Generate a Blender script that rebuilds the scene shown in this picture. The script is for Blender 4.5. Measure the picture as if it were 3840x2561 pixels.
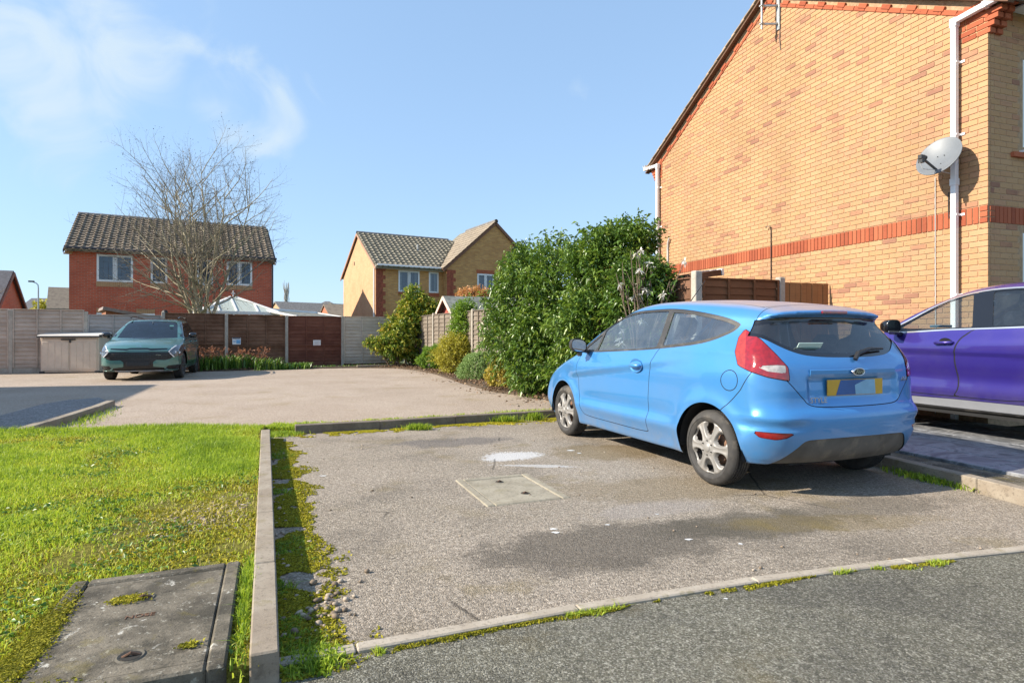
import bpy, bmesh, math, random
import numpy as np
from mathutils import Vector, Matrix, Euler
random.seed(7); np.random.seed(7)
for _o in list(bpy.data.objects): bpy.data.objects.remove(_o)
S = bpy.context.scene
COL = S.collection

# ------------------------------------------------------------------ camera, sky, sun, exposure
CAM_H = 1.1657
cd = bpy.data.cameras.new("camera"); cam = bpy.data.objects.new("camera", cd); COL.objects.link(cam)
cam.location = (0, 0, CAM_H); cam.rotation_euler = (math.radians(90), 0, 0)
cd.sensor_width = 36; cd.sensor_fit = 'HORIZONTAL'; cd.lens = 2250 / 3840 * 36
cd.shift_y = -22.5 / 3840; cd.clip_start = 0.05; cd.clip_end = 2000
S.camera = cam

SUN_TO = Vector((-0.975, -0.222, 0)).normalized()
SUN_EL = math.radians(33)
SUN_DIR = Vector((SUN_TO.x * math.cos(SUN_EL), SUN_TO.y * math.cos(SUN_EL), math.sin(SUN_EL)))
W = bpy.data.worlds.new("World"); S.world = W; W.use_nodes = True
wt = W.node_tree; wt.nodes.clear()
def wn(t, **k):
    n = wt.nodes.new(t)
    for a, b in k.items(): setattr(n, a, b)
    return n
sky = wn('ShaderNodeTexSky', sky_type='NISHITA', sun_disc=False)
sky.sun_elevation = SUN_EL; sky.sun_rotation = math.atan2(SUN_TO.x, SUN_TO.y)
sky.altitude = 0; sky.air_density = 1.0; sky.dust_density = 0.3; sky.ozone_density = 2.5
gam = wn('ShaderNodeGamma'); gam.inputs[1].default_value = 0.4; wt.links.new(sky.outputs[0], gam.inputs[0])   # the photograph's lifted, even blue
hsv = wn('ShaderNodeMix', data_type='RGBA', blend_type='MULTIPLY'); hsv.inputs[0].default_value = 1.0; hsv.inputs[7].default_value = (1.33, 1.70, 2.12, 1)
wt.links.new(gam.outputs[0], hsv.inputs[6])
# thin cirrus: noise in direction space, kept sparse over the whole dome, thicker in a few drifting patches
tc = wn('ShaderNodeTexCoord')
mp = wn('ShaderNodeMapping'); mp.inputs['Scale'].default_value = (1.0, 1.0, 1.3); mp.inputs['Rotation'].default_value = (0.2, 0.25, 0.0)
wt.links.new(tc.outputs['Generated'], mp.inputs[0])
nz = wn('ShaderNodeTexNoise'); nz.inputs['Scale'].default_value = 6.5; nz.inputs['Detail'].default_value = 9; nz.inputs['Roughness'].default_value = 0.52; nz.inputs['Distortion'].default_value = 0.9
wt.links.new(mp.outputs[0], nz.inputs['Vector'])
def cloud_patch(d, rad, prev=None):
    vd = wn('ShaderNodeVectorMath', operation='DISTANCE'); vd.inputs[1].default_value = Vector(d).normalized()
    wt.links.new(tc.outputs['Generated'], vd.inputs[0])
    mr = wn('ShaderNodeMapRange', interpolation_type='SMOOTHSTEP'); mr.inputs[1].default_value = rad; mr.inputs[2].default_value = rad * 0.25
    wt.links.new(vd.outputs['Value'], mr.inputs[0])
    if prev is None: return mr.outputs[0]
    mx = wn('ShaderNodeMath', operation='MAXIMUM'); wt.links.new(prev, mx.inputs[0]); wt.links.new(mr.outputs[0], mx.inputs[1])
    return mx.outputs[0]
def dpx(u, v): return ((u - 1175.5) / 1377.5, 1.0, -(v - 770.2) / 1377.5)
m_ = cloud_patch(dpx(20, 50), 0.32)
m_ = cloud_patch(dpx(575, 260), 0.14, m_)
m_ = cloud_patch((-1.0, -0.4, 0.8), 0.5, m_); m_ = cloud_patch((0.9, -0.8, 0.6), 0.55, m_); m_ = cloud_patch((0.1, -1.0, 0.5), 0.45, m_)
cr = wn('ShaderNodeMapRange', interpolation_type='SMOOTHSTEP'); cr.inputs[1].default_value = 0.44; cr.inputs[2].default_value = 0.74
mk = wn('ShaderNodeMath', operation='MULTIPLY_ADD'); mk.inputs[1].default_value = 0.34; mk.inputs[2].default_value = -0.26; wt.links.new(m_, mk.inputs[0])
sm_ = wn('ShaderNodeMath', operation='ADD'); wt.links.new(nz.outputs[0], sm_.inputs[0]); wt.links.new(mk.outputs[0], sm_.inputs[1]); wt.links.new(sm_.outputs[0], cr.inputs[0])
cm = wn('ShaderNodeMath', operation='MULTIPLY'); wt.links.new(cr.outputs[0], cm.inputs[0]); cm.inputs[1].default_value = 1.0
cm2 = wn('ShaderNodeMath', operation='MULTIPLY'); cm2.inputs[1].default_value = 0.8; wt.links.new(cm.outputs[0], cm2.inputs[0])
cmix = wn('ShaderNodeMix', data_type='RGBA'); cmix.inputs[7].default_value = (2.75, 3.25, 3.6, 1)
wt.links.new(cm2.outputs[0], cmix.inputs[0]); wt.links.new(hsv.outputs[2], cmix.inputs[6])
bg = wn('ShaderNodeBackground'); bg.inputs['Strength'].default_value = 0.15
wt.links.new(cmix.outputs[2], bg.inputs['Color'])
wo = wn('ShaderNodeOutputWorld'); wt.links.new(bg.outputs[0], wo.inputs[0])

sl = bpy.data.lights.new("sun", 'SUN'); sl.energy = 5.0; sl.angle = math.radians(0.53); sl.color = (1.0, 0.90, 0.76)
so = bpy.data.objects.new("sun", sl); COL.objects.link(so); so.location = (-30, -10, 30)
so.rotation_euler = SUN_DIR.to_track_quat('Z', 'Y').to_euler()
S.view_settings.view_transform = 'Standard'; S.view_settings.look = 'None'
S.view_settings.gamma = 1; S.view_settings.use_curve_mapping = False
S.view_settings.exposure = 0.85

# ------------------------------------------------------------------ helpers
def G(u, v, z=0.0):
    """ground measure: point of the 2351-wide survey picture -> metres on the plane z"""
    Y = 1377.5 * (CAM_H - z) / (v - 770.2)
    return ((u - 1175.5) * Y / 1377.5, Y)
def P(u, v, Y):
    return ((u - 1175.5) * Y / 1377.5, Y, CAM_H - (v - 770.2) * Y / 1377.5)

def tag(o, label=None, cat=None, group=None, kind=None):
    if label: o['label'] = label
    if cat: o['category'] = cat
    if group: o['group'] = group
    if kind: o['kind'] = kind
    return o
def empty(name, loc=(0, 0, 0), rz=0.0, parent=None, label=None, cat=None, group=None, kind=None):
    o = bpy.data.objects.new(name, None); COL.objects.link(o); o.empty_display_size = 0.2
    o.location = loc; o.rotation_euler = (0, 0, rz)
    if parent: o.parent = parent
    return tag(o, label, cat, group, kind)

def np_mesh(name, V, F, mats, parent=None, smooth=False, normals=None, attrs=None, mi=None, uv=None):
    """V (n,3); F list of index tuples or (m,k) int array"""
    me = bpy.data.meshes.new(name)
    V = np.asarray(V, dtype=np.float32)
    if isinstance(F, np.ndarray):
        k = F.shape[1]; m = len(F)
        me.vertices.add(len(V)); me.vertices.foreach_set('co', V.ravel())
        me.loops.add(m * k); me.loops.foreach_set('vertex_index', F.astype(np.int32).ravel())
        me.polygons.add(m); me.polygons.foreach_set('loop_start', np.arange(0, m * k, k, dtype=np.int32))
        me.update(calc_edges=True)
    else:
        me.from_pydata(V.tolist(), [], F); me.update()
    if not isinstance(mats, (list, tuple)): mats = [mats]
    for m_ in mats: me.materials.append(m_)
    if mi is not None: me.polygons.foreach_set('material_index', np.asarray(mi, dtype=np.int32))
    if smooth: me.polygons.foreach_set('use_smooth', np.ones(len(me.polygons), dtype=bool))
    if attrs:
        for an, av in attrs.items():
            a = me.attributes.new(an, 'FLOAT', 'POINT'); a.data.foreach_set('value', np.asarray(av, dtype=np.float32))
    if uv is not None:
        l = me.uv_layers.new(name='UVMap'); l.data.foreach_set('uv', np.asarray(uv, dtype=np.float32).ravel())
    if normals is not None:
        me.normals_split_custom_set_from_vertices([tuple(n) for n in normals])
    me.validate(clean_customdata=False)
    o = bpy.data.objects.new(name, me); COL.objects.link(o)
    if parent: o.parent = parent
    return o

def cbox_geo(sx, sy, sz, c=0.0):
    """chamfered box centred at 0"""
    hx, hy, hz = sx / 2, sy / 2, sz / 2
    if c <= 0:
        V = [(x, y, z) for x in (-hx, hx) for y in (-hy, hy) for z in (-hz, hz)]
        F = [(0, 1, 3, 2), (4, 6, 7, 5), (0, 4, 5, 1), (2, 3, 7, 6), (0, 2, 6, 4), (1, 5, 7, 3)]
        return V, F
    V = []; idx = {}
    for a in (-1, 1):
        for b in (-1, 1):
            for d in (-1, 1):
                for ax in range(3):
                    p = [a * hx, b * hy, d * hz]; s = (a, b, d)
                    for k in range(3):
                        if k != ax: p[k] -= s[k] * c
                    idx[(a, b, d, ax)] = len(V); V.append(tuple(p))
    F = []
    for ax in range(3):
        o1, o2 = [k for k in range(3) if k != ax]
        for s in (-1, 1):
            ring = []
            for (p, q) in ((-1, -1), (1, -1), (1, 1), (-1, 1)):
                t = [0, 0, 0]; t[ax] = s; t[o1] = p; t[o2] = q
                ring.append(idx[(t[0], t[1], t[2], ax)])
            F.append(tuple(ring))
    for ax in range(3):
        o1, o2 = [k for k in range(3) if k != ax]
        for p in (-1, 1):
            for q in (-1, 1):
                r = []
                for s, who in ((-1, o1), (1, o1), (1, o2), (-1, o2)):
                    t = [0, 0, 0]; t[ax] = s; t[o1] = p; t[o2] = q
                    r.append(idx[(t[0], t[1], t[2], who)])
                F.append(tuple(r))
    for a in (-1, 1):
        for b in (-1, 1):
            for d in (-1, 1):
                F.append((idx[(a, b, d, 0)], idx[(a, b, d, 1)], idx[(a, b, d, 2)]))
    return V, F

def fix_normals(me):
    bm = bmesh.new(); bm.from_mesh(me); bmesh.ops.recalc_face_normals(bm, faces=bm.faces); bm.to_mesh(me); bm.free()

class MB:
    """collects shapes, builds ONE mesh object"""
    def __init__(s): s.V = []; s.F = []; s.M = []; s.mat = 0
    def add(s, V, F, M=None):
        n = len(s.V)
        s.V += [tuple(M @ Vector(v)) for v in V] if M is not None else [tuple(v) for v in V]
        s.F += [tuple(i + n for i in f) for f in F]; s.M += [s.mat] * len(F)
        return s
    def box(s, c, size, rz=0.0, ch=0.0, rot=None):
        M = Matrix.Translation(c) @ (rot.to_4x4() if rot is not None else Matrix.Rotation(rz, 4, 'Z'))
        return s.add(*cbox_geo(*size, c=ch), M)
    def bar(s, a, b, w, h, ch=0.0, up=(0, 0, 1)):
        a = Vector(a); b = Vector(b); d = b - a; L = d.length; x = d.normalized(); u = Vector(up)
        y = u.cross(x)
        if y.length < 1e-4: y = Vector((0, 1, 0)).cross(x)
        y.normalize(); z = x.cross(y)
        M = Matrix((x, y, z)).transposed().to_4x4(); M.translation = (a + b) / 2
        return s.add(*cbox_geo(L, w, h, c=ch), M)
    def tube(s, pts, r, n=8, cap=True):
        pts = [Vector(p) for p in pts]; m = len(pts)
        rr = r if isinstance(r, (list, tuple)) else [r] * m
        V = []; F = []; prev = None
        for i, p in enumerate(pts):
            t = (pts[min(i + 1, m - 1)] - pts[max(i - 1, 0)]).normalized()
            if prev is None:
                a = Vector((0, 0, 1)) if abs(t.z) < 0.9 else Vector((1, 0, 0))
                x = t.cross(a).normalized()
            else:
                x = (prev - t * prev.dot(t)).normalized()
            prev = x; y = t.cross(x)
            for k in range(n):
                an = 2 * math.pi * k / n
                V.append(p + (x * math.cos(an) + y * math.sin(an)) * rr[i])
        for i in range(m - 1):
            for k in range(n):
                k2 = (k + 1) % n
                F.append((i * n + k, i * n + k2, (i + 1) * n + k2, (i + 1) * n + k))
        if cap: F.append(tuple(range(n - 1, -1, -1))); F.append(tuple(range((m - 1) * n, m * n)))
        return s.add(V, F)
    def lathe(s, prof, n=24, M=None, a0=0.0, a1=2 * math.pi):
        """profile (r,z) about z"""
        full = abs(a1 - a0 - 2 * math.pi) < 1e-6; c = n if full else n + 1
        V = []; F = []
        for (r, z) in prof:
            for k in range(c):
                a = a0 + (a1 - a0) * k / n; V.append((r * math.cos(a), r * math.sin(a), z))
        for i in range(len(prof) - 1):
            for k in range(n):
                k2 = (k + 1) % c
                F.append((i * c + k, i * c + k2, (i + 1) * c + k2, (i + 1) * c + k))
        return s.add(V, F, M)
    def prism(s, poly, h, M=None, z0=0.0):
        n = len(poly)
        V = [(x, y, z0) for x, y in poly] + [(x, y, z0 + h) for x, y in poly]
        F = [tuple(range(n - 1, -1, -1)), tuple(range(n, 2 * n))] + [(i, (i + 1) % n, n + (i + 1) % n, n + i) for i in range(n)]
        return s.add(V, F, M)
    def build(s, name, mats, parent=None, smooth=False, recalc=True, loc=None, rz=None):
        o = np_mesh(name, s.V, s.F, mats, parent, smooth, mi=s.M)
        if recalc: fix_normals(o.data)
        if loc is not None: o.location = loc
        if rz is not None: o.rotation_euler = (0, 0, rz)
        return o
def dup(o, parent=None, loc=None, rot=None, scale=None):
    c = o.copy(); COL.objects.link(c)
    if parent is not None: c.parent = parent
    if loc is not None: c.location = loc
    if rot is not None: c.rotation_euler = rot
    if scale is not None: c.scale = scale
    return c
def shade_auto(o, ang=40):
    me = o.data
    me.polygons.foreach_set('use_smooth', np.ones(len(me.polygons), dtype=bool))
    me.set_sharp_from_angle(angle=math.radians(ang))
    return o

def font_mesh(name, cu, parent, loc, rot):
    t = bpy.data.objects.new("tmp_text", cu); COL.objects.link(t)
    me = bpy.data.meshes.new_from_object(t.evaluated_get(bpy.context.evaluated_depsgraph_get())); bpy.data.objects.remove(t)
    o = bpy.data.objects.new(name, me); COL.objects.link(o); o.parent = parent; o.location = loc; o.rotation_euler = rot
    o['kind'] = 'stuff'; return o
# ------------------------------------------------------------------ materials
class NT:
    def __init__(s, name):
        s.m = bpy.data.materials.new(name); s.m.use_nodes = True; s.t = s.m.node_tree
        s.p = s.t.nodes['Principled BSDF']; s.out = s.t.nodes['Material Output']
    def n(s, t, ins=None, **k):
        nd = s.t.nodes.new(t)
        for a, b in k.items(): setattr(nd, a, b)
        for a, b in (ins or {}).items():
            if hasattr(b, 'is_output') or isinstance(b, bpy.types.NodeSocket): s.t.links.new(b, nd.inputs[a])
            else: nd.inputs[a].default_value = b
        return nd
    def link(s, a, b): s.t.links.new(a, b)
    def pos(s): return s.n('ShaderNodeNewGeometry').outputs['Position']
    def noise(s, vec, scale, detail=4, rough=0.55, dist=0.0, out=0):
        return s.n('ShaderNodeTexNoise', {'Vector': vec, 'Scale': scale, 'Detail': detail, 'Roughness': rough, 'Distortion': dist}).outputs[out]
    def vor(s, vec, scale, feature='F1', out='Distance', rnd=1.0):
        return s.n('ShaderNodeTexVoronoi', {'Vector': vec, 'Scale': scale, 'Randomness': rnd}, feature=feature).outputs[out]
    def ramp(s, fac, stops, interp='LINEAR'):
        r = s.n('ShaderNodeValToRGB', {0: fac}); cr = r.color_ramp; cr.interpolation = interp
        while len(cr.elements) < len(stops): cr.elements.new(0.5)
        for e, (p, c) in zip(cr.elements, stops):
            e.position = p; e.color = (c[0], c[1], c[2], 1) if hasattr(c, '__len__') else (c, c, c, 1)
        return r.outputs[0]
    def mrange(s, v, a, b, c=0.0, d=1.0, smooth=True):
        return s.n('ShaderNodeMapRange', {0: v, 1: a, 2: b, 3: c, 4: d}, interpolation_type='SMOOTHSTEP' if smooth else 'LINEAR').outputs[0]
    def math(s, op, a, b=0.0, c=None):
        d = {0: a, 1: b}
        if c is not None: d[2] = c
        return s.n('ShaderNodeMath', d, operation=op).outputs[0]
    def vm(s, op, a, b=None):
        d = {0: a}
        if b is not None: d[1] = b
        return s.n('ShaderNodeVectorMath', d, operation=op)
    def mix(s, fac, a, b, blend='MIX'):
        c4 = lambda c: c if isinstance(c, bpy.types.NodeSocket) else (c[0], c[1], c[2], 1)
        return s.n('ShaderNodeMix', {0: fac, 6: c4(a), 7: c4(b)}, data_type='RGBA', blend_type=blend).outputs[2]
    def bump(s, h, strength=0.3, dist=0.01, normal=None):
        d = {'Height': h, 'Strength': strength, 'Distance': dist}
        if normal is not None: d['Normal'] = normal
        return s.n('ShaderNodeBump', d).outputs[0]
    def attr(s, name, typ='GEOMETRY'):
        return s.n('ShaderNodeAttribute', attribute_name=name, attribute_type=typ).outputs['Fac']
    def base(s, c): s.link(c, s.p.inputs['Base Color']) if isinstance(c, bpy.types.NodeSocket) else setattr(s.p.inputs['Base Color'], 'default_value', (c[0], c[1], c[2], 1))
    def set(s, **k):
        for a, b in k.items():
            a = a.replace('_', ' ')
            if isinstance(b, bpy.types.NodeSocket): s.link(b, s.p.inputs[a])
            else: s.p.inputs[a].default_value = b
        return s

def plain(name, col, rough=0.6, metal=0.0, var=0.12, scale=6.0, bump=0.0, bscale=60.0, spec=0.5, coat=0.0, dirt=None):
    t = NT(name); p = t.pos()
    n1 = t.noise(p, scale, 5, 0.6)
    lo = tuple(c * (1 - var) for c in col); hi = tuple(min(1, c * (1 + var)) for c in col)
    c = t.mix(t.mrange(n1, 0.3, 0.7), lo, hi)
    if dirt:
        n2 = t.noise(p, dirt[1], 6, 0.65)
        c = t.mix(t.math('MULTIPLY', t.mrange(n2, 0.5, 0.75), dirt[2]), c, dirt[0])
    t.base(c); t.set(Roughness=rough, Metallic=metal, Specular_IOR_Level=spec, Coat_Weight=coat)
    if coat: t.set(Coat_Roughness=0.06)
    if bump: t.set(Normal=t.bump(t.noise(p, bscale, 3), bump, 0.004))
    return t.m
def glass(name, tint=(0.55, 0.62, 0.66), refl=1.0, rough=0.0, ior=1.5, dust=0.0):
    t = NT(name)
    tr = t.n('ShaderNodeBsdfTransparent', {'Color': (*tint, 1)}); gl = t.n('ShaderNodeBsdfGlossy', {'Color': (refl, refl, refl, 1), 'Roughness': rough})
    bk = t.n('ShaderNodeNewGeometry').outputs['Backfacing']; fr = t.n('ShaderNodeFresnel', {'IOR': t.math('ADD', t.math('MULTIPLY', bk, 1.0 / ior - ior), ior)}); thru = tr.outputs[0]
    if dust: thru = t.n('ShaderNodeMixShader', {0: t.mrange(t.noise(t.pos(), 9, 5, 0.7), 0.35, 0.7, dust * 0.4, dust), 1: thru, 2: t.n('ShaderNodeBsdfDiffuse', {'Color': (0.5, 0.52, 0.52, 1)}).outputs[0]}).outputs[0]  # pale diffuse layer added to brighten panes, standing in for reflected sky
    mx = t.n('ShaderNodeMixShader', {0: fr.outputs[0], 1: thru, 2: gl.outputs[0]})
    t.link(mx.outputs[0], t.out.inputs[0]); t.t.nodes.remove(t.p)
    return t.m
def leaf_mat(name, stops, rough=0.42, trans=0.25, spec=0.5):
    t = NT(name); tone = t.attr('tone'); c = t.ramp(tone, stops)
    t.base(c); t.set(Roughness=rough, Specular_IOR_Level=spec)
    tl = t.n('ShaderNodeBsdfTranslucent', {'Color': t.mix(0.5, c, (1.0, 1.0, 0.35), 'MULTIPLY')})
    mx = t.n('ShaderNodeMixShader', {0: trans, 1: t.p.outputs[0], 2: tl.outputs[0]})
    t.link(mx.outputs[0], t.out.inputs[0])
    return t.m
# ------------------------------------------------------------------ ground, road, bay, court, lawn base
E1 = Vector((0.927, 0.375, 0)); E2 = Vector((-0.375, 0.927, 0))
def asphalt(name, lo, hi, speck, stain=(0.08, 0.075, 0.065), stain_amt=0.6, stain_rng=(0.52, 0.7), bump=0.5, green=0.0, crack=0.0, vs=150.0, sscale=0.9, patch=None, speckamt=1.0):
    t = NT(name); p = t.pos()
    big = t.noise(p, 0.55, 6, 0.6); c = t.mix(t.mrange(big, 0.32, 0.68), lo, hi)
    # aggregate: pale and dark chippings about 7 mm across
    v = t.vor(p, vs, out='Color'); sep = t.n('ShaderNodeSeparateColor', {0: v}).outputs[0]
    vd = t.vor(p, vs); fine = t.noise(p, vs * 0.45, 3, 0.7)
    c = t.mix(t.math('MULTIPLY', t.mrange(sep, 0.55, 1.0), 0.55 * speckamt), c, speck)
    c = t.mix(t.math('MULTIPLY', t.mrange(sep, 0.42, 0.0), 0.5 * speckamt), c, tuple(x * 0.38 for x in lo))
    c = t.mix(t.math('MULTIPLY', t.mrange(fine, 0.46, 0.62), 0.35 * speckamt), c, tuple(x * 0.55 for x in lo))
    gr = t.noise(p, 34, 9, 0.86); c = t.mix(1.0, c, t.ramp(gr, [(0.34, 0.52), (0.47, 0.88), (0.55, 1.08), (0.68, 1.5)]), 'MULTIPLY')
    g3 = t.noise(p, 95, 4, 0.8); c = t.mix(1.0, c, t.ramp(g3, [(0.34, 0.6), (0.5, 1.0), (0.64, 1.35)]), 'MULTIPLY')
    # worn stains and broad dark blotches
    st = t.noise(p, sscale, 7, 0.62, 0.6); st2 = t.noise(p, sscale * 5.5, 5, 0.65)
    sm = t.math('MULTIPLY', t.mrange(t.math('ADD', st, t.math('MULTIPLY', st2, 0.16)), stain_rng[0] + 0.08, stain_rng[1] + 0.08), stain_amt)
    c = t.mix(sm, c, t.mix(0.45, c, stain))
    for (cx, cy, rx, ry, amt, colr, rot) in (patch or ()):
        d = t.vm('SUBTRACT', p, (cx, cy, 0)).outputs[0]
        d = t.n('ShaderNodeVectorRotate', {'Vector': d, 'Angle': -rot}, rotation_type='Z_AXIS').outputs[0]
        d = t.vm('MULTIPLY', d, (1 / rx, 1 / ry, 0)).outputs[0]
        ln = t.vm('LENGTH', d).outputs['Value']
        nn = t.noise(p, 3.2, 7, 0.68, 0.4); n3 = t.noise(p, 38, 4, 0.7)
        e = t.math('ADD', ln, t.math('ADD', t.math('MULTIPLY', t.math('SUBTRACT', nn, 0.5), 1.5), t.math('MULTIPLY', t.math('SUBTRACT', n3, 0.5), 1.5 if amt > 0.65 else 0.5)))
        c = t.mix(t.math('MULTIPLY', t.mrange(e, 0.92, 0.74) if amt > 0.65 else t.mrange(e, 1.0, 0.6), amt), c, colr)
    if green:
        g = t.noise(p, 1.7, 6, 0.65); g2 = t.noise(p, 0.6, 3)
        c = t.mix(t.math('MULTIPLY', t.math('MULTIPLY', t.mrange(g, 0.5, 0.66), t.mrange(g2, 0.45, 0.6)), green), c, (0.20, 0.15, 0.045))
    wob = t.n('ShaderNodeMix', {0: 0.06, 4: p, 5: t.noise(p, 2.2, 5, 0.65, out=1)}, data_type='VECTOR').outputs[1]
    ck = t.n('ShaderNodeTexVoronoi', {'Vector': wob, 'Scale': 0.42, 'Randomness': 1.0}, feature='DISTANCE_TO_EDGE').outputs['Distance']
    crk = t.math('MULTIPLY', t.mrange(ck, 0.0042, 0.0018), t.mrange(t.noise(p, 0.7, 3), 0.53, 0.58)); c = t.mix(t.math('MULTIPLY', crk, crack), c, (0.03, 0.026, 0.02))
    t.base(c); t.set(Roughness=0.88, Specular_IOR_Level=0.25)
    h = t.math('ADD', t.math('MULTIPLY', vd, -1.0), t.math('MULTIPLY', fine, 0.9))
    t.set(Normal=t.bump(t.math('ADD', h, t.math('MULTIPLY', gr, 2.2)), bump, 0.011))
    return t.m
M_bay = asphalt("bay_asphalt", (0.33, 0.278, 0.215), (0.41, 0.345, 0.275), (0.62, 0.55, 0.46), stain=(0.06, 0.055, 0.045), stain_amt=0.75, stain_rng=(0.5, 0.68), green=0.55, bump=0.75, crack=0.6,
    patch=[(-0.62, 6.55, 0.85, 0.32, 0.55, (0.10, 0.095, 0.10), 0.3), (0.55, 3.35, 1.0, 0.42, 0.6, (0.075, 0.065, 0.052), 0.35), (1.5, 3.7, 0.8, 0.3, 0.55, (0.085, 0.075, 0.055), 0.3), (2.35, 4.05, 0.9, 0.28, 0.5, (0.09, 0.08, 0.06), 0.32),
           (0.95, 6.0, 0.7, 0.5, 0.55, (0.19, 0.135, 0.055), 0.2), (1.3, 4.6, 1.1, 0.42, 0.4, (0.21, 0.155, 0.075), 0.2), (2.0, 3.75, 0.8, 0.2, 0.4, (0.2, 0.15, 0.06), 0.1),
           (-0.02, 5.78, 0.36, 0.22, 0.85, (0.62, 0.61, 0.60), 0.35), (0.22, 5.35, 0.4, 0.06, 0.7, (0.58, 0.57, 0.56), -0.1), (0.95, 4.0, 0.55, 0.2, 0.3, (0.36, 0.33, 0.32), 0.4)])
M_court = asphalt("court_asphalt", (0.37, 0.29, 0.222), (0.44, 0.355, 0.28), (0.56, 0.48, 0.40), stain_amt=0.35, stain=(0.14, 0.11, 0.085), bump=0.35, green=0.35, vs=90, sscale=0.5)
M_road = asphalt("road_asphalt", (0.18, 0.170, 0.128), (0.265, 0.252, 0.195), (0.62, 0.60, 0.52), stain=(0.035, 0.035, 0.04), stain_amt=0.75, stain_rng=(0.46, 0.66), bump=0.9, green=0.5, vs=170, sscale=1.1)
M_path = asphalt("path_asphalt", (0.27, 0.255, 0.245), (0.33, 0.31, 0.30), (0.52, 0.5, 0.48), stain_amt=0.3, bump=0.9, vs=60)
M_earth = plain("bare_earth", (0.075, 0.052, 0.032), 0.95, var=0.35, scale=9, bump=0.8, bscale=70)
M_farland = plain("far_land", (0.09, 0.11, 0.05), 0.95, var=0.3, scale=0.3)
def lawn_base_mat():
    t = NT("lawn_soil"); p = t.pos()
    n = t.noise(p, 2.2, 6, 0.6); n2 = t.noise(p, 26, 4, 0.7); n3 = t.noise(p, 110, 6, 0.8)
    c = t.ramp(t.math('ADD', t.math('MULTIPLY', n, 0.6), t.math('MULTIPLY', n2, 0.4)), [(0.30, (0.06, 0.055, 0.016)), (0.46, (0.13, 0.125, 0.022)), (0.6, (0.22, 0.20, 0.04)), (0.78, (0.27, 0.21, 0.075))])
    c = t.mix(1.0, c, t.ramp(n3, [(0.36, 0.25), (0.5, 0.85), (0.62, 1.7)]), 'MULTIPLY')
    t.base(c); t.set(Roughness=0.9, Specular_IOR_Level=0.1, Normal=t.bump(t.noise(p, 120, 4, 0.7), 0.9, 0.01))
    return t.m
M_lawn = lawn_base_mat()
def concrete(name, lo, hi, bump=0.4, moss=0.0, lichen=0.0, bs=160):
    t = NT(name); p = t.pos()
    n = t.noise(p, 5, 7, 0.62); n2 = t.noise(p, 55, 4, 0.7); n3 = t.noise(p, 16, 6, 0.7)
    c = t.mix(t.mrange(n, 0.3, 0.7), lo, hi)
    c = t.mix(t.math('MULTIPLY', t.mrange(n2, 0.52, 0.68), 0.55), c, tuple(x * 0.45 for x in lo))
    c = t.mix(t.math('MULTIPLY', t.mrange(n3, 0.55, 0.72), 0.6), c, tuple(x * 0.55 for x in lo))
    if lichen:
        v = t.noise(p, 9, 8, 0.72, 0.5); c = t.mix(t.math('MULTIPLY', t.mrange(v, 0.60, 0.66), lichen), c, (0.50, 0.48, 0.42)); v2_ = t.noise(p, 38, 5, 0.75); c = t.mix(t.math('MULTIPLY', t.mrange(v2_, 0.58, 0.66), lichen * 0.6), c, (0.42, 0.40, 0.33)); v3 = t.noise(p, 3.1, 7, 0.7, 0.8); c = t.mix(t.math('MULTIPLY', t.mrange(v3, 0.5, 0.62), 0.65), c, (0.055, 0.05, 0.038))
    if moss:
        m = t.noise(p, 7, 6, 0.66); c = t.mix(t.math('MULTIPLY', t.mrange(m, 0.56, 0.66), moss), c, (0.16, 0.13, 0.03))
    t.base(c); t.set(Roughness=0.9, Specular_IOR_Level=0.25)
    t.set(Normal=t.bump(t.math('ADD', t.noise(p, bs, 4, 0.7), t.math('MULTIPLY', n3, 0.6)), bump, 0.004))
    return t.m
M_kerb = concrete("kerb_concrete", (0.25, 0.205, 0.155), (0.33, 0.285, 0.225), 0.5, moss=0.35)
M_kerbd = concrete("shaded_mossy_kerb", (0.15, 0.12, 0.09), (0.21, 0.175, 0.135), 0.5, moss=0.5)  # darker copy of the kerb concrete: face shade put into colour, plus moss
M_edge = concrete("edging_concrete", (0.34, 0.29, 0.23), (0.42, 0.37, 0.30), 0.4, moss=0.4)
M_slab = concrete("weathered_slab", (0.065, 0.057, 0.043), (0.205, 0.178, 0.135), 1.0, moss=0.35, lichen=0.95, bs=120)
M_cover = concrete("pale_cover", (0.25, 0.22, 0.165), (0.34, 0.305, 0.235), 0.4, moss=0.25)
M_post = concrete("post_concrete", (0.36, 0.33, 0.28), (0.47, 0.43, 0.37), 0.3)
M_hole = plain("dark_gap", (0.02, 0.018, 0.015), 0.9)

def sheet(name, pts, z, mat, kind='structure', label=None, thick=0.0):
    V = [(x, y, z) for x, y in pts]; n = len(V)
    if thick:
        V += [(x, y, z - thick) for x, y in pts]
        F = [tuple(range(n)), tuple(range(2 * n - 1, n - 1, -1))] + [(i, n + i, n + (i + 1) % n, (i + 1) % n) for i in range(n)]
    else: F = [tuple(range(n))]
    o = np_mesh(name, V, F, mat); fix_normals(o.data)
    if not thick and o.data.polygons[0].normal.z < 0: o.data.flip_normals()
    return tag(o, label, None, None, kind)
def v2(a, t, b, s): return (a[0] + b[0] * t, a[1] + b[1] * t)
sheet("ground", [(-400, -200), (400, -200), (400, 600), (-400, 600)], -0.06, M_farland, label="open land and gardens around the houses")
EDG = [(-9.0, -1.22), (-3.2, 1.12), (-0.80, 2.085), (-0.044, 2.397), (0.786, 2.677), (1.542, 2.931), (2.731, 3.20), (4.6, 3.72), (9.0, 5.1)]
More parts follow.
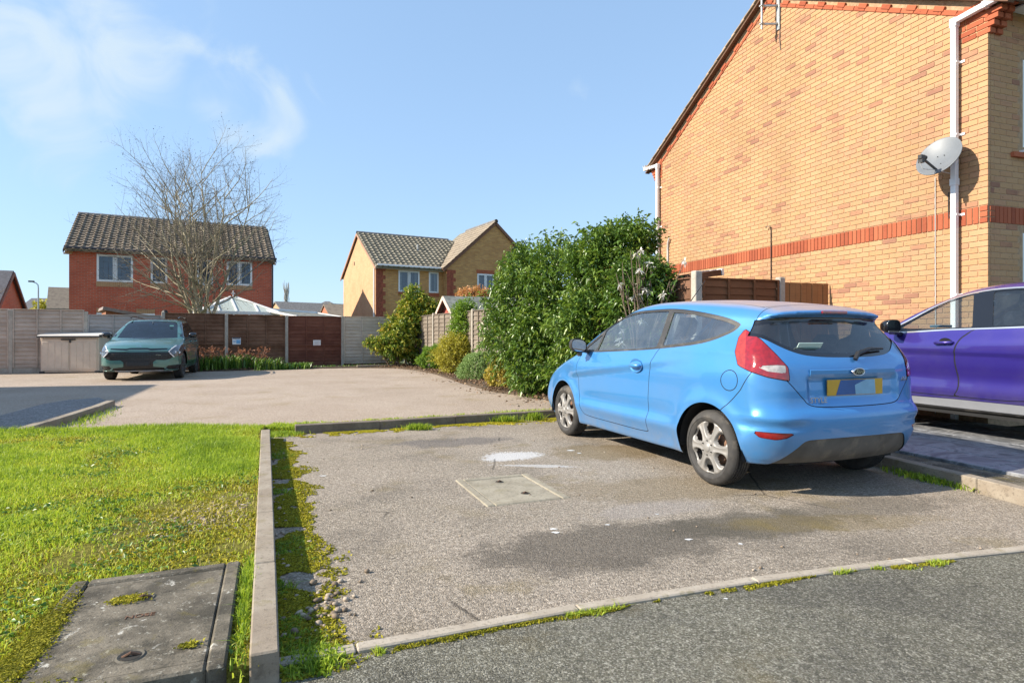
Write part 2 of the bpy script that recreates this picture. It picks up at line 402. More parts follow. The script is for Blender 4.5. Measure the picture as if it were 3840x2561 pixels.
court = sheet("parking_court", [(-30, -2), (3.35, -2), (3.35, 9.2), (2.85, 9.0), (-4.2, 23.9), (-16.5, 17.8), (-30, 11)], 0.0, M_court, label="faded pinkish asphalt court in front of the back fence")
bay = sheet("parking_bay", [(-0.76, 2.1), (-0.044, 2.397), (0.786, 2.677), (1.542, 2.931), (2.731, 3.20), (3.55, 3.42), (3.47, 4.2), (3.28, 5.13), (2.9, 6.3), (2.25, 9.2), (0.9, 8.72), (0.27, 8.28), (-0.72, 7.84), (-1.65, 7.4), (-2.56, 7.03), (-2.62, 6.75)], 0.004, M_bay, label="worn asphalt parking bay with white spill and stains")
road = sheet("road", [(9, -14)] + EDG[::-1] + [(-9, -14)], 0.008, M_road, label="coarse dark grey road surface at the front")
lawn = sheet("lawn", [(-2.80, 6.70), (-2.97, 7.22), (-4.0, 7.14), (-4.8, 7.02), (-5.8, 6.72), (-9.4, 5.9), (-9.4, -1.3), (-3.2, 1.2), (-0.865, 1.99)], 0.075, M_lawn, thick=0.12, label="mossy grass verge left of the parking bay")
strip = sheet("path", [G(0, 985), G(0, 962), G(100, 934), G(160, 924), G(228, 919), (-6.55, 9.85), (-5.62, 6.7), (-5.75, 6.4), (-8.2, 6.2)], 0.05, M_path, thick=0.09, label="pale grey path strip behind the short kerb")

# kerbs: a run of stones, each one a part
def stone_mesh(L, w, h, ch=0.006):
    V, F = cbox_geo(L, w, h, ch); me = bpy.data.meshes.new("kerb_stone"); me.from_pydata(V, [], F); me.update()
    return me
def kerb_run(name, path, w, h, z0, mat, label, stone=0.9, group=None, part='kerb_stone', gap=0.004, jit=0.0):
    """path = inner edge line (left side of travel), stones to the left of it"""
    root = empty(name, (path[0][0], path[0][1], 0), 0, None, label, None, group, 'structure'); rp = root.location
    pts = [Vector((*q, 0)) for q in path]; cum = [0.0]
    for a, b in zip(pts[:-1], pts[1:]): cum.append(cum[-1] + (b - a).length)
    def at(s_):
        for k in range(len(pts) - 1):
            if s_ <= cum[k + 1] + 1e-6: return pts[k].lerp(pts[k + 1], (s_ - cum[k]) / (cum[k + 1] - cum[k]))
        return pts[-1]
    n = max(1, round(cum[-1] / stone)); meshes = {}
    for i in range(n):
        a, b = at(cum[-1] * i / n), at(cum[-1] * (i + 1) / n); d = b - a; L = d.length; d.normalize(); nrm = Vector((-d.y, d.x, 0)); key = round(L, 2)
        if key not in meshes: meshes[key] = stone_mesh(L - gap, w, h); meshes[key].materials.append(mat); fix_normals(meshes[key])
        o = bpy.data.objects.new(part, meshes[key]); COL.objects.link(o); o.parent = root
        c = (a + b) / 2 + nrm * (w / 2); c.z = z0 + h / 2 + random.uniform(-jit, jit)
        o.location = c - rp; o.rotation_euler = (0, 0, math.atan2(d.y, d.x) + random.uniform(-1, 1) * jit * 0.6)
    return root
kerb_run("kerb", [(-0.775, 2.0), (-2.71, 6.72)], 0.092, 0.20, -0.08, M_kerb, "long concrete kerb between the lawn and the parking bay", 0.92, jit=0.003)
kerb_run("kerb", [(-2.55, 7.05), (-1.65, 7.405), (-0.716, 7.86), (0.268, 8.285), (1.05, 8.72), (1.9, 9.2)], 0.12, 0.19, -0.08, M_kerbd, "mossy kerb across the back of the parking bay", 0.95, jit=0.003)
kerb_run("kerb", [(-5.50, 6.62), (-6.0, 8.3), (-6.42, 9.65), (-6.55, 9.9)], 0.12, 0.19, -0.09, M_kerb, "short sunlit kerb beside the grey path strip", 0.9, jit=0.003)
kerb_run("edging", [(-9.0, -1.22), (-3.2, 1.12), (-0.80, 2.085), (-0.044, 2.397), (0.786, 2.677), (1.542, 2.931), (2.731, 3.20), (4.6, 3.72), (9, 5.1)], 0.058, 0.14, -0.118, M_edge, "flush pale edging stones between the bay and the road", 0.92, part='edging_stone', jit=0.002)
kerb_run("kerb", [(3.62, 3.62), (3.49, 4.2), (3.29, 5.13), (2.9, 6.35), (2.05, 9.3)][::-1], 0.1, 0.19, -0.08, M_kerb, "low kerb edging the raised slab path by the purple car", 0.9, jit=0.002)
kerb_run("edging", [G(820, 845), G(905, 843)], 0.1, 0.12, -0.02, M_kerb, "thin concrete edging along the back flower bed", 0.9, part='edging_stone')

# raised slab path between the cars
def slab_mat():
    t = NT("marbled_paving"); p = t.pos()
    w = t.noise(p, 2.4, 8, 0.62, 2.2); c = t.ramp(w, [(0.34, (0.09, 0.095, 0.10)), (0.47, (0.17, 0.175, 0.185)), (0.53, (0.28, 0.285, 0.295)), (0.6, (0.16, 0.165, 0.175)), (0.75, (0.12, 0.125, 0.135))])
    t.base(c); t.set(Roughness=0.45, Normal=t.bump(t.noise(p, 40, 5, 0.6), 0.15, 0.003))
    return t.m
M_paving = slab_mat()
drive = tag(sheet("driveway", [(3.66, 3.62), (3.60, 4.2), (3.39, 5.13), (3.0, 6.4), (2.1, 9.5), (4.9, 10.4), (6.7, 5.2), (7.0, 4.5)], 0.07, M_slab, thick=0.12), "grey slab drive beside the gable house", None, None, 'structure')
sm = stone_mesh(0.592, 0.442, 0.04, 0.006); sm.materials.append(M_paving)
o0 = Vector((3.75, 3.60, 0))
def inside_drive(q):
    poly = [(3.66, 3.66), (3.60, 4.2), (3.39, 5.13), (3.0, 6.4), (2.2, 9.3), (4.7, 10.1), (6.55, 5.3), (6.9, 4.55)]
    c = False; n = len(poly)
    for i in range(n):
        (x1, y1), (x2, y2) = poly[i], poly[(i + 1) % n]
        if (y1 > q[1]) != (y2 > q[1]) and q[0] < (x2 - x1) * (q[1] - y1) / (y2 - y1) + x1: c = not c
    return c
U1 = Vector((0.951, 0.309, 0)); U2 = Vector((-0.309, 0.951, 0))
for i in range(-3, 12):
    for j in range(-2, 16):
        c = o0 + U2 * (0.6 * j) + U1 * (0.45 * i + 0.26) + (U2 * 0.3 if i % 2 else Vector())
        if all(inside_drive(c + U2 * a + U1 * b) for a in (-0.28, 0.28) for b in (-0.2, 0.2)):
            o = bpy.data.objects.new("paving_slab", sm); COL.objects.link(o); o.parent = drive
            o.location = (c.x, c.y, 0.078 + random.uniform(-0.0015, 0.0015)); o.rotation_euler = (0, 0, math.atan2(U2.y, U2.x))

# planting beds (soil)
bedR = sheet("planting_bed", [(-4.3, 21.4), (-3.3, 20.2), (-2.33, 18.1), (-1.2, 14.5), (-0.35, 12.3), (0.55, 11.15), (0.8, 10.2), (1.9, 9.45), (2.75, 9.2), (2.6, 10.0), (-4.3, 23.6)], 0.05, M_earth, thick=0.1, label="soil bed along the side fence")
bedB = sheet("planting_bed", [G(440, 853), G(520, 852), G(600, 849), G(690, 846.5), G(800, 845), G(905, 845), (-4.3, 23.6), (-10.9, 20.4)], 0.04, M_earth, thick=0.09, label="soil bed at the foot of the back fence")

# inspection covers
def chamber(name, c, rz, L, Wd, z, mat, label, rim=0.075, holes=(), rim_h=0.0, loosen=0.004, hole_r=0.03):
    root = empty(name, (c[0], c[1], 0), rz, None, label, "inspection cover")
    fr = MB(); h = z + 0.08
    for s in (-1, 1):
        fr.box((s * (L - rim) / 2, 0, h / 2 - 0.08), (rim, Wd, h), ch=0.008)
        fr.box((0, s * (Wd - rim) / 2, h / 2 - 0.08), (L - 2 * rim - 0.002, rim, h), ch=0.008)
    fr.build("frame", mat, root)
    lid = MB().box((0, 0, h / 2 - 0.08 - 0.006), (L - 2 * rim - 2 * loosen, Wd - 2 * rim - 2 * loosen, h), ch=0.006).build("lid", mat, root)
    for (hx, hy) in holes:
        k = MB().lathe([(hole_r * 1.0, 0.0), (hole_r * 1.25, 0.004), (hole_r * 1.45, 0.0)], 20); k.build("handle_ring", M_hole2, lid, loc=(hx, hy, z - 0.0055))
        MB().lathe([(0.0, 0.0), (hole_r, 0.0005)], 16).build("keyhole", M_hole, lid, loc=(hx, hy, z - 0.0045), recalc=False)
        MB().tube([(-hole_r * 0.8, 0, 0.0), (0, 0, 0.012), (hole_r * 0.8, 0, 0.0)], 0.005, 6).build("lifting_bar", M_rust, lid, loc=(hx, hy, z - 0.006))
    return root
M_rust = plain("rusty_iron", (0.14, 0.075, 0.045), 0.8, 0.3, var=0.4, scale=30)
M_hole2 = plain("grey_iron", (0.09, 0.08, 0.06), 0.7, 0.2, var=0.3, scale=20)
chamber("inspection_cover", (-0.02, 4.55), math.atan2(0.225, 0.581), 0.63, 0.80, 0.012, M_cover, "pale square manhole cover set in the asphalt bay", 0.062, [(0.0, 0.22), (0.06, -0.17)], hole_r=0.024)
big = chamber("inspection_cover", (-1.414, 2.274), math.atan2(0.37, 0.925), 0.66, 0.97, 0.10, M_slab, "large weathered concrete chamber slab sunk in the grass", 0.06, [(-0.02, 0.20), (0.03, -0.30)], hole_r=0.032)
lid = [o for o in big.children if o.name.startswith('lid')][0]
cu = bpy.data.curves.new("cast_letters", 'FONT'); cu.body = "NOSE"; cu.size = 0.04; cu.extrude = 0.001; cu.align_x = 'CENTER'
cu.materials.append(M_rust); font_mesh("cast_letters", cu, lid, (0.0, 0.01, 0.0955), (0, 0, 0))
# ------------------------------------------------------------------ the gable house on the right
M_white = plain("white_upvc", (0.78, 0.78, 0.78), 0.35, var=0.03, spec=0.5)
M_mortar = plain("pale_mortar", (0.385, 0.255, 0.15), 0.92, var=0.2, scale=20, bump=0.4, bscale=200)
M_glassh = glass("window_glass", (0.62, 0.66, 0.70), 0.9, 0.0, 1.7)
def brick_mat(name, cols, dark, wet=0.0, tone_scale=1.0):
    """cols: ramp of per-brick colours by position; dark: smudge colour.  bricks sit on a 0.225 x 0.075 lattice of their own object"""
    t = NT(name); p = t.pos()
    g = t.n('ShaderNodeObjectInfo').outputs['Random']
    tone = t.attr('tone'); otone = t.attr('tone', 'OBJECT')
    tt = t.math('ADD', tone, otone)
    c = t.ramp(tt, cols)
    # horizontal dragged-wire smudges inside a brick
    q = t.n('ShaderNodeMapping', {'Vector': p, 'Scale': (5, 5, 26)}).outputs[0]
    s1 = t.noise(q, 1.0, 5, 0.6, 0.6)
    big = t.noise(p, 0.9, 3, 0.5)
    thr = t.math('ADD', s1, t.math('MULTIPLY', t.math('SUBTRACT', tt, 0.5), 0.45))
    thr = t.math('ADD', thr, t.math('MULTIPLY', t.math('SUBTRACT', big, 0.5), 0.35))
    c = t.mix(t.math('MULTIPLY', t.mrange(thr, 0.54, 0.80), 0.62), c, dark)
    wz = t.noise(t.n('ShaderNodeMapping', {'Vector': p, 'Scale': (0.8, 0.8, 0.35)}).outputs[0], 1.0, 5, 0.6); c = t.mix(1.0, c, t.ramp(wz, [(0.3, 0.84), (0.5, 1.0), (0.7, 1.07)]), 'MULTIPLY')
    n2 = t.noise(p, 45, 5, 0.7); c = t.mix(t.math('MULTIPLY', t.mrange(n2, 0.5, 0.72), 0.22), c, tuple(x * 0.6 for x in dark))
    pit = t.noise(t.n('ShaderNodeMapping', {'Vector': p, 'Scale': (16, 16, 60)}).outputs[0], 1.0, 2, 0.5); c = t.mix(t.math('MULTIPLY', t.mrange(pit, 0.70, 0.76), 0.75), c, (0.05, 0.03, 0.02))
    t.base(c); t.set(Roughness=0.88, Specular_IOR_Level=0.2, Normal=t.bump(t.math('ADD', n2, t.noise(p, 140, 3, 0.6)), 0.35, 0.004))
    return t.m
M_brick = brick_mat("buff_brick", [(0.0, (0.48, 0.295, 0.158)), (0.3, (0.45, 0.265, 0.132)), (0.6, (0.465, 0.265, 0.15)), (0.82, (0.40, 0.205, 0.12)), (1.0, (0.33, 0.168, 0.108))], (0.27, 0.14, 0.095))
M_red = brick_mat("red_brick", [(0.0, (0.42, 0.13, 0.065)), (0.5, (0.375, 0.105, 0.052)), (1.0, (0.32, 0.088, 0.045))], (0.28, 0.075, 0.04))
M_tile_dk = plain("concrete_tile", (0.17, 0.135, 0.105), 0.9, var=0.3, scale=4, bump=0.4, dirt=((0.07, 0.06, 0.045), 2.5, 0.6))
M_tile_edge = plain("verge_tile_edge", (0.36, 0.27, 0.19), 0.9, var=0.25, scale=5)
M_soffit = plain("timber_undercloak", (0.13, 0.065, 0.035), 0.8)
HO = Vector((6.01, 7.58, 0)); HW = Vector((-0.324, 0.946, 0)); HL = 7.62
hz = math.atan2(HW.y, HW.x)
house = empty("brick_house", HO, hz, None, "tall buff brick gable house with red brick bands on the right", "house")
def wl(x, y, z): # local -> world
    return HO + HW * x + Vector((-HW.y, HW.x, 0)) * y + Vector((0, 0, z))
EZ, AX, SL = 5.42, HL / 2, 0.555       # wall edge height at eaves under the band, apex position, slope
def rake(x): return EZ + SL * (AX - abs(x - AX))
# backing shell: gable, front, rear, and a simple body behind
mb = MB(); D = 9.0
gp = [(0, 0), (HL, 0), (HL, EZ), (AX, rake(AX)), (0, EZ)]
V = [(x, -0.004, z) for x, z in gp] + [(x, -D, z) for x, z in gp]; n = 5
mb.add(V, [tuple(range(n)), tuple(range(2 * n - 1, n - 1, -1))] + [(i, n + i, n + (i + 1) % n, (i + 1) % n) for i in range(n)])
wall = mb.build("wall", M_mortar, house)
CH = 0.075; Z0 = 2.593 - 34 * CH    # course lattice, band between 2.593 and 2.818
bl, bh, bt = 0.215, 0.065, 0.05
bV, bF = cbox_geo(bl, bt, bh, 0.004)
bme = bpy.data.meshes.new("brick"); bme.from_pydata(bV, [], bF); bme.materials.append(M_brick); fix_normals(bme)
soV, soF = cbox_geo(0.065, bt, 0.215, 0.004)
PROUD = 0.005
bricks = []   # (x,y,z,rz,scale_x,tone)
rng = np.random.RandomState(3)
from mathutils import noise as mnoise
def btone(x, z, s=0.0):
    cl = mnoise.noise(Vector((x * 0.9 + s, z * 1.6, 3.1))) * 0.5 + 0.5
    v = rng.rand() * 0.62 + (cl - 0.5) * 0.55
    if rng.rand() < 0.10 + max(0, cl - 0.5) * 0.5: v += 0.35
    return float(min(1, max(0, v)))
def band_z(z): return 2.593 - 0.01 < z < 2.818
nrow = int((rake(AX) - Z0) / CH)
for r in range(nrow):
    z = Z0 + CH * r + CH / 2
    if z < 0.1 or band_z(z): continue
    off = 0.1125 if r % 2 else 0.0
    # gable, stretcher bond; header at the corner on alternate rows
    xs = -off
    while xs < HL:
        a, b = xs, xs + 0.225
        a2, b2 = max(a, 0.0), min(b, HL)
        lim = rake((a2 + b2) / 2) - 0.20 - 0.03
        if a2 == 0.0: a2 = -0.010
        if b2 - a2 > 0.05 and z + CH / 2 < min(rake(max(a2, 0)), rake(b2)) - 0.10:
            bricks.append(((a2 + b2) / 2, PROUD - bt / 2 , z, 0.0, (b2 - a2 - 0.01) / bl, btone(a2, z)))
        xs += 0.225
    # front return (faces the road), to the window reveal
    for k in range(0, 5):
        a = -off + 0.225 * k; b = a + 0.225; a2, b2 = max(a, 0.046), min(b, 0.60 if 1.0 < z < 2.6 or 3.5 < z < 4.85 else 0.9)
        if b2 - a2 > 0.04 and z < EZ - 0.1:
            bricks.append((-PROUD + bt / 2, -(a2 + b2) / 2, z, math.pi / 2, (b2 - a2 - 0.01) / bl, btone(a2 + 20, z, 9.0)))
def area_px(b):
    w = wl(b[0], b[1], b[2]); v = w - Vector((0, 0, CAM_H)); d = v.length
    nrm = Vector((-HW.y, HW.x, 0)) if abs(b[3]) < 0.1 else -HW
    inside = abs(w.x / w.y) < 0.855 and (w.z - CAM_H) / w.y < 0.56
    return (b[4] * abs(nrm.dot(v)) / d ** 3) if inside else -1
def put_bricks(lst, parent, name, me, mat, cap=300, geo=(bV, bF)):
    lst = sorted(lst, key=area_px, reverse=True)
    for b in lst[:cap]:
        o = bpy.data.objects.new(name, me); COL.objects.link(o); o.parent = parent
        o.location = b[:3]; o.rotation_euler = (0, 0, b[3]); o.scale = (b[4], 1, 1); o['tone'] = b[5]
    rest = lst[cap:]
    if rest:
        v0 = np.array(geo[0]); nv = len(v0); VV = np.zeros((len(rest) * nv, 3)); FF = []; TT = np.zeros(len(rest) * nv)
        for i, b in enumerate(rest):
            v = v0 * np.array([b[4], 1, 1]); c, s = math.cos(b[3]), math.sin(b[3])
            VV[i * nv:(i + 1) * nv, 0] = v[:, 0] * c - v[:, 1] * s + b[0]; VV[i * nv:(i + 1) * nv, 1] = v[:, 0] * s + v[:, 1] * c + b[1]; VV[i * nv:(i + 1) * nv, 2] = v[:, 2] + b[2]
            TT[i * nv:(i + 1) * nv] = b[5]
            FF += [tuple(j + i * nv for j in f) for f in geo[1]]
        o = np_mesh(name, VV, FF, mat, parent, attrs={'tone': TT}); fix_normals(o.data); o['kind'] = 'stuff'
put_bricks(bricks, house, "brick", bme, M_brick)
# soldier band: gable, corner returns, front
sme = bpy.data.meshes.new("band_brick"); sme.from_pydata(soV, [], soF); sme.materials.append(M_red); fix_normals(sme)
bred = bpy.data.meshes.new("red_brick"); bred.from_pydata(bV, [], bF); bred.materials.append(M_red); fix_normals(bred)
def put(name, me, parent, loc, rz=0.0, sc=(1, 1, 1), tone=None, rot=None):
    o = bpy.data.objects.new(name, me); COL.objects.link(o); o.parent = parent; o.location = loc
    o.rotation_euler = rot if rot is not None else (0, 0, rz); o.scale = sc; o['tone'] = random.random() if tone is None else tone
    return o
bz = (2.593 + 2.818) / 2
x = 0.105 + 0.0375
while x < HL: put("band_brick", sme, house, (x, PROUD + 0.004 - bt / 2, bz)); x += 0.075
for k in range(3):
    put("red_brick", bred, house, (0.0475 , PROUD + 0.004 - bt / 2, 2.593 + 0.0375 + 0.075 * k), 0, (0.095 / bl, 1, 1))
    put("red_brick", bred, house, (-PROUD - 0.004 + bt / 2, -0.0825, 2.593 + 0.0375 + 0.075 * k), math.pi / 2, (0.095 / bl, 1, 1))
for k in range(9): put("band_brick", sme, house, (-PROUD - 0.004 + bt / 2, -0.17 - 0.075 * k, bz), math.pi / 2)
# red verge courses along both rakes (lower row plain, upper row with open slots), tiles over
ra = math.atan(SL); ca, sa = math.cos(ra), math.sin(ra)
for side in (0, 1):
    L = (AX + 0.05) / ca; n = int(L / 0.225)
    for row in range(2):
        for i in range(n):
            s = 0.225 * (i + 0.5) + (0.11 if row else 0) - 0.05
            d = 0.045 + row * 0.075
            xx = s * ca + 0.0 + d * sa; zz = EZ - 0.235 + s * sa + d * ca
            if row == 1 and i % 2 == 1: continue
            if s * ca > AX - 0.06: continue
            X = xx if side == 0 else HL - xx
            put("verge_brick", bred, house, (X, PROUD + 0.012 + row * 0.012 - bt / 2, zz), 0, ((0.215 if row == 0 else 0.16) / bl, 1.1, 1), rot=(0, -ra if side == 0 else ra, 0))
mb = MB()
for side in (0, 1):
    f = (lambda x: x) if side == 0 else (lambda x: HL - x)
    a = Vector((f(-0.30), 0.055, EZ - 0.30 * SL - 0.03)); b = Vector((f(AX), 0.055, rake(AX) - 0.03))
    mb.bar(a, b, 0.11, 0.03)
mb.build("undercloak", M_soffit, house)
mb = MB()
for side in (0, 1):
    f = (lambda x: x) if side == 0 else (lambda x: HL - x)
    a = Vector((f(-0.32), -D / 2 + 0.03, EZ - 0.32 * SL + 0.03)); b = Vector((f(AX), -D / 2 + 0.03, rake(AX) + 0.03))
    mb.bar(a, b, D, 0.05)
roof = mb.build("roof", M_tile_dk, house)
vt = MB().box((0, 0, 0), (0.40, 0.30, 0.028), ch=0.006).build("verge_tile", M_tile_edge, house); vt.hide_render = False
first = True
for side in (0, 1):
    for i in range(15):
        s = -0.34 + 0.31 * i + 0.16
        X = s * ca; Z = EZ + X * SL + 0.085
        if X > AX + 0.05: continue
        t = vt if first else dup(vt); first = False
        t.parent = house; t.location = (X if side == 0 else HL - X, -0.04, Z); tilt = ra - 0.06
        t.rotation_euler = (0, -tilt if side == 0 else tilt, 0)
# corbels at both eaves: five red courses stepping out
for side in (0, 1):
    for r in range(6):
        z = 4.975 + CH * (r + 0.5); out = 0.045 * (r + 1)
        if side == 0: a, b = -out, 0.42 - (0.0 if r % 2 else 0.11)
        else: a, b = -out, 0.30
        xx = a; k = 0
        while xx < b - 0.02:
            w = min(0.225 if k or r % 2 else 0.17, b - xx)
            c = xx + w / 2; X = c if side == 0 else HL - c
            if z < rake(X) - 0.05: put("corbel_brick", bred, house, (X, PROUD + 0.010 - 0.105 / 2, z), 0, ((w - 0.01) / bl, 2.1, 1))
            xx += w; k += 1
        if side == 0:
            put("corbel_brick", bred, house, (-out + 0.05, -0.17 + 0.0, z), math.pi / 2, (0.10 / bl, 2.0, 1))
            put("corbel_brick", bred, house, (0.02, -0.34, z), math.pi / 2, (0.215 / bl, 1.5, 1)) if r > 2 else None
# soffit board of the front eaves, gutters with branch pipes, downpipes
mb = MB(); mb.box((-0.16, -4.7, 5.33), (0.30, 8.6, 0.02)); mb.build("soffit", M_white, house)
mb = MB(); mb.box((-0.318, -4.5, 5.38), (0.022, 9.0, 0.18)); mb.build("fascia", M_white, house)
def gutter(x, sgn):
    mb = MB(); pr = [(0.056 * math.cos(a), 0.06 * math.sin(a)) for a in np.linspace(math.pi, 2 * math.pi, 9)] + [(0.05, 0.012), (0.05, 0.0)] + [(0.05 * math.cos(a), 0.052 * math.sin(a)) for a in np.linspace(2 * math.pi, math.pi, 9)]
    V = [(x + p[0], 0.10, 5.44 + p[1]) for p in pr] + [(x + p[0], -9.0, 5.44 + p[1]) for p in pr]; n = len(pr)
    mb.add(V, [(i, (i + 1) % n, n + (i + 1) % n, n + i) for i in range(n)] + [tuple(range(n - 1, -1, -1))])
    return mb.build("gutter", M_white, house)
gutter(-0.385, 1); gutter(HL + 0.385, -1)
def downpipe(x, xg, ztop):
    mb = MB(); w = 0.068
    mb.box((x, 0.075, ztop / 2 - 0.1), (w, w, ztop + 0.2), ch=0.006)
    g = mb.build("downpipe", M_white, house)
    mb = MB(); mb.box((x, 0.075, ztop + 0.03), (w + 0.02, w + 0.02, 0.12), ch=0.008)
    mb.bar((x, 0.075, ztop + 0.05), (xg, 0.075, ztop + 0.10), w, w, 0.006); mb.box((x * .5 + xg * .5, 0.075, ztop + 0.075), (0.05, w + .016, w + .016), ch=0.004)
    mb.build("branch_pipe", M_white, house)
    for z in (0.6, 1.7, 2.75, 3.8, 4.75):
        if z < ztop: MB().box((x, 0.05, z), (w + 0.016, 0.10, 0.03), ch=0.004).box((x - 0.06, 0.012, z), (0.06, 0.012, 0.03)).box((x + 0.06, 0.012, z), (0.06, 0.012, 0.03)).build("pipe_clip", M_white, house)
    MB().box((x, 0.075, 3.18), (w + 0.012, w + 0.012, 0.09), ch=0.004).build("pipe_socket", M_white, house)
downpipe(0.36, -0.40, 5.24); downpipe(7.42, HL + 0.40, 5.24)
# front windows at the right edge
def upvc_window(parent, M, w, h, panes=2, name="window", bar=None, sill=True, depth=0.07, curtain=None):
    """local: x along, y out, z up, lower left corner at origin"""
    f = MB(); b = 0.055
    for (c, s) in (((w / 2, 0, b / 2), (w, depth, b)), ((w / 2, 0, h - b / 2), (w, depth, b)), ((b / 2, 0, h / 2), (b, depth, h - 2 * b)), ((w - b / 2, 0, h / 2), (b, depth, h - 2 * b))): f.box(c, s, ch=0.006)
    for k in range(1, panes): f.box((w * k / panes, 0, h / 2), (b * 1.1, depth, h - 2 * b), ch=0.006)
    fr = f.build(name, M_white, parent); fr.matrix_local = M
    pw = w / panes
    for k in range(panes):
        g = MB().box((pw * (k + 0.5), -0.005, h / 2), (pw - 1.5 * b, 0.012, h - 1.9 * b)); g.build("pane", M_glassh, fr)
        sash = MB(); x0, x1 = pw * k + b * 0.9, pw * (k + 1) - b * 0.9; sz0, sz1 = b, h - b
        for (c, s) in ((((x0 + x1) / 2, 0.012, sz0 + 0.018), (x1 - x0, 0.06, 0.036)), (((x0 + x1) / 2, 0.012, sz1 - 0.018), (x1 - x0, 0.06, 0.036)), ((x0 + 0.018, 0.012, h / 2), (0.036, 0.058, sz1 - sz0)), ((x1 - 0.018, 0.012, h / 2), (0.036, 0.058, sz1 - sz0))): sash.box(c, s, ch=0.004)
        sash.build("sash", M_white, fr)
        if bar:
            q = MB()
            for i in range(1, bar[0]): q.box((x0 + (x1 - x0) * i / bar[0], 0.006, h / 2), (0.007, 0.006, sz1 - sz0))
            for i in range(1, bar[1]): q.box(((x0 + x1) / 2, 0.008, sz0 + (sz1 - sz0) * i / bar[1]), (x1 - x0, 0.006, 0.007))
            q.build("glazing_bar", M_lead, fr)
    if sill: MB().box((w / 2, 0.045, -0.012), (w + 0.06, 0.13, 0.03), ch=0.005).build("sill", M_white, fr)
    if curtain:
        for x in (0.13, w - 0.13):
            q = MB()
            for i in range(6): q.box((x - 0.1 + 0.04 * i, -0.10 - 0.015 * (i % 2), h / 2), (0.042, 0.015, h - 0.1))
            q.build("curtain", M_curtain, fr)
    return fr
M_lead = plain("leading", (0.06, 0.06, 0.065), 0.6)
M_curtain = plain("pale_curtain", (0.6, 0.6, 0.58), 0.9)
for z, h in ((3.55, 1.25), (1.05, 1.50)):
    Mx = Matrix(((0, -1, 0, 0.04), (-1, 0, 0, -0.61), (0, 0, 1, z), (0, 0, 0, 1)))   # x along -y, y out = -x
    upvc_window(house, Mx, 1.5, h, 2)
for z in (3.52, 1.02): put("sill_brick", bred, house, (-0.02, -1.2, z - 0.03), math.pi / 2, (1.56 / bl, 1.2, 1))
# conduits and cable on the gable
M_conduit = plain("grey_conduit", (0.50, 0.48, 0.45), 0.5); M_black = plain("black_plastic", (0.018, 0.018, 0.019), 0.45, var=0.2)
def xw(u, y=0.03):  # local x of the picture column u on the wall plane
    k = (u - 1175.5) / 1377.5; o = HO + Vector((-HW.y, HW.x, 0)) * y
    return (o.x - k * o.y) / (k * HW.y - HW.x)
def zw(u, v, y=0.03):
    w = wl(xw(u, y), y, 0); return CAM_H - (v - 770.2) * w.y / 1377.5
x = xw(1533); z1 = zw(1533, 548)
MB().tube([(x, 0.03, 0.2), (x, 0.03, z1 - 0.25), (x - 0.02, 0.04, z1 - 0.12), (x - 0.09, 0.05, z1)], 0.022, 8).build("conduit", M_conduit, house)
x = xw(1769); z1 = zw(1769, 520)
MB().tube([(x, 0.02, 0.2), (x, 0.02, z1 - 0.06), (x, 0.04, z1), (x + 0.08, 0.06, z1 + 0.01), (x + 0.09, 0.05, z1 - 0.02)], 0.009, 6).build("cable", M_black, house)
x = xw(2146); z1 = zw(2146, 408)
MB().tube([(x, 0.016, 0.1), (x, 0.016, 1.5), (x + 0.002, 0.016, 2.4), (x, 0.02, z1)], 0.006, 6).build("cable", M_conduit, house)
x = xw(2187) + 0.06; MB().tube([(x, 0.012, zw(2187, 500)), (x, 0.02, zw(2187, 470)), (x - .01, 0.03, zw(2187, 440))], 0.008, 6).build("cable", M_black, house)
for b_ in [(0.9, 3.2), (2.2, 4.6), (1.5, 5.2)]: pass

# satellite dish
M_dish = plain("grey_dish", (0.15, 0.165, 0.18), 0.5, 0.1, var=0.06)
dp = wl(0.396, 0.30, 3.50)
dish = empty("satellite_dish", dp, 0, None, "grey satellite dish on the gable wall beside the white downpipe", "satellite dish")
dax = Vector((-0.79, -0.40, 0.46)).normalized()
q = dax.to_track_quat('Z', 'Y'); Rm = q.to_matrix().to_4x4()
R0 = 0.262; prof = [(R0 * i / 10, 0.055 * (i / 10) ** 2 - 0.03) for i in range(11)]
mb = MB(); mb.lathe(prof + [(R0 + 0.008, 0.026), (R0 + 0.006, 0.012), (R0 - 0.01, 0.012)] + [(r, z - 0.012) for r, z in prof[8::-2]], 40, Rm @ Matrix.Scale(1.08, 4, (0, 1, 0)))
d_ = mb.build("reflector", M_dish, dish, smooth=True, recalc=True)
loc = lambda a, b, c: Rm @ Vector((a, b, c))
# arm from the lower rim
dn = Vector((0, 0, -1)); dl = (dn - dax * dn.dot(dax)).normalized()
arm0 = dl * 0.19 + dax * -0.01; arm1 = dl * 0.24 + dax * 0.34
MB().bar(arm0, arm1, 0.02, 0.03, 0.003).build("arm", M_black, dish)
lq = (-dax * 0.9 - dl * 0.5).normalized()
l_ = MB(); l_.bar(arm1 - lq * 0.03, arm1 + lq * 0.055, 0.055, 0.055, 0.006); l_.tube([arm1 + lq * 0.05, arm1 + lq * 0.09], [0.022, 0.03], 12); l_.bar(arm1 - lq * 0.02 + Vector((0, 0, -0.05)), arm1 + lq * 0.03 + Vector((0, 0, -0.05)), 0.06, 0.05, 0.005)
l_.build("receiver", M_black, dish)
for (a, b) in ((0.04, 0.03), (-0.04, 0.03), (0.03, -0.1)):
    p_ = loc(a, b, -0.022); MB().tube([p_, p_ + dax * 0.006], 0.006, 8).build("bolt", M_black, dish)
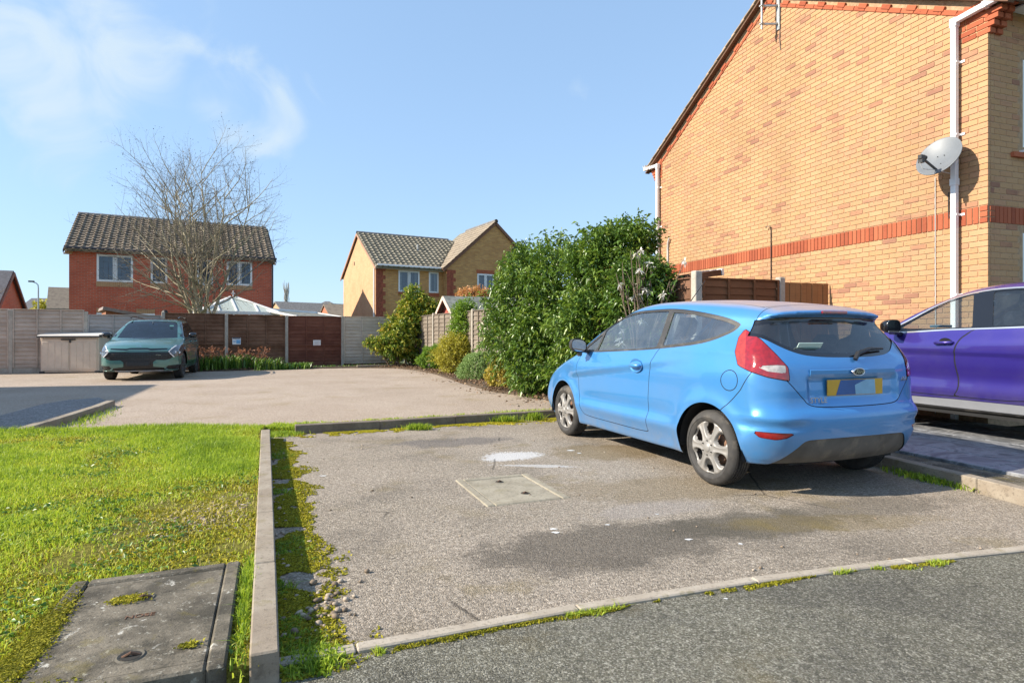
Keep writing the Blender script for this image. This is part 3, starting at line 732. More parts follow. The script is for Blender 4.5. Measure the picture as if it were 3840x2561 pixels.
wn_ = Vector((-HW.y, HW.x, 0)); br = MB(); br.tube([-dax * 0.035, -dax * 0.09, -wn_ * 0.14 + Vector((0, 0, -0.03)), -wn_ * 0.285 + Vector((0, 0, -0.03))], 0.018, 8); br.bar(-wn_ * 0.28 + Vector((0, 0, -0.14)), -wn_ * 0.28 + Vector((0, 0, 0.08)), 0.07, 0.015)
br.build("bracket", M_dish, dish)
MB().tube([arm1 - lq * 0.03 + Vector((0, 0, -0.07)), arm1 + Vector((0.02, 0, -0.15)), arm1 * 0.75 + Vector((0.03, 0, -0.16)), arm0 * 0.8 + arm1 * 0.2 + Vector((0, 0, -0.03)), -wn_ * 0.2 + Vector((0, 0, -0.2))], 0.005, 6).build("cable", M_conduit, dish)

# aerial mast and its bracket
M_galv = plain("galvanised_steel", (0.42, 0.42, 0.40), 0.45, 0.6, var=0.2, scale=30)
ap = wl(3.635, 0.30, 6.73)
mast = empty("aerial_mast", wl(3.635, 0.0, 6.73), hz, None, "galvanised aerial mast on a bracket near the gable top", "aerial")
MB().tube([(0, 0.30, 0), (0, 0.30, 2.1)], 0.018, 10).build("pole", M_galv, mast)
mb = MB(); mb.box((-0.1, 0.015, 0.27), (0.07, 0.03, 0.56), ch=0.003)
for z in (0.10, 0.43): mb.bar((-0.1, 0.02, z), (0.02, 0.32, z), 0.03, 0.035, 0.002); mb.box((0, 0.30, z), (0.07, 0.07, 0.03), ch=0.004)
mb.build("bracket", M_galv, mast)
mb = MB(); mb.bar((-0.6, 0.30, 2.0), (0.5, 0.30, 2.0), 0.02, 0.02)
for i in range(9): mb.bar((-0.55 + 0.12 * i, 0.10, 2.0), (-0.55 + 0.12 * i, 0.50, 2.0), 0.008, 0.008)
mb.build("aerial_array", M_galv, mast)
MB().tube([(-0.14, 0.018, 2.2), (-0.14, 0.018, 0.2), (-0.13, 0.02, -0.2), (-0.15, 0.018, -0.4)], 0.006, 6).build("cable", M_black, mast)

# ------------------------------------------------------------------ houses behind the fence
def brickwork(name, c1, c2, mort, sc=1.0, var=0.5):
    t = NT(name); uv = t.n('ShaderNodeTexCoord').outputs['UV']; p = t.pos()
    b = t.n('ShaderNodeTexBrick', {'Vector': uv, 'Color1': (*c1, 1), 'Color2': (*c2, 1), 'Mortar': (*mort, 1), 'Scale': 1.0, 'Mortar Size': 0.011, 'Mortar Smooth': 0.1, 'Bias': 0.0, 'Brick Width': 0.225, 'Row Height': 0.075})
    n = t.noise(p, 1.3, 5, 0.6); n2 = t.noise(uv, 14, 4, 0.7)
    c = t.mix(t.math('MULTIPLY', t.mrange(n, 0.42, 0.7), var * 0.6), b.outputs[0], tuple(x * 0.6 for x in c2))
    c = t.mix(t.math('MULTIPLY', t.mrange(n2, 0.5, 0.7), var * 0.5), c, tuple(x * 0.7 for x in c1))
    t.base(c); t.set(Roughness=0.9, Specular_IOR_Level=0.2, Normal=t.bump(b.outputs['Fac'], -0.5, 0.008))
    return t.m
M_rbw = brickwork("red_brickwork", (0.60, 0.125, 0.062), (0.47, 0.09, 0.048), (0.42, 0.22, 0.15))
M_ybw = brickwork("buff_brickwork", (0.66, 0.35, 0.12), (0.48, 0.225, 0.085), (0.42, 0.28, 0.14))
M_pbw = brickwork("pink_brickwork", (0.62, 0.37, 0.20), (0.56, 0.31, 0.16), (0.50, 0.34, 0.22))
M_rbw2 = plain("dark_red_quoin", (0.34, 0.085, 0.045), 0.9, var=0.3, scale=9)
M_orange = brickwork("orange_brickwork", (0.56, 0.14, 0.06), (0.46, 0.11, 0.05), (0.4, 0.25, 0.18))
M_tile = plain("weathered_tile", (0.19, 0.15, 0.11), 0.9, var=0.28, scale=3, bump=0.5, bscale=50, dirt=((0.09, 0.085, 0.055), 3.0, 0.55))
M_tile2 = plain("weathered_tile_pale", (0.20, 0.18, 0.135), 0.9, var=0.25, scale=3, bump=0.5, bscale=50, dirt=((0.10, 0.11, 0.06), 2.5, 0.5))
M_slate = plain("dark_roof", (0.10, 0.10, 0.11), 0.85, var=0.2)
M_roofgrey = plain("grey_tiles", (0.17, 0.16, 0.15), 0.9, var=0.3, scale=6)
M_dkwood = plain("dark_fascia", (0.035, 0.03, 0.035), 0.6)
M_brownwood = plain("brown_bargeboard", (0.20, 0.09, 0.05), 0.7)
def wall_sheet(parent, name, x0, x1, poly_top, z0, M, mat, holes=(), ):
    """wall in local XZ (x along, y=0 plane, outward -y... placed by M); holes = rects (xa,xb,za,zb); top is a polyline function"""
    xs = sorted(set([x0, x1] + [h[0] for h in holes] + [h[1] for h in holes] + [p[0] for p in poly_top]))
    V = []; F = []; U = []
    def quad(pts):
        n = len(V)
        for p in pts: V.append((p[0], 0, p[1]))
        F.append(tuple(range(n, n + len(pts)))); U.extend([(p[0], p[1]) for p in pts])
    def top(x):
        for (xa, za), (xb, zb) in zip(poly_top[:-1], poly_top[1:]):
            if xa - 1e-6 <= x <= xb + 1e-6: return za + (zb - za) * (x - xa) / max(1e-6, xb - xa)
        return poly_top[-1][1]
    for a, b in zip(xs[:-1], xs[1:]):
        hs = sorted([(h[2], h[3]) for h in holes if h[0] <= a + 1e-6 and h[1] >= b - 1e-6]); z = z0
        for (za, zb) in hs:
            if za > z: quad([(a, z), (b, z), (b, za), (a, za)])
            z = zb
        quad([(a, z), (b, z), (b, top(b)), (a, top(a))])
    o = np_mesh(name, V, F, mat, parent, uv=U); o.matrix_local = M
    return o
def tile_mesh(w, l, th=0.022, amp=0.035, prof='roll'):
    n = 9; V = []; F = []
    for j, (y, dz) in enumerate(((0, th), (l, 0.0))):
        for i in range(n):
            x = w * i / (n - 1); t_ = i / (n - 1)
            z = amp * max(0.0, math.sin(t_ * 2 * math.pi)) ** 0.8 if prof == 'roll' else amp * (0.5 - 0.5 * math.cos(t_ * 4 * math.pi))
            V.append((x, y, z + dz))
    for i in range(n):
        x, y, z = V[i]; V.append((x, 0.01, z - th - 0.045))
    for i in range(n - 1):
        F.append((i, i + 1, n + i + 1, n + i)); F.append((2 * n + i, 2 * n + i + 1, i + 1, i))
    me = bpy.data.meshes.new("roof_tile"); me.from_pydata(V, [], F); me.update()
    me.polygons.foreach_set('use_smooth', [True] * len(me.polygons)); me.set_sharp_from_angle(angle=0.6)
    return me
def tiled_slope(parent, O, ax, up, nx, ny, w, l, me, keep=lambda x, y: True, cap=300, far=None):
    """O eave corner (local), ax along the eave, up along the slope (unit vectors)"""
    ax = Vector(ax).normalized(); up = Vector(up).normalized(); nr = ax.cross(up)
    R = Matrix((ax, up, nr)).transposed(); e = R.to_euler(); cells = []
    for j in range(ny):
        for i in range(nx):
            if keep((i + 0.5) * w, (j + 0.5) * l): cells.append((i, j))
    vs = np.array([v.co[:] for v in me.vertices]); fs = [tuple(p.vertices) for p in me.polygons]; nv = len(vs); RV = []; RF = []
    Rn = np.array(R)
    for k, (i, j) in enumerate(cells):
        p = Vector(O) + ax * (i * w) + up * (j * l) + nr * 0.02
        if k < cap:
            o = bpy.data.objects.new("roof_tile", me); COL.objects.link(o); o.parent = parent; o.location = p; o.rotation_euler = e
        else:
            b = len(RV) * nv; RV.append(vs @ Rn.T + np.array(p)); RF += [tuple(a + b for a in f) for f in fs]
    if RV:
        o = np_mesh("roof_tile", np.concatenate(RV), RF, me.materials[0], parent, smooth=True); o['kind'] = 'stuff'; o.data.set_sharp_from_angle(angle=0.6)
    return cells
def lean(p0, p1, w, h, mat, name, parent): return MB().bar(p0, p1, w, h).build(name, mat, parent)

# red house
RO = Vector((-19.75, 26.75, 0)); RD = Vector((7.45, 4.0, 0)).normalized(); RLn = 8.45
red = empty("red_house", RO, math.atan2(RD.y, RD.x), None, "red brick house with brown pantiled roof behind the bare tree", "house")
I4 = Matrix.Identity(4); RDp = 3.7; RE = 5.08; RR = 7.24 - 0.05
wins = [(1.02, 2.42, 3.62, 4.86, 2), (3.12, 3.80, 3.62, 4.86, 1), (5.05, 5.75, 3.62, 4.86, 1), (6.35, 7.52, 3.66, 4.86, 2)]
wall_sheet(red, "wall", 0, RLn, [(0, RE), (RLn, RE)], 0, I4, M_rbw, [w[:4] for w in wins])
Mr = Matrix.Translation((RLn, 0, 0)) @ Matrix.Rotation(math.pi / 2, 4, 'Z'); wall_sheet(red, "wall", 0, 2 * RDp, [(0, RE), (RDp, RR), (2 * RDp, RE)], 0, Mr, M_rbw)
Ml = Matrix.Translation((0, 2 * RDp, 0)) @ Matrix.Rotation(-math.pi / 2, 4, 'Z'); wall_sheet(red, "wall", 0, 2 * RDp, [(0, RE), (RDp, RR), (2 * RDp, RE)], 0, Ml, M_rbw)
wall_sheet(red, "wall", 0, RLn, [(0, RE), (RLn, RE)], 0, Matrix.Translation((RLn, 2 * RDp, 0)) @ Matrix.Rotation(math.pi, 4, 'Z'), M_rbw)
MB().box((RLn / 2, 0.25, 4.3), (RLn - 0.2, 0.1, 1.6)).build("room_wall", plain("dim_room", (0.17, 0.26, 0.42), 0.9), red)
M_ybs = brickwork("buff_soldier", (0.55, 0.34, 0.14), (0.48, 0.27, 0.11), (0.40, 0.27, 0.15))
MSOL = Matrix.Rotation(math.radians(90), 4, 'Y')
for (a, b, c, d, pn) in wins:
    upvc_window(red, Matrix.Translation((a, 0.02, c)) @ Matrix.Rotation(0, 4, 'Z') @ Matrix.Scale(-1, 4, (0, 1, 0)), b - a, d - c, pn, bar=(3, 4), sill=False)
    so_ = MB()
    k = a - 0.02
    while k < b: so_.box((k + 0.035, -0.006, c - 0.115), (0.065, 0.03, 0.215), ch=0.004); k += 0.075
    so_.build("sill_course", M_brick, red)
for (a, b) in ((1.02, 1.75), (2.55, 3.30)):
    so_ = MB(); k = a
    while k < b: so_.box((k + 0.035, -0.006, 2.30), (0.065, 0.03, 0.215), ch=0.004); k += 0.075
    so_.build("lintel_course", M_brick, red); MB().box(((a + b) / 2, -0.01, 2.14), (b - a, 0.05, 0.10)).build("window_head", M_white, red)
for s in (0, RLn):   # buff corbel quoins at the eaves
    q = MB()
    for r in range(4): q.box((s + (0.10 - 0.05 * r) * (1 if s == 0 else -1), -0.01, RE - 0.04 - 0.075 * r), (0.30, 0.08, 0.066), ch=0.004)
    q.build("corbel", M_brick, red)
lean((-0.1, -0.22, RE - 0.07), (RLn + 0.1, -0.22, RE - 0.07), 0.03, 0.2, M_dkwood, "fascia", red)
MB().tube([(-0.15, -0.28, RE - 0.02), (RLn + 0.2, -0.28, RE - 0.02)], 0.05, 8).build("gutter", M_dkwood, red)
MB().tube([(RLn - 0.02, -0.28, RE - 0.05), (RLn + 0.03, -0.06, RE - 0.4), (RLn + 0.03, -0.06, 0)], 0.035, 8).build("downpipe", M_dkwood, red)
for z in (1.9, 2.35): MB().tube([(RLn + 0.0, -0.1, z), (RLn + 0.25, -0.35, z), (RLn + 0.3, -0.4, z - 0.08)], 0.015, 6).build("wall_lamp", M_black, red)
rsl = math.atan2(RR - RE, RDp); up1 = (0, math.cos(rsl), math.sin(rsl)); ov = 0.30
deck = MB(); deck.bar((RLn / 2, -ov, RE - ov * math.tan(rsl)), (RLn / 2, RDp, RR), RLn + 0.3, 0.03, up=(0, 0, 1)); deck.bar((RLn / 2, 2 * RDp + ov, RE - ov * math.tan(rsl)), (RLn / 2, RDp, RR), RLn + 0.3, 0.05, up=(0, 0, 1))
deck.build("roof", M_tile, red)
tm = tile_mesh(0.30, 0.32, 0.055, 0.05); tm.materials.append(M_tile)
Ls = (RDp + ov) / math.cos(rsl)
tiled_slope(red, (-0.17, -ov - 0.03, RE - ov * math.tan(rsl) + 0.02), (1, 0, 0), up1, int((RLn + 0.3) / 0.30), int(Ls / 0.32) + 1, 0.30, Ls / (int(Ls / 0.32) + 1), tm)
rg = MB()
for i in range(19): rg.lathe([(0.12, 0), (0.125, 0.44)], 10, Matrix.Translation((-0.16 + 0.46 * i, RDp, RR + 0.02)) @ Matrix.Rotation(math.pi / 2, 4, 'Y'))
rg.build("ridge_tile", M_roofgrey, red, recalc=False)
MB().box((3.9, RDp + 0.1 - 0.5, RR - 0.25), (0.12, 0.12, 0.5)).build("roof_vent", M_white, red); MB().box((4.6, RDp - 0.5, RR - 0.25), (0.12, 0.12, 0.46)).build("roof_vent", M_white, red)
MB().bar((RLn + 0.17, -ov, RE - 0.2), (RLn + 0.17, RDp, RR - 0.02), 0.03, 0.12).build("bargeboard", M_dkwood, red); MB().bar((-0.17, -ov, RE - 0.2), (-0.17, RDp, RR - 0.02), 0.03, 0.12).build("bargeboard", M_dkwood, red)

# yellow house: side gable + front slope + projecting gable wing
YO = Vector((-7.5, 33.0, 0)); YD = Vector((0.87, 0.493, 0)).normalized()
yel = empty("buff_house", YO, math.atan2(YD.y, YD.x), None, "buff brick house with grey roof and gabled wing seen over the back fence", "house")
YDp = 7.1; YE = 5.02; YR = 7.22; WX0 = 4.0; WW = 6.3; WF = -0.55; WR = 7.9
ywin = [(1.42, 2.78, 3.62, 4.82, 2), (3.52 - 0.05, 4.02 - 0.1, 3.62, 4.82, 1)]
ywin = [(1.30, 2.55, 3.62, 4.82, 2), (3.12, 3.72, 3.62, 4.82, 1)]
wall_sheet(yel, "wall", 0, WX0, [(0, YE), (WX0, YE)], 0, I4, M_ybw, [w[:4] for w in ywin])
wall_sheet(yel, "wall", 0, YDp, [(0, YE), (YDp / 2, YR), (YDp, YE)], 0, Matrix.Translation((0, YDp, 0)) @ Matrix.Rotation(-math.pi / 2, 4, 'Z'), M_pbw)  # sun-facing gable takes paler brickwork: sunlight put into its colour
wwin = [(1.95, 3.05, 3.62, 4.82, 2)]
wall_sheet(yel, "wall", 0, WW, [(0, YE + 0.1), (WW / 2, WR), (WW, YE + 0.1)], 0, Matrix.Translation((WX0, WF, 0)), M_ybw, [w[:4] for w in wwin])
wall_sheet(yel, "wall", 0, 1.2, [(0, YE), (1.2, YE)], 0, Matrix.Translation((WX0, WF + 1.2, 0)) @ Matrix.Rotation(-math.pi / 2, 4, 'Z'), M_ybw)
wall_sheet(yel, "wall", 0, WX0 + WW, [(0, YE), (WX0 + WW, YE)], 0, Matrix.Translation((WX0 + WW, YDp, 0)) @ Matrix.Rotation(math.pi, 4, 'Z'), M_ybw)
wall_sheet(yel, "wall", 0, YDp - WF, [(0, YE), (YDp - WF, YE)], 0, Matrix.Translation((WX0 + WW, WF, 0)) @ Matrix.Rotation(math.pi / 2, 4, 'Z'), M_ybw)
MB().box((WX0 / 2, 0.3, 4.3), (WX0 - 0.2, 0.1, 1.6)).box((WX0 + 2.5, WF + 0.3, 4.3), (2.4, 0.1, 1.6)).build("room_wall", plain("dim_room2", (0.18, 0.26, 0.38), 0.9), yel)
for (wx, wy, lst) in ((0, 0, ywin), (WX0, WF, wwin)):
    for (a, b, c, d, pn) in lst:
        upvc_window(yel, Matrix.Translation((wx + a, wy + 0.02, c)) @ Matrix.Scale(-1, 4, (0, 1, 0)), b - a, d - c, pn, sill=False, curtain=True)
        s_ = MB(); k = wx + a - 0.02
        while k < wx + b: s_.box((k + 0.035, wy - 0.006, c - 0.115), (0.065, 0.03, 0.215), ch=0.004); k += 0.075
        s_.build("sill_course", M_red, yel)
k = WX0 + 1.9; s_ = MB()
while k < WX0 + 3.1: s_.box((k + 0.035, WF - 0.006, 4.94), (0.065, 0.03, 0.215), ch=0.004); k += 0.075
s_.build("lintel_course", M_red, yel)
qn = MB()
for r in range(int(YE / 0.225)):
    w = 0.56 if r % 2 else 0.42
    for j in range(3):
        z = 0.0375 + r * 0.225 + j * 0.075
        for i in range(2): qn.box((w * (i + 0.5) / 2, -0.006, z), (w / 2 - 0.01, 0.03, 0.065), ch=0.003); qn.box((WX0 + w * (i + 0.5) / 2, WF - 0.006, z), (w / 2 - 0.01, 0.03, 0.065), ch=0.003)
qn.build("quoin_bricks", M_rbw2, yel)['kind'] = 'stuff'
lean((0.35, -0.28, YE - 0.06), (WX0 - 0.05, -0.28, YE - 0.06), 0.03, 0.2, M_white, "fascia", yel)
MB().tube([(0.0, -0.36, YE), (WX0 - 0.05, -0.36, YE)], 0.055, 8).build("gutter", M_white, yel)
MB().tube([(0.0, -0.36, YE - 0.02), (-0.05, -0.30, YE - 0.06), (-0.06, 0.12, YE - 0.16), (-0.06, 0.14, 0)], 0.04, 8).build("downpipe", M_white, yel)
MB().box((0.1, -0.17, YE - 0.15), (0.2, 0.34, 0.03)).box((WX0 / 2, -0.15, YE - 0.16), (WX0, 0.28, 0.02)).build("soffit", M_white, yel)
ysl = math.atan2(YR - YE, YDp / 2); ov = 0.36; yup = (0, math.cos(ysl), math.sin(ysl)); LX = WX0 + WW / 2
dk = MB(); dk.bar((LX / 2 - 0.04, -ov, YE - ov * math.tan(ysl) + 0.08), (LX / 2 - 0.04, YDp / 2, YR + 0.08), LX + 0.14, 0.04); dk.bar((LX / 2 + 1.5, YDp + ov, YE - ov * math.tan(ysl) + 0.08), (LX / 2 + 1.5, YDp / 2, YR + 0.08), LX + 3.2, 0.06)
dk.build("roof", M_tile2, yel)
tm2 = tile_mesh(0.30, 0.32, 0.05, 0.045); tm2.materials.append(M_tile2)
Ls = (YDp / 2 + ov) / math.cos(ysl); nyt = int(Ls / 0.33) + 1
wsl = math.atan2(WR - YE - 0.1, WW / 2)
def keepm(x, y):
    z = YE - ov * math.tan(ysl) + y * math.sin(ysl); xw_ = WX0 + (z - YE - 0.1) / math.tan(wsl)
    return x < max(WX0 - 0.05, xw_ + 0.1)
tiled_slope(yel, (-0.10, -ov - 0.03, YE - ov * math.tan(ysl) + 0.10), (1, 0, 0), yup, 24, nyt, 0.30, Ls / nyt, tm2, keepm)
# wing roof
for sg in (0, 1):
    e = 0.25; a = Vector((WX0 - e if sg == 0 else WX0 + WW + e, (WF - 0.1 + YDp / 2 + 1) / 2, YE + 0.1 - e * math.tan(wsl) + 0.07)); b = Vector((WX0 + WW / 2, (WF - 0.1 + YDp / 2 + 1) / 2, WR + 0.07))
    MB().bar(a, b, YDp / 2 + 1 - WF + 0.1, 0.05).build("wing_roof", M_roofgrey if sg else M_tile2, yel)
    MB().bar((a.x, WF - 0.06, a.z - 0.07), (b.x, WF - 0.06, b.z - 0.07), 0.10, 0.16).build("bargeboard", M_brownwood, yel)
wl_ = (WW / 2 + 0.25) / math.cos(wsl); nj = int(wl_ / 0.33) + 1
tmw = tile_mesh(0.33, 0.34, 0.025, 0.012); tmw.materials.append(plain("pale_wing_tile", (0.27, 0.22, 0.16), 0.9, var=0.2, scale=3))
tiled_slope(yel, (WX0 - 0.27, WF - 0.12 + 4.2, YE + 0.1 - 0.25 * math.tan(wsl) + 0.10), (0, -1, 0), (math.cos(wsl), 0, math.sin(wsl)), 13, nj, 0.33, wl_ / nj, tmw, cap=0)
for (sx, sy, sz, ex, ey, ez) in ((-0.10, -ov, YE - ov * math.tan(ysl), -0.10, YDp / 2, YR + 0.02), (-0.10, YDp + ov, YE - ov * math.tan(ysl), -0.10, YDp / 2, YR + 0.02)):
    MB().bar((sx, sy, sz), (ex, ey, ez), 0.06, 0.12).build("verge_course", M_orange, yel)
rg = MB()
for i in range(13): rg.lathe([(0.12, 0), (0.125, 0.44)], 10, Matrix.Translation((-0.1 + 0.46 * i, YDp / 2, YR + 0.10)) @ Matrix.Rotation(math.pi / 2, 4, 'Y'))
rg.build("ridge_tile", M_roofgrey, yel, recalc=False); rg = MB()
for i in range(9): rg.lathe([(0.12, 0), (0.125, 0.44)], 10, Matrix.Translation((WX0 + WW / 2, WF - 0.15 + 0.46 * i, WR + 0.10)) @ Matrix.Rotation(-math.pi / 2, 4, 'X'))
rg.build("ridge_tile", M_roofgrey, yel, recalc=False)
MB().tube([(3.15, 1.9, YE + 1.1), (3.15, 1.9, YE + 1.62)], 0.06, 10).lathe([(0.2, -0.12), (0.07, 0.12)], 12, Matrix.Translation((3.15, 1.9, YE + 1.22))).build("roof_vent", M_galv, yel)
MB().box((-0.01, 4.4, YE + 0.55), (0.03, 0.10, 0.22)).build("air_brick", M_black, yel)

# other roofs further off
def simple_house(name, label, O, rz, L, Dp, eave, ridge, wallm, roofm, cat="house", hip=False, over=0.3, chim=False):
    r = empty(name, O, rz, None, label, cat)
    wall_sheet(r, "wall", 0, L, [(0, eave), (L, eave)], 0, I4, wallm)
    wall_sheet(r, "wall", 0, L, [(0, eave), (L, eave)], 0, Matrix.Translation((L, Dp, 0)) @ Matrix.Rotation(math.pi, 4, 'Z'), wallm)
    tp = [(0, eave), (Dp / 2, ridge), (Dp, eave)] if not hip else [(0, eave), (Dp, eave)]
    wall_sheet(r, "wall", 0, Dp, tp, 0, Matrix.Translation((0, Dp, 0)) @ Matrix.Rotation(-math.pi / 2, 4, 'Z'), wallm)
    wall_sheet(r, "wall", 0, Dp, tp, 0, Matrix.Translation((L, 0, 0)) @ Matrix.Rotation(math.pi / 2, 4, 'Z'), wallm)
    sl = (ridge - eave) / (Dp / 2); x0, x1 = -0.12, L + 0.12; b = MB()
    z_e = eave - over * sl
    if not hip:
        V = [(x0, -over, z_e), (x1, -over, z_e), (x1, Dp / 2, ridge), (x0, Dp / 2, ridge), (x0, Dp + over, z_e), (x1, Dp + over, z_e)]
        V2 = [(x, y, z + 0.14) for x, y, z in V]
        b.add(V + V2, [(0, 3, 2, 1), (3, 4, 5, 2), (6, 7, 8, 9), (9, 8, 11, 10), (0, 1, 7, 6), (4, 10, 11, 5), (0, 6, 9, 3), (3, 9, 10, 4), (1, 2, 8, 7), (2, 5, 11, 8)])
    else:
        h = Dp / 2; V = [(-over, -over, z_e), (L + over, -over, z_e), (L + over, Dp + over, z_e), (-over, Dp + over, z_e), (h, Dp / 2, ridge), (L - h, Dp / 2, ridge)]
        b.add(V, [(0, 1, 5, 4), (1, 2, 5), (2, 3, 4, 5), (3, 0, 4), (3, 2, 1, 0)])
    b.build("roof", roofm, r)
    return r
def face_rz(p, q): return math.atan2(q[1] - p[1], q[0] - p[0])
def gable_front(name, label, u_ap, v_ap, u_eL, u_eR, v_e, Y, rz, depth, wallm, roofm, verge=None):
    """house whose gable end faces the court; picture columns give its width"""
    zA = CAM_H + (770.2 - v_ap) * Y / 1377.5; zE = CAM_H + (770.2 - v_e) * Y / 1377.5
    Wd = (u_eR - u_eL) * Y / 1377.5 / max(0.3, math.cos(rz)); xl = (u_eL - 1175.5) * Y / 1377.5
    if rz > 1: Wd = 6.0; xl, Y = -26.3, 30.3
    r = empty(name, (xl, Y, 0), rz, None, label, "house")
    tp = [(0, zE), (Wd / 2, zA), (Wd, zE)]
    wall_sheet(r, "wall", 0, Wd, tp, 0, I4, wallm)
    wall_sheet(r, "wall", 0, Wd, tp, 0, Matrix.Translation((Wd, depth, 0)) @ Matrix.Rotation(math.pi, 4, 'Z'), wallm)
    wall_sheet(r, "wall", 0, depth, [(0, zE), (depth, zE)], 0, Matrix.Translation((0, depth, 0)) @ Matrix.Rotation(-math.pi / 2, 4, 'Z'), wallm)
    wall_sheet(r, "wall", 0, depth, [(0, zE), (depth, zE)], 0, Matrix.Translation((Wd, 0, 0)) @ Matrix.Rotation(math.pi / 2, 4, 'Z'), wallm)
    b = MB(); sl = (zA - zE) / (Wd / 2)
    for s in (0, 1):
        a = (-0.25 if s == 0 else Wd + 0.25, depth / 2, zE - 0.25 * sl + 0.06); b.bar(a, (Wd / 2, depth / 2, zA + 0.06), depth + 0.3, 0.12)
    b.build("roof", roofm, r)
    if verge:
        q = MB()
        for s in (0, 1): q.bar((-0.25 if s == 0 else Wd + 0.25, -0.18, zE - 0.25 * sl - 0.04), (Wd / 2, -0.18, zA - 0.04), 0.06, 0.16)
        q.build("bargeboard", verge, r)
    return r
gable_front("orange_house", "low orange brick gable with dark roof at the far left edge", 21, 626, -22, 64, 728, 33, 2.02, 9, M_orange, M_slate, M_brownwood)
simple_house("grey_roof_house", "distant house showing only a dark grey roof beside the orange gable", (*P(30, 700, 75)[:2], 0), 0.1, 6.5, 7, 3.9, 5.9, M_pbw, M_slate)
h_ = simple_house("cream_house", "distant cream gabled house with brown tiled roof left of the red house", (*P(110, 700, 62)[:2], 0), 0.62, 7, 8.0, 4.0, 6.3, M_pbw, M_tile)
simple_house("pink_house", "distant pink brick gable house right of the white conservatory", (*P(655, 700, 62)[:2], 0), 0.75, 8, 5.0, 3.3, 4.65, M_pbw, M_roofgrey)
simple_house("hipped_roof_house", "distant house under a broad grey hipped roof right of the pink gable", (*P(668, 700, 70)[:2], 0), 0.35, 8.5, 8, 3.2, 5.45, M_orange, M_roofgrey, hip=True)
gable_front("small_red_house", "distant red brick gable in front of the hipped roof", 752, 699, 733, 790, 716, 66, -0.3, 6, M_orange, M_tile2)
simple_house("tan_roof_house", "distant low tan tiled roof just left of the buff house", (*P(760, 700, 58)[:2], 0), 0.5, 4.2, 6, 2.9, 4.2, M_orange, M_tile)
simple_house("grey_tiled_house", "grey tiled roof peeping out between the magnolia and the gable wall", (*P(1470, 640, 42)[:2], 0), 0.5, 5.0, 7, 4.6, 7.3, M_ybw, M_tile2)
# the neighbour's house that shades the left of the court (outside the picture)
tip = G(355, 883); hh = 5.0; k = hh / math.tan(SUN_EL)
c0 = Vector((tip[0] + SUN_TO.x * k, tip[1] + SUN_TO.y * k, 0))
sh_ = empty("side_house", c0, math.atan2(-E2.y, -E2.x), None, "brick house beyond the left edge that shades the court", "house")
# local x runs toward the road, y toward the court; house body lies at -y
for (M_, Lw, tp) in ((Matrix.Translation((0, -7, 0)), 7.4, [(0, hh), (7.4, hh)]), (Matrix.Translation((7.4, 0, 0)) @ Matrix.Rotation(math.pi, 4, 'Z'), 7.4, [(0, hh), (7.4, hh)]),
                     (Matrix.Rotation(-math.pi / 2, 4, 'Z'), 7.0, [(0, hh), (3.5, hh + 1.95), (7, hh)]), (Matrix.Translation((7.4, -7, 0)) @ Matrix.Rotation(math.pi / 2, 4, 'Z'), 7.0, [(0, hh), (3.5, hh + 1.95), (7, hh)])):
    wall_sheet(sh_, "wall", 0, Lw, tp, 0, M_, M_rbw)
MB().bar((3.7, 0.0, hh), (3.7, -3.5, hh + 1.95), 7.4, 0.08).bar((3.7, -7.0, hh), (3.7, -3.5, hh + 1.95), 7.4, 0.08).build("roof", M_tile, sh_)

# ------------------------------------------------------------------ fences
def wood(name, lo, hi, streak=0.5):
    t = NT(name); p = t.pos()
    q = t.n('ShaderNodeMapping', {'Vector': p, 'Scale': (3, 3, 40)}).outputs[0]
    n = t.noise(q, 1.0, 6, 0.65, 0.3); n2 = t.noise(p, 1.6, 5, 0.6); n3 = t.noise(p, 30, 3, 0.6)
    rnd = t.n('ShaderNodeObjectInfo').outputs['Random']
    c = t.mix(t.mrange(n2, 0.3, 0.7), lo, hi)
    c = t.mix(t.math('MULTIPLY', t.mrange(n, 0.45, 0.72), streak), c, tuple(x * 0.45 for x in lo))
    c = t.mix(t.math('MULTIPLY', rnd, 0.35), c, tuple(x * 0.6 for x in lo))
    t.base(c); t.set(Roughness=0.85, Specular_IOR_Level=0.2, Normal=t.bump(t.math('ADD', n, t.math('MULTIPLY', n3, 0.3)), 0.5, 0.006))
    return t.m
M_wgrey = wood("weathered_wood", (0.45, 0.365, 0.295), (0.58, 0.49, 0.41)); M_wslate = wood("slate_grey_wood", (0.35, 0.325, 0.305), (0.46, 0.43, 0.41))
M_wdark = wood("dark_brown_wood", (0.135, 0.068, 0.040), (0.25, 0.14, 0.09)); M_wred = wood("red_brown_wood", (0.135, 0.048, 0.032), (0.215, 0.088, 0.058))
M_wside = wood("shaded_grey_wood", (0.19, 0.155, 0.12), (0.26, 0.22, 0.175)); M_wpale = wood("pale_grey_wood", (0.52, 0.44, 0.36), (0.63, 0.55, 0.46)); M_wbrown = wood("chestnut_wood", (0.18, 0.075, 0.035), (0.24, 0.105, 0.05), 0.3); M_wtan = wood("tan_closeboard", (0.30, 0.15, 0.065), (0.36, 0.19, 0.085), 0.35)  # side fence wood: half-shade put into a darker copy of the grey
def lap_board_mesh(L, h, seed):
    r = random.Random(seed); n = 7; V = []; F = []
    for i in range(n):
        x = L * i / (n - 1); w = r.uniform(-0.008, 0.008)
        V += [(x, -0.034, w), (x, -0.008, h), (x, 0.004, h), (x, -0.014, w)]
    for i in range(n - 1):
        a, b = 4 * i, 4 * i + 4
        for k in range(4): F.append((a + k, a + (k + 1) % 4, b + (k + 1) % 4, b + k))
    F += [(3, 2, 1, 0), tuple(4 * (n - 1) + k for k in range(4))]
    me = bpy.data.meshes.new("board"); me.from_pydata(V, [], F); me.update(); return me
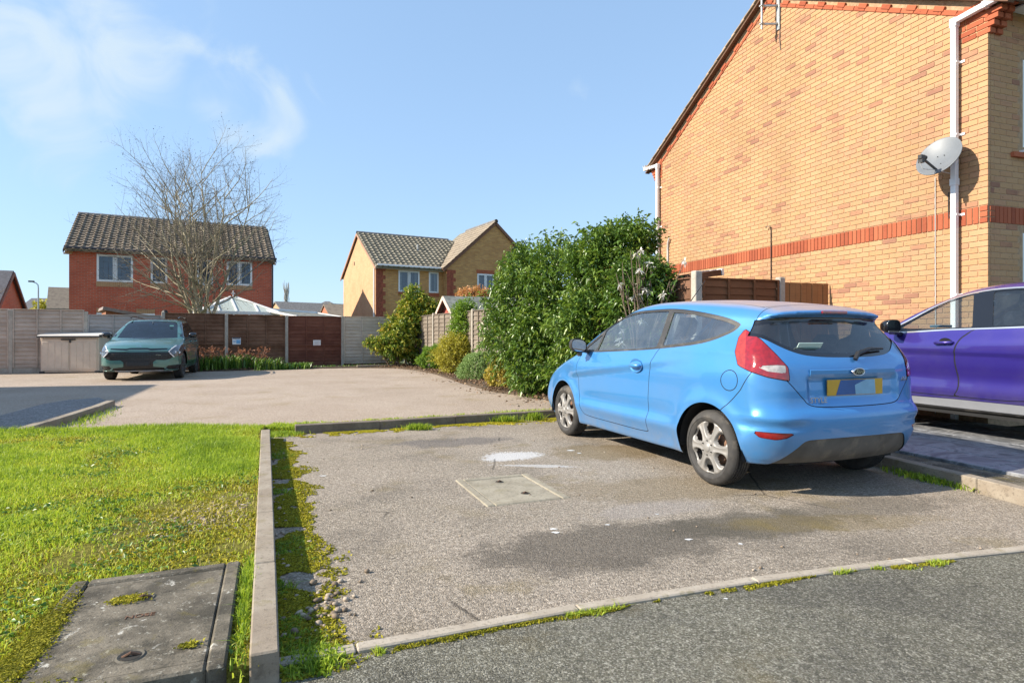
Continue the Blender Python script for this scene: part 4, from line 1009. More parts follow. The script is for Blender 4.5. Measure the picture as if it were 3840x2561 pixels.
def lap_panel(parent, a, b, top, bot, mat, battens=2, nb=None, label=None, railmat=None, boards_as='obj', midrail=False):
    """panel from a to b (xy), front side to the right-hand side facing -normal"""
    a = Vector((*a, 0)); b = Vector((*b, 0)); L = (b - a).length; rz = math.atan2(b.y - a.y, b.x - a.x)
    fr = MB()
    for x in [0.02, L - 0.02] + [L * (k + 1) / (battens + 1) for k in range(battens)]: fr.box((x, -0.044, (top + bot) / 2), (0.038, 0.022, top - bot), ch=0.003)
    fr.box((L / 2, -0.012, top + 0.012), (L, 0.075, 0.024), ch=0.004); fr.box((L / 2, -0.024, bot + 0.02), (L, 0.02, 0.04), ch=0.003)
    if midrail: fr.box((L / 2, -0.045, bot + (top - bot) * 0.40), (L, 0.03, 0.05), ch=0.004)
    p_ = fr.build("panel", railmat or mat, parent); p_.location = a - parent.location; p_.rotation_euler = (0, 0, rz)
    if label: p_['label'] = label
    h = top - bot; nb = nb or int(h / 0.125); s = h / nb; ms = [lap_board_mesh(L - 0.04, s + 0.02, k) for k in range(4)]
    for m in ms: m.materials.append(mat); fix_normals(m)
    for i in range(nb):
        o = bpy.data.objects.new("board", ms[i % 4]); COL.objects.link(o); o.parent = p_; o.location = (0.02, 0, bot + s * i)
    return p_
BF = [G(u, 858 - (20 / 905) * u) for u in (-150, 25, 198, 375, 520, 658, 786, 915)]
bf = empty("back_fence", (*BF[1], 0), 0, None, "long lapped panel fence across the back of the court, grey then dark brown", "fence")
tops = [1.96, 1.96, 1.82, 1.90, 1.865, 1.86, 1.87]; mats = [M_wgrey, M_wgrey, M_wslate, M_wdark, M_wdark, M_wred, M_wpale]
fd = (Vector((*BF[7], 0)) - Vector((*BF[0], 0))).normalized()
for i in range(7):
    a, b = Vector((*BF[i], 0)) + fd * 0.05, Vector((*BF[i + 1], 0)) - fd * 0.05
    lap_panel(bf, a[:2], b[:2], tops[i], 0.17 if i < 4 else 0.10, mats[i], 2, midrail=(i in (3, 4, 5)), railmat=None, label=("weathered grey panel" if i < 2 else "slate grey panel" if i == 2 else "pale grey panel" if i == 6 else "dark brown panel"))
    gb = MB().box(((a - b).length / 2, 0, 0.085), ((a - b).length, 0.05, 0.17), ch=0.004).build("gravel_board", M_post if i < 3 else M_wdark, bf); gb.location = a - bf.location; gb.rotation_euler = (0, 0, math.atan2(fd.y, fd.x))
for i in range(8):
    h = [1.98, 1.97, 1.93, 1.96, 1.91, 1.90, 1.90, 1.90][i]
    mb = MB(); mb.box((0, -0.01, h / 2), (0.10, 0.115, h), ch=0.012); o = mb.build("post", M_post, bf); o.location = Vector((*BF[i], 0)) - bf.location; o.rotation_euler = (0, 0, math.atan2(fd.y, fd.x))
# notices
def on_fence(u, v, off=-0.07):
    k = (u - 1175.5) / 1377.5; a = Vector((*BF[1], 0)); s = (k * a.y - a.x) / (fd.x - k * fd.y); q = a + fd * s; nrm = Vector((fd.y, -fd.x, 0))
    q = q + nrm * (-off); return Vector((q.x, q.y, CAM_H - (v - 770.2) * q.y / 1377.5))
def notice(u, v, w, h, label, parts):
    q = on_fence(u, v); n_ = empty("notice", q, math.atan2(fd.y, fd.x), None, label, "notice", "notices on the back fence")
    MB().box((0, 0, 0), (w, 0.006, h)).build("board", M_white, n_)
    for (nm, m, cx, cz, ww, hh_) in parts: MB().box((cx, -0.0045, cz), (ww, 0.004, hh_)).build(nm, m, n_)
M_blue = plain("notice_blue", (0.16, 0.42, 0.70), 0.5); M_navy = plain("notice_dark", (0.03, 0.04, 0.07), 0.5); M_pink = plain("notice_pink", (0.70, 0.50, 0.52), 0.5); M_ink = plain("notice_ink", (0.45, 0.35, 0.38), 0.6)
notice(543, 783, 0.27, 0.24, "small blue and white notice on the dark fence panel nearest the green car", [("heading", M_navy, 0, 0.095, 0.25, 0.04), ("blue_field", M_blue, 0.055, -0.02, 0.13, 0.13), ("text_line", M_blue, -0.07, 0.01, 0.08, 0.02), ("text_line", M_blue, -0.07, -0.03, 0.08, 0.02)])
notice(727, 787, 0.27, 0.20, "small white and pink notice on the red brown fence panel", [("text_line", M_ink, 0, 0.05 - 0.032 * k, 0.2, 0.010) for k in range(4)] + [("pink_edge", M_pink, 0, -0.085, 0.26, 0.02)])

# side fence running from the near post to the back corner
NP = Vector((2.79, 9.07, 0)); BC = Vector((*BF[7], 0)) + Vector((0.25, 0.15, 0))
sf = empty("side_fence", NP, 0, None, "weathered side fence half hidden behind the shrubs", "fence")
d = (BC - NP); n = 9; d.normalize(); st = (BC - NP).length / n
for i in range(n):
    a = BC - d * (st * i + 0.05); b = BC - d * (st * (i + 1) - 0.05)
    lap_panel(sf, a[:2], b[:2], 1.86 if i < n - 1 else 2.03, 0.1, M_wdark if i == n - 1 else M_wside, 3 if i in (3, 4, 5) else 2, nb=13)  # near panel takes darker wood: shrub shade put into its colour
for i in range(n + 1):
    p_ = BC - d * (st * i); h = 1.93 if i < n else 2.14
    w = 0.10 if i < n else 0.125
    MB().box((0, 0, h / 2), (w, w, h), ch=0.012).build("post", M_post, sf, loc=p_ - NP, rz=math.atan2(d.y, d.x) if i < n else math.atan2(0.8, 2.44))
# short fence and closeboard panel from the near post to the gable wall
FD = Vector((2.44, 0.80, 0)).normalized(); E_ = NP + FD * 2.52
P2 = NP + FD * 1.56
gf = empty("brown_fence", P2, 0, None, "short chestnut brown fence joining the shrub bed to the gable wall", "fence")
lap_panel(gf, (NP + FD * 0.075)[:2], (P2 - FD * 0.06)[:2], 2.02, 0.1, M_wbrown, 2, nb=17)
MB().box((0, 0, 1.045), (0.11, 0.11, 2.09), ch=0.012).build("post", M_post, gf, rz=math.atan2(FD.y, FD.x))
w_ = (E_ - P2).length - 0.06; nb = 8; bm_ = MB().box((0, 0, 0), (w_ / nb - 0.004, 0.02, 1.95), ch=0.003).build("board", M_wtan, gf); bm_.rotation_euler = (0, 0, math.atan2(FD.y, FD.x))
for i in range(nb):
    o = bm_ if i == 0 else dup(bm_, gf); o.location = FD * (0.06 + w_ * (i + 0.5) / nb) + Vector((0, 0, 1.04)) + Vector((FD.y, -FD.x, 0)) * (0.006 * (i % 2))
MB().box((w_ / 2 + 0.06, 0.04, 1.6), (w_, 0.05, 0.09)).box((w_ / 2 + 0.06, 0.04, 0.5), (w_, 0.05, 0.09)).build("rail", M_wtan, gf, rz=math.atan2(FD.y, FD.x))
# lean-to roof tip showing above the brown fence
a = Vector(P(1578, 637, 10.6)); b = Vector(P(1637, 627, 10.9))
lt = empty("lean_to", a, 0, None, "dark lean to roof edge with a white end above the brown fence", "lean-to")
MB().bar((0, 0, 0), (b - a) - (b - a).normalized() * 0.06, 0.5, 0.10, 0.006).build("roof_edge", M_wdark, lt); MB().bar((b - a) - (b - a).normalized() * 0.058, b - a, 0.52, 0.12, 0.006).build("end_cap", M_white, lt)
MB().bar((0.05, 0.15, -0.05), (0.05, 0.15, -a.z), 0.08, 0.08).build("leg", M_wdark, lt); q_ = (b - a); MB().bar((q_.x - .08, q_.y + 0.15, q_.z - 0.05), (q_.x - .08, q_.y + 0.15, -a.z), 0.06, 0.06).build("leg", M_wdark, lt)

# garden buildings behind the fence
M_poly = plain("opal_roofing", (0.46, 0.50, 0.44), 0.4, var=0.06)
cA = P(463, 716, 25.5); cB = P(640, 716, 27.3); cx = Vector((cA[0], cA[1], 0)); cdir = Vector((cB[0] - cA[0], cB[1] - cA[1], 0)); CL = cdir.length
cons = empty("conservatory", cx, math.atan2(cdir.y, cdir.x), None, "white conservatory with a pale hipped roof in front of the red house", "conservatory")
ce = 2.22; cz = 2.92; cd_ = 3.0; ap_ = (CL * 0.44, cd_ / 2)
rp = [(0, 0, ce), (CL, 0, ce), (CL, cd_, ce), (0, cd_, ce), (ap_[0], ap_[1], cz), (ap_[0] + 0.25, ap_[1], cz)]
pn = MB(); pn.add(rp, [(0, 1, 5, 4), (1, 2, 5), (2, 3, 4, 5), (3, 0, 4)]); pn.build("roof", M_poly, cons)
rf = MB()
for e in ((0, 4), (1, 5), (2, 5), (3, 4)): rf.bar(Vector(rp[e[0]]) + Vector((0, 0, 0.02)), Vector(rp[e[1]]) + Vector((0, 0, 0.02)), 0.09, 0.06)
for k in (0.22, 0.44, 0.72):
    a = Vector((CL * k, 0, ce)); t_ = Vector((ap_[0] + 0.12, ap_[1], cz)); q_ = a.lerp(t_, 0.98 if k == 0.44 else 0.62 if k < .44 else .7)
    e_ = Vector((CL * k, 0, ce)); zz = lambda y: ce + (cz - ce) * y / ap_[1]
    yy = ap_[1] * (1.0 if k == 0.44 else 0.5 if k < 0.44 else 0.5); rf.bar(e_ + Vector((0, 0, 0.02)), Vector((CL * k, yy, zz(yy) + 0.02)), 0.06, 0.05)
rf.build("rafter", M_white, cons)
MB().tube([(ap_[0] + 0.12, ap_[1], cz), (ap_[0] + 0.12, ap_[1], cz + 0.3)], 0.025, 8).box((ap_[0] + 0.12, ap_[1], cz + 0.18), (0.16, 0.02, 0.04)).build("finial", M_white, cons)
MB().box((CL / 2, 0, ce - 0.06), (CL + 0.1, 0.12, 0.14), ch=0.01).box((CL, cd_ / 2, ce - 0.06), (0.12, cd_, 0.14)).box((0, cd_ / 2, ce - 0.06), (0.12, cd_, 0.14)).build("eaves_beam", M_white, cons)
wf = MB()
for k in range(6): wf.box((CL * k / 5, 0, 1.07), (0.07, 0.07, 2.14))
wf.box((CL / 2, 0, 0.6), (CL, 0.07, 0.07)).box((CL / 2, 0, 0.28), (CL, 0.06, 0.56)); wf.build("frame", M_white, cons)
MB().box((CL / 2, 0.0, 1.35), (CL - 0.05, 0.02, 1.5)).build("pane", M_glassh, cons)
# lean-to against the red house
a = Vector(P(243, 706, 22.6)); b = Vector(P(335, 727, 23.4))
lt2 = empty("lean_to", (a.x, a.y, 0), 0, None, "brown timber lean to with a sloping fascia under the red house", "lean-to")
dd = Vector((b.x - a.x, b.y - a.y, 0)); V_ = [(0, 0, 0), (dd.x, dd.y, 0), (dd.x, dd.y, b.z - 0.1), (0, 0, a.z - 0.1)]
up_ = Vector((-dd.y, dd.x, 0)).normalized() * 2.0; V2 = [tuple(Vector(v) + up_) for v in V_]
MB().add(V_ + V2, [(0, 1, 2, 3), (7, 6, 5, 4), (0, 3, 7, 4), (1, 5, 6, 2), (3, 2, 6, 7)]).build("wall", plain("brown_boards", (0.28, 0.11, 0.05), 0.8), lt2)
mid = up_ / 2; MB().bar(Vector((0, 0, a.z - 0.03)) + mid - dd.normalized() * 0.1, Vector((dd.x, dd.y, b.z - 0.03)) + mid + dd.normalized() * 0.2, 2.3, 0.12).build("roof", plain("grey_brown_fascia", (0.24, 0.19, 0.17), 0.7), lt2)
# felt roofed summerhouse in the middle
M_felt = plain("grey_felt", (0.16, 0.17, 0.15), 0.9, var=0.35, scale=5, bump=0.4)
q0 = P(678, 724, 26); q1 = P(822, 724, 29)
dd = Vector((q1[0] - q0[0], q1[1] - q0[1], 0)); sL = dd.length
sumh = empty("summerhouse", (q0[0], q0[1], 0), math.atan2(dd.y, dd.x), None, "low felt roofed garden room with a white edge behind the dark fence panel", "garden room")
MB().box((sL / 2, 1.3, 0.95), (sL - 0.2, 2.5, 1.9)).build("wall", plain("grey_cladding", (0.42, 0.43, 0.42), 0.7), sumh)
MB().add([(0, -0.1, 1.98), (sL, -0.1, 1.93), (sL - 0.25, 2.7, 2.28), (0.1, 2.7, 2.36), (0, -0.1, 1.92), (sL, -0.1, 1.87), (sL - 0.25, 2.7, 2.2), (0.1, 2.7, 2.28)], [(0, 1, 2, 3), (4, 7, 6, 5), (0, 4, 5, 1), (1, 5, 6, 2), (2, 6, 7, 3), (3, 7, 4, 0)]).build("roof", M_felt, sumh)
MB().bar((0.1, 2.72, 2.40), (sL - 0.25, 2.72, 2.32), 0.06, 0.10).bar((0.02, -0.1, 1.98), (0.1, 2.7, 2.38), 0.05, 0.08).bar((sL, -0.1, 1.93), (sL - 0.25, 2.7, 2.30), 0.04, 0.06).build("roof_edge", M_white, sumh)
MB().box((0.05, 0.0, 1.0), (0.1, 0.1, 2.1)).build("post", M_white, sumh)
# shed behind the side fence
s0 = Vector((*P(1015, 709, 21.2)[:2], 0)); shed = empty("shed", s0, math.radians(22), None, "small red gabled shed with a grey felt roof behind the side fence", "shed")
sw, sd, se, sr = 1.6, 3.0, 1.98, 2.45
Rr = Matrix.Identity(4)
mb = MB(); V_ = [(0, 0, 0), (0, -sw, 0), (0, -sw, se), (0, -sw / 2, sr), (0, 0, se)]; V2 = [(sd, y, z) for _, y, z in V_]
mb.add(V_ + V2, [(0, 1, 2, 3, 4), (9, 8, 7, 6, 5)] + [(i, 5 + i, 5 + (i + 1) % 5, (i + 1) % 5) for i in range(5)]); mb.build("wall", plain("red_shed_boards", (0.36, 0.085, 0.06), 0.8), shed)
mb = MB(); mb.bar((sd / 2 - 0.05, 0.15, se - 0.06), (sd / 2 - 0.05, -sw / 2, sr + 0.04), sd + 0.3, 0.04); mb.bar((sd / 2 - 0.05, -sw - 0.15, se - 0.06), (sd / 2 - 0.05, -sw / 2, sr + 0.04), sd + 0.3, 0.04); mb.build("roof", M_felt, shed)
mb = MB(); mb.bar((-0.2, 0.17, se - 0.1), (-0.2, -sw / 2, sr + 0.0), 0.03, 0.12); mb.bar((-0.2, -sw - 0.17, se - 0.1), (-0.2, -sw / 2, sr + 0.0), 0.03, 0.12); mb.build("bargeboard", plain("cream_paint", (0.66, 0.52, 0.42), 0.6), shed)
# street lamp far left, black pots behind the fence
sp = P(88, 700, 48); lamp = empty("street_lamp", (sp[0], sp[1], 0), 0, None, "thin grey street lamp between the orange gable and the red house", "street lamp")
zt = CAM_H + (770.2 - 650) * 48 / 1377.5
MB().tube([(0, 0, 0), (0, 0, 2.2), (0, 0, zt - 0.4)], [0.09, 0.06, 0.05], 10).build("pole", M_galv, lamp); MB().tube([(0, 0, zt - 0.4), (-0.02, 0, zt - 0.15), (-0.15, -0.05, zt), (-0.35, -0.1, zt + 0.08)], 0.04, 8).build("arm", M_galv, lamp)
MB().box((-0.45, -0.13, zt + 0.12), (0.4, 0.2, 0.12), 0.3, 0.03).build("lantern", M_black, lamp)
for i, u in enumerate((379, 452)):
    a = P(u, 722, 22.6 + i); p_ = MB().lathe([(0.0, 0.17), (0.06, 0.16), (0.10, 0.10), (0.11, 0.0), (0.05, -0.05), (0.03, -0.05), (0.03, -a[2])], 12).build("pot_cowl", M_black, None, True); p_.location = a
    tag(p_, ["black domed cowl on a stem behind the fence left of the bare tree", "black domed cowl on a stem at the foot of the bare tree"][i], "cowl", "black cowls behind the fence")

# storage box
M_beige = plain("beige_plastic", (0.62, 0.52, 0.42), 0.55, var=0.05); M_beige_lid = plain("cream_lid", (0.70, 0.66, 0.60), 0.5, var=0.04); M_dgrey = plain("dark_plastic", (0.045, 0.045, 0.045), 0.6)
b0 = Vector((*G(92, 857.5), 0)); b1 = Vector((*G(227, 856), 0)); bd = b1 - b0; bL = bd.length
box = empty("storage_box", b0, math.atan2(bd.y, bd.x), None, "beige plastic garden storage box with double doors by the fence", "storage box")
bh_ = 1.10; MB().box((bL / 2, 0.38, bh_ / 2 + 0.02), (bL, 0.74, bh_), ch=0.02).build("body", M_beige, box)
for k in range(2):
    x0 = 0.05 + (bL / 2 - 0.03) * k; w = bL / 2 - 0.07; dr = MB().box((x0 + w / 2, 0.0, 0.57), (w, 0.03, 0.98), ch=0.008)
    for j in range(4): dr.box((x0 + w * (j + 0.5) / 4, -0.016, 0.55), (w / 4 - 0.03, 0.014, 0.84), ch=0.006)
    dr.build("door", M_beige, box)
ld = MB(); ld.add([(-0.05, -0.09, 1.13), (bL + 0.05, -0.09, 1.13), (bL + 0.05, 0.80, 1.22), (-0.05, 0.80, 1.22), (-0.03, -0.07, 1.18), (bL + 0.03, -0.07, 1.18), (bL + 0.03, 0.78, 1.275), (-0.03, 0.78, 1.275)], [(0, 3, 2, 1), (4, 5, 6, 7), (0, 1, 5, 4), (1, 2, 6, 5), (2, 3, 7, 6), (3, 0, 4, 7)]).build("lid", M_beige_lid, box)
MB().box((bL / 2, -0.075, 1.125), (bL + 0.12, 0.04, 0.05), ch=0.01).box((bL + 0.045, 0.36, 1.165), (0.03, 0.86, 0.05)).box((-0.045, 0.36, 1.165), (0.03, 0.86, 0.05)).build("rim", M_dgrey, box)
MB().box((bL / 2 - 0.02, -0.04, 1.04), (0.40, 0.03, 0.04), ch=0.006).box((bL / 2 + 0.03, -0.045, 0.99), (0.05, 0.03, 0.10), ch=0.006).build("latch", M_dgrey, box)
for x in (0.05, bL - 0.05): MB().box((x, 0.0, 0.03), (0.13, 0.06, 0.07), ch=0.008).build("foot", M_dgrey, box)
# ------------------------------------------------------------------ car bodies: an implicit shell, meshed, then cut along panel lines
def smax(a, b, k):
    h = np.clip(0.5 + 0.5 * (a - b) / k, 0, 1); return b * (1 - h) + a * h + k * h * (1 - h)
def sstep(x, a, b):
    t = np.clip((x - a) / (b - a), 0, 1); return t * t * (3 - 2 * t)
def catmull(pts, n=8, closed=True):
    P_ = np.array(pts, float); m = len(P_); out = []
    for i in range(m if closed else m - 1):
        p0, p1, p2, p3 = (P_[(i + k - 1) % m] if closed else P_[min(max(i + k - 1, 0), m - 1)] for k in range(4))
        for t in np.linspace(0, 1, n, endpoint=False):
            out.append(0.5 * ((2 * p1) + (-p0 + p2) * t + (2 * p0 - 5 * p1 + 4 * p2 - p3) * t * t + (-p0 + 3 * p1 - 3 * p2 + p3) * t ** 3))
    if not closed: out.append(P_[-1])
    return np.array(out)
def sdf_poly(x, z, poly):
    poly = np.asarray(poly, float); x = np.asarray(x, float); z = np.asarray(z, float)
    d = np.full(x.shape, 1e9); ins = np.zeros(x.shape, bool); n = len(poly)
    for i in range(n):
        ax, az = poly[i]; bx, bz = poly[(i + 1) % n]; ex, ez = bx - ax, bz - az
        t = np.clip(((x - ax) * ex + (z - az) * ez) / (ex * ex + ez * ez + 1e-12), 0, 1)
        d = np.minimum(d, (x - ax - t * ex) ** 2 + (z - az - t * ez) ** 2)
        c = (az > z) != (bz > z)
        if ez != 0: ins ^= c & (x < (z - az) * ex / ez + ax)
    d = np.sqrt(d); return np.where(ins, -d, d)
class Field2:
    def __init__(s, poly, x0, x1, z0, z1, h=0.01):
        s.x0, s.z0, s.h = x0, z0, h; xs = np.arange(x0, x1, h); zs = np.arange(z0, z1, h)
        X, Z = np.meshgrid(xs, zs, indexing='ij'); s.D = sdf_poly(X, Z, poly); s.n = s.D.shape
    def __call__(s, x, z):
        u = np.clip((x - s.x0) / s.h, 0, s.n[0] - 1.001); w = np.clip((z - s.z0) / s.h, 0, s.n[1] - 1.001)
        i = u.astype(int); j = w.astype(int); fu = u - i; fw = w - j; D = s.D
        return (D[i, j] * (1 - fu) + D[i + 1, j] * fu) * (1 - fw) + (D[i, j + 1] * (1 - fu) + D[i + 1, j + 1] * fu) * fw
def surface_nets(F, lo, hi, h):
    xs = [np.arange(lo[k], hi[k] + h, h) for k in range(3)]
    X, Y, Z = np.meshgrid(*xs, indexing='ij'); val = F(X.ravel(), Y.ravel(), Z.ravel()).reshape(X.shape)
    s = val < 0; nx, ny, nz = val.shape
    c = [val[a:nx - 1 + a, b:ny - 1 + b, d:nz - 1 + d] for a in (0, 1) for b in (0, 1) for d in (0, 1)]
    cs = np.stack([q < 0 for q in c]); act = cs.any(0) & ~cs.all(0)
    idx = -np.ones(act.shape, int); idx[act] = np.arange(act.sum()); I, J, K = np.nonzero(act)
    acc = np.zeros((len(I), 3)); cnt = np.zeros(len(I))
    corners = [(a, b, d) for a in (0, 1) for b in (0, 1) for d in (0, 1)]
    for e0 in range(8):
        for ax in range(3):
            a = list(corners[e0])
            if a[ax] == 1: continue
            b = list(a); b[ax] = 1
            v0 = val[I + a[0], J + a[1], K + a[2]]; v1 = val[I + b[0], J + b[1], K + b[2]]; m = (v0 < 0) != (v1 < 0)
            t = np.where(m, v0 / (v0 - v1 + 1e-12), 0); p = np.stack([I + a[0] + (ax == 0) * t, J + a[1] + (ax == 1) * t, K + a[2] + (ax == 2) * t], 1)
            acc[m] += p[m]; cnt[m] += 1
    Vv = acc / cnt[:, None] * h + np.array(lo); T = []
    for ax in range(3):
        o1, o2 = [(1, 2), (2, 0), (0, 1)][ax]
        sl0 = [slice(1, -1)] * 3; sl1 = [slice(1, -1)] * 3; sl0[ax] = slice(0, -1); sl1[ax] = slice(1, None)
        a = s[tuple(sl0)]; b = s[tuple(sl1)]; ii = np.argwhere(a != b); sg = a[a != b]
        ii = ii + np.array([1 if k != ax else 0 for k in range(3)])
        def cell(d1, d2):
            q = ii.copy(); q[:, o1] += d1; q[:, o2] += d2; return idx[q[:, 0], q[:, 1], q[:, 2]]
        q = np.stack([cell(-1, -1), cell(0, -1), cell(0, 0), cell(-1, 0)], 1); q[~sg] = q[~sg][:, ::-1]
        q = q[(q >= 0).all(1)]; T += [q[:, [0, 1, 2]], q[:, [0, 2, 3]]]
    return Vv, np.concatenate(T)
def grad(F, V, e=0.002):
    g = np.zeros_like(V)
    for k in range(3):
        d = np.zeros(3); d[k] = e; g[:, k] = (F(*(V + d).T) - F(*(V - d).T)) / (2 * e)
    return g
class Surf:
    """triangles with carried normals; split() cuts exactly along the zero line of a signed distance"""
    def __init__(s, V, N, T): s.V, s.N, s.T = V, N, T
    def split(s, d):
        d = np.where(np.abs(d) < 1e-6, 1e-6, d); td = d[s.T] < 0; k = td.sum(1)
        V = [s.V]; N = [s.N]; nv = len(s.V); Tin = [s.T[k == 3]]; Tout = [s.T[k == 0]]
        for lone in (1, 2):
            t = s.T[k == lone]
            if not len(t): continue
            m = td[k == lone] if lone == 1 else ~td[k == lone]; r = m.argmax(1); ar = np.arange(len(t))
            a, b, c = t[ar, r], t[ar, (r + 1) % 3], t[ar, (r + 2) % 3]
            def cut(p, q):
                w = (d[p] / (d[p] - d[q]))[:, None]; n_ = s.N[p] * (1 - w) + s.N[q] * w
                return s.V[p] * (1 - w) + s.V[q] * w, n_ / (np.linalg.norm(n_, axis=1, keepdims=True) + 1e-9)
            v1, n1 = cut(a, b); v2, n2 = cut(a, c); i1 = nv + ar; i2 = nv + len(t) + ar; nv += 2 * len(t)
            V += [v1, v2]; N += [n1, n2]
            tip = np.stack([a, i1, i2], 1); rest = np.concatenate([np.stack([i1, b, c], 1), np.stack([i1, c, i2], 1)])
            (Tin if lone == 1 else Tout).append(tip); (Tout if lone == 1 else Tin).append(rest)
        V = np.concatenate(V); N = np.concatenate(N)
        def pack(Ts):
            T_ = np.concatenate(Ts); u, inv = np.unique(T_, return_inverse=True); return Surf(V[u], N[u], inv.reshape(-1, 3))
        return pack(Tin), pack(Tout)
    def build(s, name, mat, parent, offset=0.0):
        if len(s.T) == 0: return None
        if name not in ('panel_gap', 'body', 'cabin_lining') and np.abs(s.V[:, 1]).min() > 0.12 and s.V[:, 1].min() < 0 < s.V[:, 1].max():
            a, b = s.split(s.V[:, 1]); b.build(name, mat, parent, offset); return a.build(name, mat, parent, offset)   # one part per side
        return np_mesh(name, s.V + s.N * offset, s.T, mat, parent, smooth=True, normals=s.N)
    def x(s): return s.V[:, 0]
    def y(s): return s.V[:, 1]
    def z(s): return s.V[:, 2]
FAR = 1.0
def car_shell(F, lo, hi, h):
    V, T = surface_nets(F, lo, hi, h)
    for _ in range(4):
        f = F(*V.T); g = grad(F, V); V = V - g * (np.clip(f, -h, h) / ((g ** 2).sum(1) + 1e-6))[:, None]
    g = grad(F, V); N = g / (np.linalg.norm(g, axis=1, keepdims=True) + 1e-9)
    a = V[T[:, 0]]; fn = np.cross(V[T[:, 1]] - a, V[T[:, 2]] - a); flip = (fn * N[T].mean(1)).sum(1) < 0
    T[flip] = T[flip][:, ::-1]; return Surf(V, N, T)

def paint(name, col, dust=(0.30, 0.26, 0.20), flake=0.35, zdust=(0.18, 0.5), rough=0.38, topdust=0.0, amt=0.5):
    t = NT(name); p = t.pos(); oc = t.n('ShaderNodeTexCoord').outputs['Object']
    sp = t.n('ShaderNodeSeparateXYZ', {0: oc}); n = t.noise(oc, 5, 6, 0.65); n2 = t.noise(oc, 1.5, 4, 0.6)
    low = t.mrange(sp.outputs[2], zdust[1], zdust[0]); nz_ = t.n('ShaderNodeSeparateXYZ', {0: t.n('ShaderNodeNewGeometry').outputs['Normal']}).outputs[2]
    d = t.math('MULTIPLY', t.math('MULTIPLY', low, t.mrange(n, 0.2, 0.75)), amt)
    c = t.mix(d, col, dust)
    if topdust:
        tp = t.math('MULTIPLY', t.math('MULTIPLY', t.mrange(nz_, 0.78, 0.97), t.mrange(n, 0.1, 0.8, 0.55, 1.0)), topdust); c = t.mix(tp, c, (0.50, 0.40, 0.34)); d = t.math('MAXIMUM', d, tp)
    film = t.math('MULTIPLY', t.mrange(n2, 0.35, 0.75), 0.10); c = t.mix(film, c, dust)
    t.base(c); t.set(Metallic=flake, Specular_IOR_Level=0.5, Roughness=rough, Coat_Roughness=t.mrange(n2, 0.3, 0.7, 0.015, 0.06), Coat_Weight=t.mrange(d, 0.0, 0.6, 1.0, 0.0))
    return t.m
M_rubber = plain("tyre_rubber", (0.042, 0.040, 0.038), 0.82, var=0.25, scale=14, dirt=((0.22, 0.19, 0.15), 5, 0.55), bump=0.15)
M_tread = plain("tread_rubber", (0.035, 0.034, 0.033), 0.85, var=0.2, scale=20, dirt=((0.16, 0.14, 0.11), 7, 0.5))
M_hub = plain("silver_wheel_trim", (0.26, 0.25, 0.235), 0.45, 0.2, var=0.08, dirt=((0.34, 0.27, 0.2), 9, 0.5)); M_alloy = plain("dark_alloy", (0.06, 0.06, 0.065), 0.35, 0.5); M_drum = plain("rusty_drum", (0.22, 0.125, 0.08), 0.8, var=0.35, scale=18)
M_arch = plain("arch_liner", (0.012, 0.012, 0.012), 0.9); M_trim = plain("satin_trim", (0.035, 0.034, 0.033), 0.5, dirt=((0.2, 0.18, 0.15), 6, 0.45)); M_gap = plain("panel_gap", (0.006, 0.006, 0.008), 0.8)
M_gloss = plain("gloss_black", (0.008, 0.008, 0.010), 0.12, coat=0.6, var=0.05)
M_cglass = glass("car_glass", (0.70, 0.79, 0.83), 1.0, 0.0, 2.7, 0.07); M_cglassd = glass("tinted_glass", (0.24, 0.29, 0.33), 1.0, 0.0, 1.9, 0.03)
M_cabin = plain("cabin_trim", (0.06, 0.062, 0.068), 0.85); M_seat = plain("seat_cloth", (0.075, 0.08, 0.095), 0.9, var=0.3, scale=40); M_pillar = plain("pale_pillar_trim", (0.55, 0.53, 0.48), 0.7)
M_chrome = plain("chrome", (0.75, 0.75, 0.77), 0.12, 1.0, var=0.03); M_mirror = plain("mirror_face", (0.8, 0.82, 0.85), 0.03, 1.0, var=0.01)
def lens(name, col, rough=0.08, trans=0.0, em=0.0):
    t = NT(name); p = t.n('ShaderNodeTexCoord').outputs['Object']; n = t.noise(p, 30, 3); c = t.mix(t.mrange(n, 0.35, 0.65), col, tuple(x * 0.7 for x in col)); t.base(c); t.set(Roughness=rough, Coat_Weight=1.0, Coat_Roughness=0.03, Specular_IOR_Level=0.7)
    v = t.vor(p, 70); t.set(Normal=t.bump(v, 0.06, 0.003)); return t.m
M_redlens = lens("red_lens", (0.30, 0.006, 0.008)); M_orlens = lens("orange_red_lens", (0.42, 0.035, 0.018)); M_clear = lens("clear_lens", (0.48, 0.45, 0.42)); M_head = lens("headlamp_lens", (0.55, 0.57, 0.58))
M_plate = plain("yellow_plate", (0.56, 0.33, 0.03), 0.35, var=0.06); M_mask = plain("blue_mask", (0.035, 0.10, 0.30), 0.25, var=0.1); M_maskp = plain("pale_blue_mask", (0.22, 0.42, 0.60), 0.25, var=0.1)

